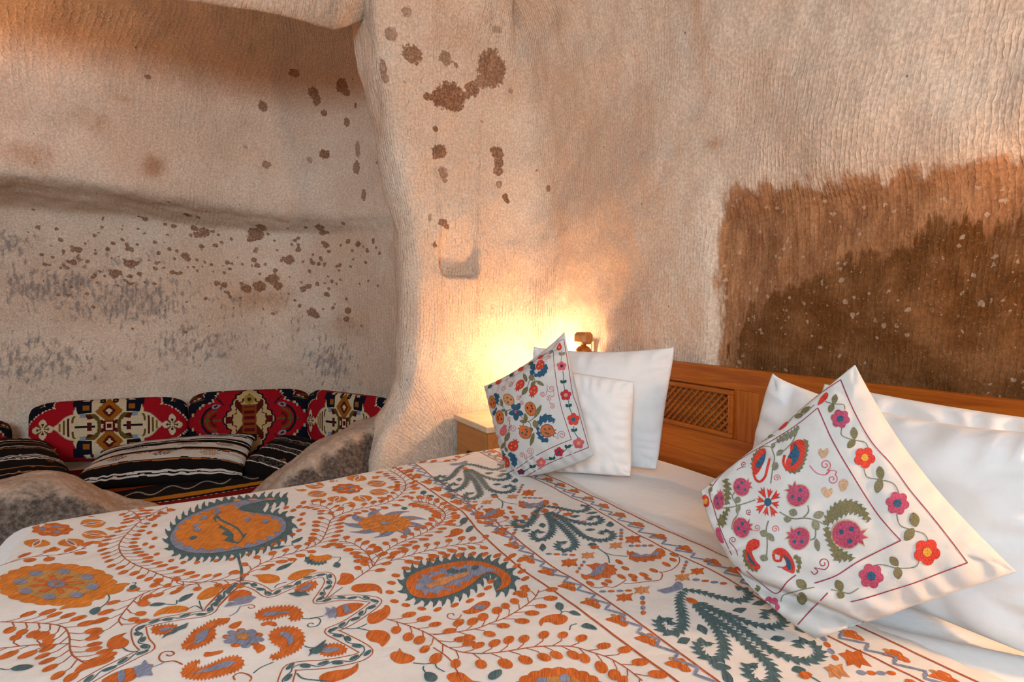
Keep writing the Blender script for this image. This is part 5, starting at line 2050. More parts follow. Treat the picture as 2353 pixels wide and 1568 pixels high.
for (x0, x1, y0, y1) in ((1620, 1680, 300, 316), (1720, 1800, 296, 310), (1830, 1920, 294, 306)):
    bs.fill(px('A', [(x0, (y0 + y1) / 2), ((x0 + x1) / 2, y0), (x1, (y0 + y1) / 2), ((x0 + x1) / 2, y1)], 3), 'peach', 3)
bs.stroke(T('A', [(1652, 660), (1662, 720), (1680, 790), (1676, 868)]), 0.006, 'teal', 0)
bs.done('embroidered_paisley')
# short leaves around it
for (x, y) in [(1010, 610), (1040, 530), (1075, 570), (1055, 630), (1090, 680), (1075, 480), (1080, 420), (1115, 392), (1180, 372), (1190, 725), (1275, 738), (1370, 738), (1505, 725), (1610, 715), (1730, 680), (1830, 640), (1905, 610), (1965, 580), (2035, 545), (2080, 515), (2105, 470), (2085, 440), (2105, 400), (2040, 375), (1990, 355), (2080, 350), (2110, 320)]:
    bs.blob(*T('A', [(x, y)])[0], 7.5, 3.4, 'orange', -0.3, 0, 10)
    bs.done('embroidered_leaf')

pz2 = [(1290, 905), (1300, 850), (1350, 800), (1430, 765), (1560, 735), (1700, 712), (1830, 715), (1940, 745), (2020, 790), (2065, 850), (2050, 910), (1985, 935), (1925, 940), (1960, 905), (1965, 860), (1930, 825), (1885, 818), (1850, 840), (1800, 890), (1730, 940), (1640, 975), (1540, 998), (1430, 1000), (1350, 975), (1305, 945)]
bs.fill(serrate(px('B', pz2, 4), 17, 19, 0.5), 'teal', 0)
pz3 = [(1312, 900), (1325, 850), (1380, 810), (1470, 775), (1600, 745), (1720, 728), (1830, 732), (1930, 765), (2010, 810), (2042, 860), (2020, 905), (1965, 930), (1935, 932), (1972, 900), (1970, 850), (1930, 818), (1880, 810), (1840, 830), (1780, 880), (1700, 930), (1600, 970), (1500, 990), (1410, 985), (1345, 960)]
bs.fill(px('B', pz3, 4), 'orange', 1)
pb = [(1370, 905), (1400, 880), (1380, 860), (1430, 850), (1410, 825), (1480, 830), (1470, 800), (1540, 805), (1550, 780), (1610, 790), (1640, 765), (1690, 780), (1720, 755), (1780, 768), (1830, 755), (1860, 775), (1910, 780), (1930, 800), (1960, 815), (1900, 805), (1850, 815), (1810, 840), (1780, 835), (1750, 870), (1700, 870), (1690, 910), (1640, 905), (1620, 940), (1560, 930), (1530, 965), (1480, 945), (1440, 970), (1420, 935), (1380, 935)]
bs.fill(T('B', pb), 'blue', 2)
bs.fill(T('B', [(1440, 905), (1500, 880), (1540, 850), (1620, 840), (1680, 820), (1770, 805), (1740, 830), (1690, 855), (1640, 865), (1590, 895), (1530, 905), (1480, 920)]), 'peach', 3)
bs.fill(px('B', [(1480, 850), (1530, 828), (1590, 822), (1570, 842), (1510, 860)], 3), 'orange', 3)
bs.fill(px('B', [(1570, 915), (1610, 900), (1660, 900), (1630, 925)], 3), 'orange', 3)
for (x, y) in ((1650, 808), (1710, 800), (1790, 778), (1620, 800)):
    bs.blob(*T('B', [(x, y)])[0], 9, 4.5, 'teal', -0.25, 4)
bs.done('embroidered_paisley')
for (x, y) in [(1210, 880), (1198, 945), (1230, 1008), (1310, 1035), (1420, 1060), (1530, 1065), (1650, 1035), (1755, 1005), (1830, 965), (1880, 915), (1905, 870), (1240, 828), (1310, 780), (1390, 742), (1480, 718), (1590, 692), (1680, 685), (1770, 680), (1855, 682), (1945, 690), (2015, 715), (2080, 762), (2115, 800), (2140, 850), (2130, 910), (2080, 950), (2110, 720), (2050, 690)]:
    bs.blob(*T('B', [(x, y)])[0], 10.5, 4.6, 'orange', -0.35 if x > 1500 else 0.1, 0, 10)
    bs.done('embroidered_leaf')
# small striped bud below
bs.fill(px('B', [(1700, 1078), (1740, 1068), (1780, 1040), (1830, 1010), (1880, 1008), (1898, 1030), (1870, 1062), (1810, 1088), (1740, 1098)], 4), 'orange', 0)
bs.fill(px('B', [(1780, 1045), (1830, 1035), (1870, 1045), (1840, 1066), (1790, 1062)], 3), 'blue', 1)
bs.stroke(T('B', [(1695, 1100), (1680, 1125), (1640, 1135), (1600, 1120), (1605, 1098), (1635, 1092), (1645, 1108)]), 0.0022, 'rust')
bs.done('embroidered_bud')


# ---- rosettes
def rosette(tile, cx_, cy_, rx, ry, rings, name='embroidered_rosette', scallops=22):
    def E_(r, n=44, sc=0.0, k_=0):
        return T(tile, [(cx_ + rx * r * (1 + sc * abs(math.sin(k_ * a / 2))) * math.cos(a), cy_ + ry * r * (1 + sc * abs(math.sin(k_ * a / 2))) * math.sin(a)) for a in np.linspace(0, 2 * math.pi, n, endpoint=False)])
    bs.fill(E_(0.94, 110, 0.06, scallops), 'amber' if rings == 1 else 'orange', 0)
    bs.fill(E_(0.64, 48, 0.05, 8), 'gold', 1)
    for i in range(8):
        a = i * math.pi / 4 + 0.2
        x, y = cx_ + rx * 0.60 * math.cos(a), cy_ + ry * 0.60 * math.sin(a)
        bs.fill(T(tile, ell(x, y, rx * 0.11, ry * 0.13, 14)), 'blue', 2)
        a += math.pi / 8
        bs.fill(T(tile, [(cx_ + rx * 0.12 * math.cos(a - 0.5), cy_ + ry * 0.12 * math.sin(a - 0.5)), (cx_ + rx * 0.42 * math.cos(a - 0.16), cy_ + ry * 0.42 * math.sin(a - 0.16)), (cx_ + rx * 0.46 * math.cos(a + 0.1), cy_ + ry * 0.46 * math.sin(a + 0.1)), (cx_ + rx * 0.12 * math.cos(a + 0.5), cy_ + ry * 0.12 * math.sin(a + 0.5))]), 'orange', 2)
    bs.fill(T(tile, ell(cx_, cy_, rx * 0.15, ry * 0.17, 14)), 'blue', 3)
    bs.fill(T(tile, ell(cx_, cy_, rx * 0.05, ry * 0.07, 10)), 'orange', 4)
    bs.done(name)


rosette('A', 392, 892, 428, 150, 1)
rosette('C', 860, 1665, 350, 200, 2)


def petal_flower(tile, cx_, cy_, rx, ry, n=8, rot=0.25, keep=None):
    bs.fill(T(tile, [(cx_ + rx * 0.37 * (1 + 0.08 * math.cos(9 * a)) * math.cos(a), cy_ + ry * 0.37 * (1 + 0.08 * math.cos(9 * a)) * math.sin(a)) for a in np.linspace(0, 6.283, 40, endpoint=False)]), 'orange', 0)
    for i in range(6):
        a = i * 1.047
        bs.fill(T(tile, ell(cx_ + rx * 0.17 * math.cos(a), cy_ + ry * 0.17 * math.sin(a), rx * 0.08, ry * 0.07, 10)), 'blue' if i % 2 else 'peach', 1)
    for i in range(n):
        a = rot + 2 * math.pi * i / n
        ca, sa = math.cos(a), math.sin(a)

        def loc(r, s_):
            return (cx_ + rx * (r * ca - s_ * sa), cy_ + ry * (r * sa + s_ * ca))
        # two halves and a sliver between them
        for sg in (-1, 1):
            bs.fill([tuple(p) for p in smooth_pts(T(tile, [loc(0.60, sg * 0.03), loc(0.70, sg * 0.20), loc(0.84, sg * 0.25), loc(0.98, sg * 0.17), loc(1.08, sg * 0.02), loc(0.96, sg * 0.055), loc(0.82, sg * 0.075), loc(0.70, sg * 0.05)]), 3, True)], 'amber', 0)
        bs.fill(T(tile, [loc(0.66, 0), loc(0.78, 0.04), loc(0.92, 0.035), loc(1.0, 0), loc(0.92, -0.03), loc(0.78, -0.035)]), 'orange', 0)
        bs.fill(T(tile, [loc(0.78, 0), loc(0.84, 0.025), loc(0.9, 0), loc(0.84, -0.025)]), 'blue', 1)
        a2 = a + math.pi / n
        c2, s2 = math.cos(a2), math.sin(a2)
        bs.fill(T(tile, [(cx_ + rx * r * math.cos(a2 + d), cy_ + ry * r * math.sin(a2 + d)) for r, d in ((0.98, 0), (1.08, 0.09), (1.22, 0.03), (1.3, 0.13), (1.24, -0.03), (1.12, -0.1))]), 'amber', 0)
    bs.done('embroidered_rosette')


petal_flower('B', 900, 224, 280, 92, 8, 0.3)
petal_flower('A', 362, 508, 375, 122, 8, 0.35)
# sunflower with curling blue points
bs.fill(T('B', [(1165 + 182 * (1 + 0.05 * math.cos(10 * a)) * math.cos(a), 466 + 60 * (1 + 0.05 * math.cos(10 * a)) * math.sin(a)) for a in np.linspace(0, 6.283, 60, endpoint=False)]), 'amber', 1)
for i in range(9):
    a = 2 * math.pi * i / 9 + 0.1
    P = [(1165 + 182 * r * math.cos(a + d), 466 + 62 * r * math.sin(a + d)) for r, d in ((0.86, -0.30), (1.14, -0.20), (1.42, 0.02), (1.66, 0.34), (1.36, 0.24), (1.08, 0.26), (0.86, 0.28))]
    bs.fill([tuple(p) for p in smooth_pts(T('B', P), 3, True)], 'blue', 0)
    P = [(1165 + 182 * r * math.cos(a + d), 466 + 62 * r * math.sin(a + d)) for r, d in ((0.86, 0.06), (1.12, 0.10), (1.34, 0.22), (1.08, 0.24), (0.86, 0.24))]
    bs.fill(T('B', P), 'peach', 2)
    P = [(1165 + 182 * r * math.cos(a + d), 466 + 62 * r * math.sin(a + d)) for r, d in ((0.25, 0), (0.5, 0.14), (0.78, 0), (0.5, -0.14))]
    bs.fill(T('B', P), 'peach', 2)
bs.fill(T('B', ell(1165, 466, 34, 12, 12)), 'blue', 3)
bs.done('embroidered_rosette')

# ---- the large star: twin rust lines with a teal tendril between
star_r = T('B', [(-40, 1050), (0, 1010), (60, 950), (110, 908), (162, 882), (230, 892), (300, 922), (362, 962), (425, 938), (520, 898), (620, 850), (700, 826), (758, 826), (782, 860), (768, 905), (735, 955), (706, 1008), (800, 990), (900, 984), (1000, 986), (1098, 1004), (1070, 1046), (1000, 1098), (920, 1150), (850, 1186), (788, 1214), (870, 1260), (960, 1308), (1032, 1358), (990, 1396), (900, 1420), (750, 1446), (600, 1456), (512, 1468), (492, 1500), (470, 1568), (460, 1620)])
star_l = T('A', [(1672, 882), (1600, 920), (1530, 985), (1480, 1040), (1440, 1088), (1300, 1110), (1150, 1136), (1030, 1165), (972, 1188), (966, 1230), (985, 1290), (1022, 1342), (950, 1380), (850, 1430), (750, 1480), (680, 1520), (590, 1572), (540, 1610)])


def twin(pts, seed):
    q = smooth_pts(pts, 7)
    W = [(wpt(u, v), None) for u, v in q]
    W = np.array([(w.x, w.y) for w, _ in W if w is not None])
    if len(W) < 4:
        return
    d = np.concatenate([[0], np.cumsum(np.linalg.norm(np.diff(W, axis=0), axis=1))])
    ss = np.arange(0, d[-1], 0.006)
    X, Y = np.interp(ss, d, W[:, 0]), np.interp(ss, d, W[:, 1])
    tx, ty = np.gradient(X), np.gradient(Y)
    tx = np.convolve(np.pad(tx, 2, 'edge'), np.ones(5) / 5, 'valid'); ty = np.convolve(np.pad(ty, 2, 'edge'), np.ones(5) / 5, 'valid')
    ln = np.hypot(tx, ty) + 1e-9
    nx, ny = -ty / ln, tx / ln
    for o_ in (0.0125, -0.0125):
        bs.world_stroke(list(zip(X + nx * o_, Y + ny * o_)), 0.0022, 'rust', 0)
    wv = 0.0052 * np.sin(ss * 2 * math.pi / 0.055)
    bs.world_stroke(list(zip(X + nx * wv, Y + ny * wv)), 0.0024, 'teal', 0)
    s_ = 0.012
    k_ = 0
    while s_ < d[-1] - 0.01:
        i = int(s_ / 0.006)
        sg = -1 if k_ % 2 else 1
        cx_, cy_ = X[i] + nx[i] * sg * -0.003, Y[i] + ny[i] * sg * -0.003
        a = math.atan2(ty[i], tx[i]) + sg * 0.35
        bs.fill_world([(cx_ + 0.0105 * math.cos(b) * math.cos(a) - 0.0048 * math.sin(b) * math.sin(a), cy_ + 0.0105 * math.cos(b) * math.sin(a) + 0.0048 * math.sin(b) * math.cos(a)) for b in np.linspace(0, 6.283, 9, endpoint=False)], 'teal', 1)
        s_ += 0.0275
        k_ += 1


twin(star_r, 1)
twin(star_l, 2)
bs.done('embroidered_star')


# ---- motifs inside and around the star
def drop(tile, pts, mat='orange', layer=0):
    bs.fill(px(tile, pts, 4), mat, layer)
    bs.done('embroidered_leaf')


def dragon(tile, outer, inner, tail=None):
    bs.fill(serrate(px(tile, outer, 3), 5.5, 8.5, 0.4), 'orange', 0)
    bs.fill(jag(T(tile, inner), 0.05, 3, 2), 'blue', 1)
    bs.done('embroidered_paisley')


dragon('B', [(265, 1110), (300, 1075), (360, 1058), (430, 1050), (510, 1048), (560, 1062), (585, 1090), (580, 1125), (530, 1138), (490, 1130), (530, 1112), (500, 1098), (440, 1110), (380, 1130), (300, 1134)], [(310, 1112), (340, 1088), (400, 1085), (470, 1078), (500, 1088), (430, 1098), (380, 1112)])
dragon('A', [(1265, 1325), (1310, 1270), (1350, 1215), (1410, 1190), (1470, 1150), (1560, 1140), (1580, 1152), (1520, 1170), (1480, 1185), (1495, 1230), (1470, 1280), (1400, 1315), (1320, 1340)], [(1350, 1298), (1365, 1250), (1410, 1215), (1455, 1200), (1445, 1240), (1420, 1280), (1380, 1302)])
dragon('B', [(362, 1260), (380, 1220), (430, 1198), (500, 1192), (560, 1205), (595, 1250), (590, 1310), (540, 1355), (470, 1385), (400, 1410), (360, 1395), (420, 1375), (450, 1345), (440, 1320), (390, 1300)], [(430, 1225), (480, 1225), (525, 1255), (525, 1295), (495, 1315), (480, 1270), (440, 1245)])
dragon('A', [(1265, 1520), (1290, 1465), (1340, 1435), (1395, 1425), (1350, 1455), (1380, 1480), (1470, 1450), (1560, 1410), (1650, 1395), (1680, 1415), (1690, 1450), (1640, 1490), (1540, 1520), (1430, 1545), (1330, 1545)], [(1340, 1510), (1420, 1485), (1500, 1455), (1580, 1425), (1640, 1430), (1590, 1465), (1500, 1490), (1420, 1505)])
# central flower
for i in range(10):
    a = i * 0.6283 + 0.15
    P = [(1692 + 145 * r * math.cos(a + d), 1266 + 68 * r * math.sin(a + d)) for r, d in ((0.45, -0.25), (0.8, -0.28), (1.02, -0.05), (0.98, 0.22), (0.75, 0.3), (0.45, 0.25))]
    bs.fill([tuple(p) for p in smooth_pts(T('A', P), 2, True)], 'orange' if i % 2 else 'blue', 0)
bs.fill(T('A', [(1692 + 110 * (1 + 0.18 * math.cos(8 * a)) * math.cos(a), 1264 + 50 * (1 + 0.18 * math.cos(8 * a)) * math.sin(a)) for a in np.linspace(0, 6.283, 48, endpoint=False)]), 'blue', 1)
bs.fill(jag(T('A', ell(1690, 1258, 48, 24, 12)), 0.12, 5, 2), 'gold', 2)
bs.fill(jag(T('A', ell(1700, 1268, 22, 12, 8)), 0.1, 6, 2), 'peach', 3)
bs.done('embroidered_rosette')


def pomegranate_bud(body, stripe, crown, crown_mat, tile, serr=True):
    bs.fill(serrate(px(tile, body, 3), 5, 8, 0.3) if serr else px(tile, body, 4), 'orange', 0)
    if stripe:
        bs.fill(jag(T(tile, stripe), 0.06, 4, 2), 'blue', 1)
    if crown:
        bs.fill(T(tile, crown), crown_mat, 2)
    bs.done('embroidered_bud')


pomegranate_bud([(75, 1010), (90, 965), (130, 935), (180, 928), (228, 942), (235, 965), (190, 985), (120, 1000)], [(100, 1005), (140, 985), (200, 975), (225, 965), (200, 1000), (140, 1015)], [(45, 1052), (75, 1020), (130, 1018), (190, 1005), (235, 970), (268, 985), (240, 1000), (225, 1020), (160, 1032), (110, 1040)], 'blue', 'B', False)
pomegranate_bud([(545, 940), (560, 905), (610, 885), (670, 872), (692, 885), (670, 915), (610, 940)], [(570, 935), (590, 908), (640, 890), (660, 898), (620, 930)], [(488, 958), (530, 950), (545, 935), (570, 950), (610, 940), (620, 955), (642, 968), (590, 972), (560, 980), (530, 972)], 'teal', 'B')
pomegranate_bud([(820, 1070), (850, 1040), (920, 1022), (1015, 1025), (980, 1060), (920, 1095), (860, 1115), (825, 1110)], [(865, 1045), (895, 1035), (930, 1075), (890, 1098), (880, 1075)], [(748, 1052), (790, 1068), (800, 1050), (825, 1058), (830, 1100), (820, 1135), (805, 1118), (775, 1130), (765, 1105), (740, 1110), (760, 1085)], 'blue', 'B', False)
pomegranate_bud([(705, 1345), (760, 1315), (830, 1308), (880, 1325), (895, 1355), (840, 1378), (760, 1385), (715, 1370)], [(715, 1345), (770, 1330), (840, 1330), (840, 1350), (780, 1368), (730, 1365)], [(635, 1350), (690, 1325), (735, 1290), (755, 1280), (740, 1310), (765, 1308), (735, 1335), (720, 1365), (690, 1380), (655, 1378), (628, 1398), (645, 1370)], 'teal', 'B')
pomegranate_bud([(1060, 1190), (1120, 1180), (1210, 1175), (1235, 1195), (1190, 1220), (1110, 1235), (1065, 1225)], [(1110, 1205), (1160, 1190), (1215, 1195), (1170, 1212), (1120, 1218)], [(1120, 1275), (1150, 1240), (1190, 1225), (1215, 1195), (1250, 1185), (1310, 1160), (1290, 1200), (1240, 1215), (1210, 1235), (1160, 1250)], 'teal', 'A')
pomegranate_bud([(705, 1568), (760, 1525), (840, 1490), (930, 1470), (960, 1500), (940, 1545), (880, 1575), (780, 1590)], [(820, 1505), (860, 1490), (870, 1550), (830, 1580)], [(930, 1470), (980, 1455), (1005, 1420), (1025, 1450), (1065, 1455), (1045, 1490), (1060, 1530), (1000, 1530), (960, 1545), (940, 1520)], 'blue', 'A', False)
drop('B', [(300, 1165), (350, 1148), (400, 1155), (412, 1178), (385, 1182), (350, 1172), (315, 1182)])
drop('B', [(75, 1185), (110, 1160), (165, 1148), (150, 1180), (110, 1202)])
drop('B', [(245, 1330), (280, 1308), (325, 1318), (325, 1345), (280, 1372), (265, 1350)])
drop('A', [(1415, 1385), (1430, 1362), (1470, 1362), (1545, 1350), (1540, 1370), (1470, 1390), (1430, 1396)])
drop('B', [(0, 1130), (40, 1128), (85, 1125), (70, 1155), (30, 1168), (0, 1162)])
bs.done('embroidered_leaf')
# comma-shaped orange leaves round the star
for tile, P, m in [
    ('A', [(715, 960), (735, 925), (790, 895), (860, 880), (905, 885), (870, 905), (850, 935), (790, 958)], 'amber'),
    ('A', [(410, 1068), (450, 1035), (520, 1012), (590, 1005), (635, 1015), (625, 1038), (560, 1050), (480, 1055)], 'amber'),
    ('A', [(1370, 985), (1395, 950), (1440, 920), (1500, 905), (1575, 908), (1530, 930), (1510, 960), (1450, 990), (1390, 998)], 'amber'),
    ('A', [(1068, 1115), (1090, 1080), (1150, 1050), (1230, 1038), (1305, 1050), (1300, 1075), (1220, 1090), (1130, 1098)], 'amber'),
    ('A', [(742, 1320), (755, 1280), (800, 1250), (880, 1228), (850, 1255), (895, 1285), (880, 1320), (830, 1340), (770, 1340)], 'orange'),
    ('A', [(515, 1525), (530, 1475), (590, 1430), (680, 1395), (770, 1388), (795, 1405), (740, 1440), (660, 1465), (580, 1490)], 'orange'),
    ('B', [(240, 828), (290, 822), (360, 820), (420, 832), (432, 858), (400, 878), (330, 882), (290, 865), (275, 840)], 'amber'),
    ('B', [(488, 855), (510, 820), (570, 795), (640, 785), (692, 795), (640, 815), (590, 845), (530, 862)], 'amber'),
    ('B', [(828, 885), (850, 855), (860, 815), (900, 812), (940, 825), (950, 860), (920, 885), (870, 895)], 'orange'),
    ('B', [(930, 925), (950, 895), (1020, 885), (1100, 890), (1140, 920), (1140, 958), (1100, 935), (1040, 942), (970, 945)], 'orange'),
    ('B', [(1040, 1140), (1050, 1105), (1090, 1085), (1150, 1055), (1165, 1035), (1195, 1045), (1200, 1085), (1170, 1125), (1110, 1160), (1060, 1165)], 'orange'),
    ('B', [(1032, 1250), (1050, 1218), (1110, 1208), (1170, 1220), (1200, 1250), (1185, 1290), (1145, 1325), (1120, 1300), (1060, 1285)], 'orange'),
    ('B', [(1200, 1400), (1215, 1365), (1255, 1355), (1265, 1335), (1290, 1365), (1350, 1385), (1372, 1410), (1330, 1438), (1250, 1440)], 'orange'),
    ('B', [(705, 1545), (740, 1510), (820, 1490), (910, 1480), (950, 1460), (975, 1440), (970, 1490), (900, 1540), (820, 1568), (740, 1590)], 'orange'),
    ('C', [(80, 1530), (110, 1508), (180, 1505), (220, 1530), (260, 1560), (330, 1575), (240, 1590), (140, 1585), (95, 1560)], 'orange'),
    ('C', [(722, 1158), (740, 1128), (790, 1105), (860, 1098), (910, 1110), (922, 1135), (890, 1165), (840, 1172), (800, 1155), (755, 1158), (738, 1182)], 'orange'),
    ('C', [(60, 560), (100, 545), (110, 515), (150, 500), (192, 510), (190, 530), (150, 550), (100, 562)], 'orange'),
    ('B', [(632, 710), (645, 680), (680, 692), (720, 690), (765, 682), (795, 695), (780, 718), (730, 730), (670, 735)], 'amber'),
]:
    bs.fill(px(tile, P, 4), m, 0)
    bs.done('embroidered_leaf')
bs.fill(serrate(px('B', [(625, 700), (650, 730), (700, 742), (760, 732), (740, 745), (680, 752), (620, 738), (608, 712)], 2), 4, 8, 0.3), 'teal', 1)
bs.done('embroidered_leaf')
# teal leaves, each on a thin stem
for tile, P, st_ in [
    ('A', [(900, 912), (925, 895), (955, 912), (935, 932), (905, 935)], [(935, 895), (945, 880), (920, 880)]),
    ('A', [(620, 1085), (645, 1060), (695, 1050), (690, 1082), (650, 1105)], [(690, 1060), (740, 1020), (760, 985), (745, 950)]),
    ('A', [(1038, 1042), (1080, 1020), (1150, 1025), (1110, 1042)], [(1150, 1028), (1220, 1030), (1230, 1000)]),
    ('A', [(1240, 1010), (1270, 975), (1345, 955), (1310, 990), (1260, 1012)], None),
    ('A', [(75, 1480), (130, 1455), (200, 1452), (228, 1465), (170, 1490), (100, 1495)], [(0, 1478), (40, 1485), (80, 1478)]),
    ('B', [(405, 795), (440, 765), (515, 742), (490, 770), (440, 790)], [(505, 750), (535, 730), (540, 712)]),
    ('B', [(512, 595), (550, 575), (592, 562), (570, 590), (525, 602)], [(530, 600), (515, 610), (530, 622)]),
    ('B', [(365, 642), (410, 628), (470, 622), (430, 642)], [(470, 625), (510, 620)]),
    ('B', [(803, 765), (825, 735), (855, 752), (840, 775)], [(830, 740), (855, 705), (790, 700)]),
    ('B', [(1412, 262), (1420, 240), (1448, 240), (1450, 258)], [(1440, 258), (1430, 270)]),
    ('B', [(1458, 270), (1490, 268), (1505, 282), (1470, 282)], [(1430, 270), (1465, 275)]),
    ('B', [(1275, 362), (1300, 352), (1322, 360), (1300, 372)], [(1290, 352), (1270, 340), (1240, 342)]),
    ('B', [(1685, 455), (1705, 430), (1740, 428), (1730, 455), (1700, 470)], [(1700, 465), (1680, 485), (1640, 478)]),
    ('B', [(1728, 520), (1745, 490), (1778, 485), (1770, 512), (1740, 525)], None),
    ('B', [(1435, 1530), (1450, 1505), (1500, 1510), (1530, 1540), (1510, 1570), (1455, 1568)], [(1450, 1510), (1430, 1480), (1435, 1460)]),
    ('B', [(1880, 1530), (1910, 1500), (1970, 1485), (1975, 1520), (1930, 1555), (1890, 1555)], None),
    ('C', [(835, 1040), (850, 1018), (890, 1030), (890, 1062), (870, 1072), (845, 1062)], [(870, 1070), (880, 1085), (870, 1100)]),
    ('C', [(930, 1085), (970, 1075), (1015, 1108), (965, 1105)], [(935, 1085), (905, 1078), (880, 1085)]),
    ('C', [(1015, 1185), (1050, 1162), (1105, 1182), (1125, 1208), (1060, 1200)], [(985, 1165), (945, 1178), (935, 1210)]),
    ('C', [(170, 462), (185, 435), (225, 430), (220, 455), (195, 472)], [(190, 470), (170, 485), (120, 478)]),
    ('C', [(210, 520), (230, 492), (265, 488), (255, 512), (230, 528)], None),
    ('C', [(1925, 1455), (1970, 1440), (2030, 1455), (2060, 1480), (1990, 1492), (1945, 1478)], None),
]:
    bs.fill(px(tile, P, 3), 'teal', 1)
    if st_:
        bs.stroke(T(tile, st_), 0.0024, 'teal', 0)
    bs.done('embroidered_leaf')
# fine tendrils
for tile, P, w_, m in [
    ('A', [(1680, 1045), (1720, 1035), (1760, 1035), (1770, 1050), (1740, 1058), (1725, 1048)], .002, 'rust'),
    ('B', [(585, 1128), (640, 1130), (700, 1125), (715, 1150), (690, 1180), (640, 1188), (625, 1172), (650, 1160), (668, 1168)], .0024, 'teal'),
    ('B', [(640, 1128), (700, 1118), (740, 1110)], .0024, 'teal'),
    ('B', [(605, 1320), (640, 1332), (665, 1332)], .0026, 'teal'),
    ('B', [(248, 1510), (300, 1470), (390, 1432)], .0024, 'teal'),
    ('A', [(1270, 1450), (1210, 1425), (1130, 1430), (1105, 1400), (1130, 1365), (1190, 1358), (1210, 1375), (1180, 1390), (1155, 1380)], .0026, 'rust'),
    ('A', [(1065, 1465), (1110, 1448), (1150, 1430)], .0024, 'blue'),
    ('B', [(220, 1568), (235, 1540), (200, 1515), (150, 1508), (110, 1530), (120, 1558)], .0026, 'rust'),
    ('B', [(395, 915), (420, 890), (480, 875)], .0024, 'teal'),
    ('B', [(770, 985), (820, 945), (870, 910)], .002, 'teal'),
    ('B', [(860, 1195), (960, 1198), (1040, 1165)], .0026, 'teal'),
    ('B', [(970, 1196), (1020, 1205), (1060, 1215)], .0026, 'teal'),
    ('B', [(1360, 1438), (1440, 1445), (1510, 1435), (1540, 1420)], .0022, 'teal'),
    ('B', [(1515, 1440), (1525, 1470), (1580, 1500)], .0024, 'teal'),
    ('B', [(550, 1510), (590, 1545), (680, 1558), (760, 1562)], .0028, 'teal'),
    ('A', [(850, 1330), (890, 1355), (960, 1362)], .0026, 'teal'),
    ('A', [(1385, 1005), (1395, 1040), (1410, 1075)], .0024, 'teal'),
    ('A', [(1310, 1060), (1360, 1040), (1400, 1062)], .0024, 'teal'),
    ('B', [(870, 345), (880, 330), (920, 328), (950, 345)], .0024, 'rust'),
    ('B', [(80, 1112), (130, 1085), (160, 1040)], .0024, 'blue'),
]:
    bs.stroke(T(tile, P), w_, m, 0)
    bs.done('embroidered_tendril')
# the design is symmetrical: carry it on over the parts of the bedspread that lie outside the photograph
CEN = wpt(*T('A', [(1692, 1266)])[0])


def in_frame(x, y, z):
    d = np.stack([x, y, z - CAMH], -1)
    w = np.maximum(d @ np.array(_F), 0.02)
    u = CX + FPX * (d @ np.array(_R)) / w
    v = CY - FPX * (d @ np.array(_U)) / w
    return (u > -6) & (u < 2360) & (v < 1576) & (d @ np.array(_F) > 0.05)


for o in [c for c in bedspread.children]:
    me = o.data
    n = len(me.vertices)
    co = np.zeros(n * 3, np.float32)
    me.vertices.foreach_get('co', co)
    co = co.reshape(-1, 3).astype(float)
    if co[:, 0].max() > border_x(0, float(co[:, 1].mean())) - 0.01:
        continue
    polys = [tuple(p.vertices) for p in me.polygons]
    mats = [p.material_index for p in me.polygons]
    for fx_, fy_ in ((1, -1), (-1, 1), (-1, -1)):
        x = CEN.x + fx_ * (co[:, 0] - CEN.x)
        y = CEN.y + fy_ * (co[:, 1] - CEN.y)
        if x.max() < BED_X0 or y.max() < BED_Y0:
            continue
        bad = in_frame(x, y, np.full(n, 0.565)) | (x < BED_X0 + 0.02) | (y < BED_Y0 + 0.02) | (y > BED_Y1 - 0.02)
        keep = [i for i, p in enumerate(polys) if not bad[list(p)].any()]
        if len(keep) < 4 or len(keep) < 0.25 * len(polys):
            continue
        used = sorted({v for i in keep for v in polys[i]})
        V, ok = [], True
        for v in used:
            loc, nn = bs.down(float(x[v]), float(y[v]))
            if loc is None:
                ok = False
                break
            l0, n0 = bs.down(float(co[v, 0]), float(co[v, 1]))
            V.append(tuple(loc + nn * (max(0.0009, co[v, 2] - l0.z) if l0 is not None else 0.0012)))
        if not ok:
            continue
        mp = {v: k_ for k_, v in enumerate(used)}
        m2 = bpy.data.meshes.new(o.name.split('.')[0])
        m2.from_pydata(V, [], [tuple(mp[v] for v in polys[i]) for i in keep])
        for mt in me.materials:
            m2.materials.append(mt)
        m2.polygons.foreach_set('material_index', np.array([mats[i] for i in keep], np.int32))
        m2.polygons.foreach_set('use_smooth', np.ones(len(keep), bool))
        m2.update()
        link(o.name.split('.')[0], m2, None, bedspread)
print('bedspread motifs', bs.count)


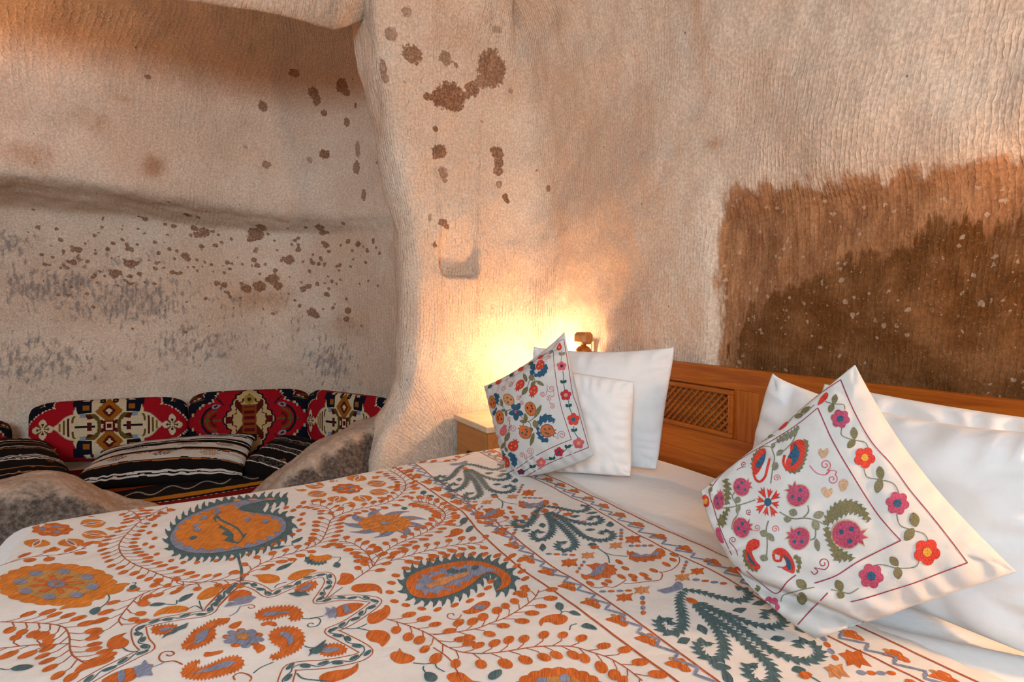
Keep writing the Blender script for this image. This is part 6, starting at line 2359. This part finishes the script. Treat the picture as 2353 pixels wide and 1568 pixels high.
# ------------------------------------------------------------------ cushion embroidery
class Cush(Emb):
    def setup(self, tile, unit):
        self.tile, self.unit = tile, unit        # unit: metres per tile pixel (for thread widths)
        return self

    def P(self, pts, n=4):
        return [tuple(p) for p in smooth_pts(T(self.tile, pts), n, True)]

    def poly(self, pts, mat, layer=0, n=4):
        self.fill(self.P(pts, n) if n > 1 else T(self.tile, pts), mat, layer)

    def line(self, pts, w, mat, layer=0):
        self.stroke(T(self.tile, pts), w, mat, layer)

    def leaf(self, x, y, l_, w, ang, mat='olive', layer=1):
        a = math.radians(ang)
        c, s_ = math.cos(a), math.sin(a)
        q = [(-l_, 0), (-l_ * .5, -w * .8), (l_ * .1, -w), (l_ * .7, -w * .6), (l_, 0), (l_ * .7, w * .6), (l_ * .1, w), (-l_ * .5, w * .8)]
        self.poly([(x + p * c - r * s_, y + p * s_ + r * c) for p, r in q], mat, layer, 3)

    def flower(self, x, y, r, mat, cmat, n=6, rot=0.3, sq=1.0):
        pts = [(x + r * (0.72 + 0.28 * abs(math.cos(n * (a - rot) / 2)) ** 0.7) * math.cos(a), y + sq * r * (0.72 + 0.28 * abs(math.cos(n * (a - rot) / 2)) ** 0.7) * math.sin(a)) for a in np.linspace(0, 6.2832, 48, endpoint=False)]
        self.poly(pts, mat, 1, 1)
        self.fill(T(self.tile, ell(x, y, r * 0.34, r * 0.34 * sq, 12)), cmat, 2)
        self.done('embroidered_flower')

    def spiral(self, x, y, r, turns=1.6, start=0.0, dirn=1, mat='mauve', tail=None, w=0.0016):
        pts = []
        n = int(14 * turns)
        for i in range(n + 1):
            f = i / n
            a = start + dirn * 2 * math.pi * turns * f
            rr = r * (1 - 0.85 * f)
            pts.append((x + rr * math.cos(a), y + rr * math.sin(a)))
        if tail:
            pts = list(tail) + pts
        self.line(pts, w, mat, 0)
        self.done('embroidered_curl')

    def pom(self, x, y, l_, w, ang, mat, seed, outline=None, crown=True, seeds=3):
        """pomegranate: round body, toothed crown; ang is the direction of the crown in degrees (picture)"""
        a = math.radians(ang)
        c, s_ = math.cos(a), math.sin(a)
        mv = lambda q: [(x + p * c - r * s_, y + p * s_ + r * c) for p, r in q]
        body = [(-l_, 0), (-l_ * .75, -w * .7), (-l_ * .2, -w), (l_ * .35, -w * .85), (l_ * .66, -w * .42), (l_ * .70, 0), (l_ * .66, w * .42), (l_ * .35, w * .85), (-l_ * .2, w), (-l_ * .75, w * .7)]
        if outline:
            self.poly(mv([(p * 1.1, r * 1.1) for p, r in body]), outline, 1, 3)
        self.poly(mv(body), mat, 2, 3)
        if crown:
            cr_ = [(l_ * .5, -w * .4), (l_ * 1.05, -w * .75), (l_ * .86, -w * .28), (l_ * 1.25, -w * .1), (l_ * .9, w * .16), (l_ * 1.12, w * .62), (l_ * .5, w * .4)]
            self.poly(mv(cr_), mat if not outline else (outline if outline != 'gold' else mat), 1, 1)
            self.poly(mv([(p * .92, r * .8) for p, r in cr_]), mat, 2, 1)
        sd = [(-.45, -.1), (.1, -.45), (.15, .42), (-.2, .4)][:seeds]
        for (p, r) in sd:
            q = mv([(p * l_, r * w)])[0]
            self.fill(T(self.tile, ell(q[0], q[1], l_ * .16, w * .17, 9, a)), seed, 3)
        self.done('embroidered_pomegranate')

    def serr_leaf(self, pts, mat='olive', amp=8, sp=12, layer=1, lean=0.5):
        P_ = T(self.tile, pts)
        sc = TILES[self.tile][2]
        self.fill(serrate(smooth_pts(P_, 4, True), amp / sc, sp / sc, lean), mat, layer)
        self.done('embroidered_leaf')


R_ = Cush(CR_BVH, cr, 9.0).setup('R', 0.0004)
R_.base = 0.0010
# wine-red frame lines
R_.line([(760, 185), (820, 330), (900, 470), (990, 572), (1075, 690), (1160, 792), (1250, 905), (1338, 1022)], .0021, 'mauve')
R_.line([(1338, 1022), (1230, 1062), (1100, 1112), (980, 1150), (880, 1182), (805, 1200)], .0021, 'mauve')
R_.line([(655, 315), (720, 460), (800, 600), (900, 760), (970, 852), (1033, 920)], .0021, 'mauve')
R_.line([(1033, 920), (930, 970), (830, 1022), (740, 1080), (640, 1116)], .0021, 'mauve')
R_.line([(700, 1160), (640, 1222), (575, 1290), (525, 1352)], .0021, 'mauve')
R_.line([(330, 1060), (400, 1118), (465, 1165), (512, 1112), (555, 1078)], .0021, 'mauve')
R_.line([(655, 315), (560, 392), (450, 462), (330, 532), (240, 596), (165, 690), (180, 770), (215, 880), (262, 985)], .0018, 'mauve')
R_.line([(760, 185), (650, 262), (540, 352), (420, 432), (300, 512), (205, 590), (125, 690)], .0018, 'mauve')
R_.done('embroidered_line')
for (x, y, r, m, c_) in ((758, 365, 44, 'magenta', 'sea'), (868, 542, 50, 'red', 'yellow'), (1018, 750, 54, 'magenta', 'sea'), (1152, 972, 62, 'red', 'yellow'), (898, 1082, 58, 'magenta', 'sea'), (440, 1220, 42, 'magenta', 'sea')):
    R_.flower(x, y, r, m, c_, 5 if m == 'red' else 6, 0.2)
R_.poly([(655, 300), (670, 268), (695, 245), (705, 258), (690, 282), (665, 300)], 'red', 1, 3)
R_.poly([(478, 415), (500, 390), (520, 378), (515, 395), (490, 415)], 'red', 1, 3)
R_.poly([(318, 525), (340, 500), (362, 490), (350, 510), (330, 528)], 'red', 1, 3)
R_.poly([(200, 630), (215, 600), (230, 592), (225, 615)], 'magenta', 1, 3)
R_.poly([(128, 725), (140, 710), (158, 728), (160, 758), (145, 768), (132, 752)], 'red', 1, 3)
R_.fill(T('R', ell(147, 742, 9, 14, 8)), 'yellow', 2)
R_.poly([(190, 870), (205, 862), (215, 890), (228, 930), (212, 928), (198, 905)], 'magenta', 1, 3)
R_.poly([(270, 1060), (285, 1038), (305, 1055), (312, 1090), (300, 1105), (280, 1085)], 'red', 1, 3)
R_.done('embroidered_bud')
for V_ in ([(690, 285), (730, 296), (772, 300), (778, 322)], [(765, 405), (765, 440), (815, 460), (870, 472), (888, 510)], [(865, 592), (880, 630), (935, 642), (1000, 660), (1028, 712)], [(1015, 800), (1030, 850), (1085, 872), (1140, 890), (1160, 925)], [(1118, 1005), (1100, 1040), (1020, 1047), (940, 1030), (885, 1047)], [(842, 1138), (800, 1162), (755, 1152), (715, 1145)], [(640, 1135), (565, 1150), (500, 1170), (485, 1202)], [(440, 1215), (400, 1200), (375, 1150), (345, 1110)],
           [(640, 300), (590, 345), (550, 350), (520, 385)], [(460, 440), (400, 470), (370, 485)], [(310, 540), (270, 575), (240, 595)]):
    R_.line(V_, .0019, 'greygreen')
R_.done('embroidered_vine')
for (x, y, l_, w, a) in ((733, 275, 22, 13, 100), (718, 315, 22, 14, 115), (820, 430, 28, 17, 85), (808, 478, 26, 16, 130), (940, 612, 32, 19, 82), (933, 670, 34, 20, 105), (1095, 825, 34, 23, 78), (1072, 892, 34, 22, 125), (1003, 1015, 28, 18, 50), (1020, 1068, 28, 20, 85), (752, 1125, 28, 20, 60), (758, 1168, 20, 18, 20), (580, 1120, 30, 20, 40), (583, 1187, 32, 24, 85), (353, 1140, 20, 12, 60), (378, 1140, 17, 15, 80),
                         (600, 325, 26, 10, -35), (570, 352, 20, 11, -20), (400, 462, 18, 8, -30), (440, 445, 14, 6, -30), (272, 570, 20, 8, -40), (175, 655, 22, 10, -60), (165, 690, 14, 8, -70)):
    R_.leaf(x, y, l_, w, a)
    R_.done('embroidered_leaf')
# central bouquet
for V_ in ([(440, 660), (450, 590), (458, 540), (445, 495), (470, 470), (520, 460)], [(455, 500), (420, 490), (385, 500)], [(480, 790), (540, 820), (600, 818), (650, 830), (690, 850)], [(610, 760), (612, 790), (590, 815)], [(600, 920), (640, 910), (645, 870), (640, 830)], [(430, 830), (420, 870), (425, 930), (420, 1000)], [(370, 735), (310, 755), (260, 768), (210, 772)], [(285, 690), (265, 720), (285, 760), (290, 800), (270, 830), (262, 870)], [(470, 1040), (520, 1050), (550, 1060)], [(490, 520), (540, 470), (570, 400)]):
    R_.line(V_, .0022, 'greygreen')
R_.done('embroidered_vine')
for (x, y, l_, w, a) in ((543, 793, 20, 18, 20), (517, 823, 18, 15, 10), (658, 803, 26, 18, -20), (645, 850, 26, 18, 60), (410, 888, 20, 16, 20), (440, 905, 24, 14, 50), (652, 940, 30, 13, 80), (482, 520, 20, 12, -40), (462, 582, 20, 15, -70), (452, 487, 12, 10, -60), (290, 735, 16, 14, -80), (292, 775, 22, 10, -75), (410, 1000, 20, 16, 20)):
    R_.leaf(x, y, l_, w, a, 'greygreen')
    R_.done('embroidered_leaf')
R_.serr_leaf([(688, 848), (705, 790), (745, 752), (800, 740), (860, 770), (890, 838), (850, 800), (800, 790), (750, 812)], 'olive', 14, 24)
R_.serr_leaf([(690, 858), (720, 900), (735, 945), (790, 985), (825, 1005), (770, 1005), (735, 1010), (720, 960), (698, 910)], 'olive', 14, 24)
R_.serr_leaf([(232, 640), (248, 660), (252, 700), (240, 760), (232, 730), (238, 690)], 'olive', 14, 20)
R_.serr_leaf([(250, 770), (235, 810), (225, 860), (200, 830), (225, 800)], 'olive', 12, 20)
R_.serr_leaf([(470, 470), (500, 440), (545, 420), (570, 395), (548, 440), (520, 455)], 'greygreen', 9, 18)
R_.pom(795, 893, 76, 62, 12, 'magenta', 'sea', 'tan')
R_.pom(562, 710, 52, 52, -128, 'magenta', 'sea', 'tan')
R_.pom(565, 908, 50, 52, -150, 'magenta', 'sea', 'tan')
R_.pom(312, 862, 42, 46, -15, 'magenta', 'sea', 'tan')
R_.pom(312, 675, 40, 40, -20, 'magenta', 'sea', 'tan')
R_.pom(206, 735, 42, 24, -80, 'magenta', 'sea', 'tan')
# daisy with split red petals
for a in range(8):
    t = a * math.pi / 4 + 0.2
    lr = 64 if a % 2 == 0 else 76
    q = [(428 + r * math.cos(t + d) * 0.82, 745 + r * math.sin(t + d)) for r, d in ((16, 0), (lr * .6, -.22), (lr, -.26), (lr * .82, -.06), (lr * 1.04, .06), (lr * .8, .14), (lr * .98, .3), (lr * .55, .24))]
    R_.poly(q, 'red', 1, 1)
R_.fill(T('R', ell(428, 745, 17, 19, 12)), 'sea', 2)
R_.done('embroidered_flower')


def tulip(outer, red, blue, hook):
    R_.serr_leaf(outer, 'olive', 8, 20, 0)
    R_.poly(red, 'red', 1, 4)
    R_.poly(blue, 'sea', 2, 3)
    R_.line(hook, .0045, 'red', 1)
    R_.done('embroidered_tulip')


tulip([(505, 590), (540, 612), (575, 598), (600, 540), (610, 475), (590, 458), (596, 520), (570, 580)], [(510, 560), (530, 520), (532, 485), (560, 462), (590, 465), (598, 500), (590, 550), (565, 592), (535, 605), (512, 590)], [(520, 540), (545, 500), (552, 478), (572, 520), (560, 560), (530, 585), (540, 550)], [(505, 530), (498, 565), (515, 600)])
tulip([(362, 600), (355, 560), (370, 520), (400, 500), (372, 540), (372, 600)], [(358, 600), (362, 550), (385, 512), (415, 500), (420, 530), (405, 575), (385, 610), (370, 620)], [(372, 580), (392, 545), (418, 520), (412, 560), (388, 590)], [(438, 545), (425, 590), (415, 630), (392, 652), (372, 640), (362, 610)])
tulip([(318, 960), (320, 1010), (345, 1050), (385, 1062), (350, 1030), (332, 980)], [(325, 960), (335, 930), (365, 912), (390, 925), (372, 950), (355, 970), (370, 1010), (395, 1040), (380, 1056), (348, 1035), (330, 1000)], [(335, 970), (350, 1000), (378, 1040), (350, 1022), (338, 1000)], [(345, 965), (365, 960), (385, 945), (382, 918)])
tulip([(560, 1070), (568, 1030), (545, 990), (575, 1000), (572, 1050)], [(448, 975), (470, 955), (505, 960), (535, 995), (550, 1035), (545, 1070), (515, 1062), (490, 1045), (512, 1030), (500, 1000), (475, 985)], [(500, 985), (528, 1010), (535, 1050), (515, 1050), (512, 1015)], [(452, 980), (460, 1010), (485, 1012), (490, 990)])
for pts in ([(658, 510), (668, 500), (680, 512), (695, 498), (706, 512), (695, 535), (678, 545), (662, 530)], [(750, 660), (765, 640), (785, 642), (795, 662), (780, 690), (762, 695), (755, 680)], [(672, 690), (690, 675), (700, 690), (718, 680), (722, 700), (708, 720), (690, 722)]):
    R_.poly(pts, 'tan', 1, 3)
    R_.done('embroidered_heart')
R_.spiral(690, 575, 26, 1.5, 1.2, -1, 'pink', [(618, 578), (650, 612), (690, 620), (712, 600)], .0016)
R_.spiral(722, 640, 24, 1.4, -1.0, 1, 'pink', [(690, 620), (712, 600), (740, 605)], .0016)
R_.spiral(468, 635, 17, 1.5, 0.4, -1, 'pink', None, .0014)
R_.spiral(460, 868, 18, 1.5, 0.6, -1, 'pink', None, .0014)
R_.spiral(378, 862, 16, 1.5, 2.4, -1, 'pink', None, .0014)
R_.spiral(680, 1025, 28, 1.4, 1.5, -1, 'mauve', [(625, 1060), (640, 1075), (655, 1060), (640, 1045)], .0017)
R_.spiral(268, 920, 18, 1.4, 2.0, 1, 'mauve', [(290, 990), (280, 960)], .0015)
R_.spiral(318, 572, 14, 1.4, 1.0, 1, 'mauve', [(285, 600), (300, 590)], .0014)
R_.spiral(340, 790, 14, 1.4, 1.0, 1, 'mauve', None, .0014)

L_ = Cush(CL_BVH, cl, 6.0).setup('L', 0.0004)
L_.base = 0.0010
L_.line([(890, 165), (905, 260), (925, 380), (950, 540), (975, 690), (1015, 800), (1050, 930), (1085, 1055), (1125, 1190)], .0023, 'mauve')
L_.line([(1125, 1190), (950, 1258), (760, 1335), (620, 1412), (520, 1472)], .0023, 'mauve')
L_.line([(790, 285), (800, 420), (830, 640), (870, 830), (920, 990), (962, 1115)], .0022, 'mauve')
L_.line([(962, 1115), (800, 1180), (600, 1282), (470, 1372), (345, 1440)], .0022, 'mauve')
L_.line([(790, 285), (690, 350), (600, 395), (480, 478), (380, 535), (250, 590), (150, 660), (180, 790), (215, 960), (250, 1150), (290, 1330)], .0016, 'red')
L_.line([(890, 165), (840, 190), (780, 262), (700, 310), (560, 400), (430, 470), (280, 555), (125, 640)], .0016, 'red')
L_.done('embroidered_line')
for (x, y, r, m, c_) in ((868, 420, 46, 'pink', 'plum'), (908, 695, 54, 'crimson', 'peach'), (980, 925, 60, 'red', 'sea'), (1030, 1150, 54, 'pink', 'peach'), (845, 1232, 46, 'crimson', 'sea'), (675, 1332, 46, 'pink', 'peach'), (487, 1420, 38, 'plum', 'plum')):
    L_.flower(x, y, r, m, c_, 5, -0.3, 1.0 if y < 1400 else 0.7)
L_.poly([(822, 250), (835, 220), (852, 198), (868, 225), (870, 252), (850, 272), (828, 268)], 'red', 1, 3)
L_.fill(T('L', ell(847, 243, 7, 12, 8)), 'peach', 2)
for (x, y, l_, w, a) in ((670, 335, 34, 14, -30), (485, 450, 34, 16, -35), (272, 572, 36, 18, -35), (140, 660, 22, 14, -60)):
    L_.leaf(x, y, l_, w, a, 'red')
L_.done('embroidered_bud')
for (x, y, m) in ((872, 305, 'greygreen'), (885, 570, 'green'), (935, 795, 'green'), (988, 1028, 'green'), (928, 1182, 'green'), (780, 1295, 'green'), (595, 1370, 'green')):
    L_.leaf(x - 15, y, 19, 14, 50, m)
    L_.leaf(x + 15, y - 3, 19, 14, 130, m)
    L_.done('embroidered_leaf')
for (x, y, a) in ((395, 505, -40), (190, 615, -40), (580, 395, -30), (770, 285, -35)):
    L_.leaf(x, y, 26, 14, a, 'green' if x < 600 else 'greygreen')
    L_.done('embroidered_leaf')
for V_ in ([(870, 275), (872, 310), (862, 370)], [(880, 470), (888, 520), (885, 570), (900, 650)], [(935, 745), (940, 800), (965, 870)], [(985, 985), (988, 1040), (1025, 1100)], [(980, 1165), (935, 1185), (885, 1235)], [(810, 1240), (785, 1300), (715, 1305)], [(640, 1350), (590, 1370), (520, 1415)], [(830, 260), (770, 290), (690, 320), (600, 380)]):
    L_.line(V_, .0022, 'green' if V_[0][1] > 450 else 'greygreen')
L_.done('embroidered_vine')
# branches
for V_ in ([(585, 520), (560, 570), (545, 620), (520, 660), (470, 720)], [(600, 520), (620, 560)], [(480, 890), (510, 920), (545, 945), (590, 925), (640, 870)], [(550, 945), (575, 970), (580, 1030)], [(600, 975), (640, 985), (680, 985)], [(260, 780), (310, 800), (340, 840), (390, 830)], [(380, 940), (370, 1010), (350, 1080), (325, 1150), (340, 1210)]):
    L_.line(V_, .0026, 'olive')
L_.done('embroidered_vine')
for (x, y, l_, w, a) in ((525, 530, 42, 18, 70), (585, 530, 32, 26, 80), (600, 588, 34, 18, -50), (665, 582, 44, 17, 30), (522, 655, 46, 22, -55), (302, 765, 38, 13, 80), (345, 868, 30, 13, 85), (320, 840, 22, 12, 20), (530, 905, 40, 18, 75), (645, 850, 70, 20, -62), (505, 945, 34, 17, 15), (622, 970, 40, 26, 75), (580, 1020, 24, 20, 60), (592, 1112, 66, 18, -75), (355, 1092, 50, 22, -65), (318, 1172, 38, 17, -55), (345, 1210, 26, 14, 70)):
    L_.leaf(x, y, l_, w, a, 'olive')
    L_.done('embroidered_leaf')
# blue cups and crescents
L_.serr_leaf([(575, 420), (600, 400), (622, 405), (612, 455), (600, 505), (570, 490), (590, 455)], 'sea', 14, 36)
L_.serr_leaf([(605, 510), (650, 485), (695, 440), (720, 395), (735, 440), (712, 495), (660, 520)], 'sea', 12, 36)
L_.serr_leaf([(652, 975), (665, 910), (715, 885), (770, 895), (808, 965), (765, 935), (715, 935), (680, 960)], 'sea', 20, 45)
L_.serr_leaf([(645, 990), (655, 1050), (690, 1100), (748, 1118), (700, 1140), (660, 1100), (640, 1050)], 'sea', 18, 45)
L_.serr_leaf([(232, 680), (262, 690), (278, 680), (270, 740), (262, 790), (250, 740)], 'sea', 12, 34)
L_.serr_leaf([(258, 810), (245, 855), (232, 895), (215, 862), (240, 835)], 'sea', 6, 30)
L_.serr_leaf([(290, 1220), (310, 1240), (345, 1250), (315, 1290), (298, 1330), (288, 1280)], 'sea', 14, 40)
L_.serr_leaf([(365, 1245), (410, 1250), (445, 1310), (425, 1385), (405, 1340), (385, 1285)], 'sea', 14, 40)
L_.pom(672, 405, 60, 34, -55, 'red', 'peach', None, False, 3)
L_.pom(475, 600, 58, 36, 125, 'red', 'peach', None, True, 3)
L_.pom(602, 655, 58, 40, 110, 'red', 'peach', None, True, 3)
L_.pom(322, 1030, 52, 32, -75, 'pink', 'peach', None, True, 2)
L_.pom(415, 1172, 56, 48, -60, 'red', 'peach', None, True, 3)
L_.pom(342, 1335, 66, 38, 75, 'red', 'peach', None, False, 3)
L_.pom(216, 770, 66, 30, 80, 'orangefruit', 'plum', 'olive', False, 3)
L_.pom(375, 745, 66, 42, 50, 'peach', 'sea', 'olive', False, 3)
L_.pom(286, 915, 72, 36, 85, 'orangefruit', 'plum', 'olive', False, 4)
L_.pom(572, 815, 74, 48, -110, 'orangefruit', 'plum', 'olive', False, 4)
L_.pom(522, 1042, 66, 54, -125, 'orangefruit', 'sea', 'olive', True, 4)
L_.pom(742, 1035, 68, 56, 20, 'orangefruit', 'sea', 'plum', True, 4)
for a in (0.3, 1.6, 2.9, 4.1, 5.2):
    L_.leaf(440 + 42 * math.cos(a) * .8, 850 + 50 * math.sin(a), 38, 26, math.degrees(a), 'sea')
L_.fill(T('L', ell(438, 853, 13, 15, 10)), 'pink', 3)
L_.done('embroidered_flower')
for (x, y, r, st_, dr, tail) in ((772, 632, 28, 1.2, -1, [(735, 600), (735, 650), (760, 665)]), (690, 685, 24, 1.0, 1, [(725, 655), (722, 690)]), (752, 725, 28, -0.6, -1, [(795, 650), (795, 700)]), (780, 800, 26, -1.8, 1, [(755, 755), (762, 780)]),
                               (870, 1072, 40, 2.6, 1, [(805, 1085), (835, 1110)]), (570, 1225, 36, 1.2, -1, [(535, 1255), (545, 1285), (580, 1270)]), (492, 1262, 26, 0.2, -1, [(545, 1290), (520, 1292)]), (410, 1015, 36, 2.6, 1, [(375, 1000), (395, 975)]), (318, 635, 26, 0.3, -1, None), (385, 588, 26, 2.0, -1, [(420, 545), (415, 575)]), (462, 725, 26, 0.0, -1, None), (492, 765, 22, 0.0, 1, None), (372, 918, 22, 1.0, 1, None), (228, 1000, 20, 1.0, 1, None), (258, 1090, 22, 0.0, 1, None), (755, 335, 18, 2.5, 1, [(715, 360)])):
    L_.spiral(x, y, r, 1.7, st_, dr, 'red' if x < 800 else 'crimson', tail, .0015)
print('cushion motifs', R_.count, L_.count)
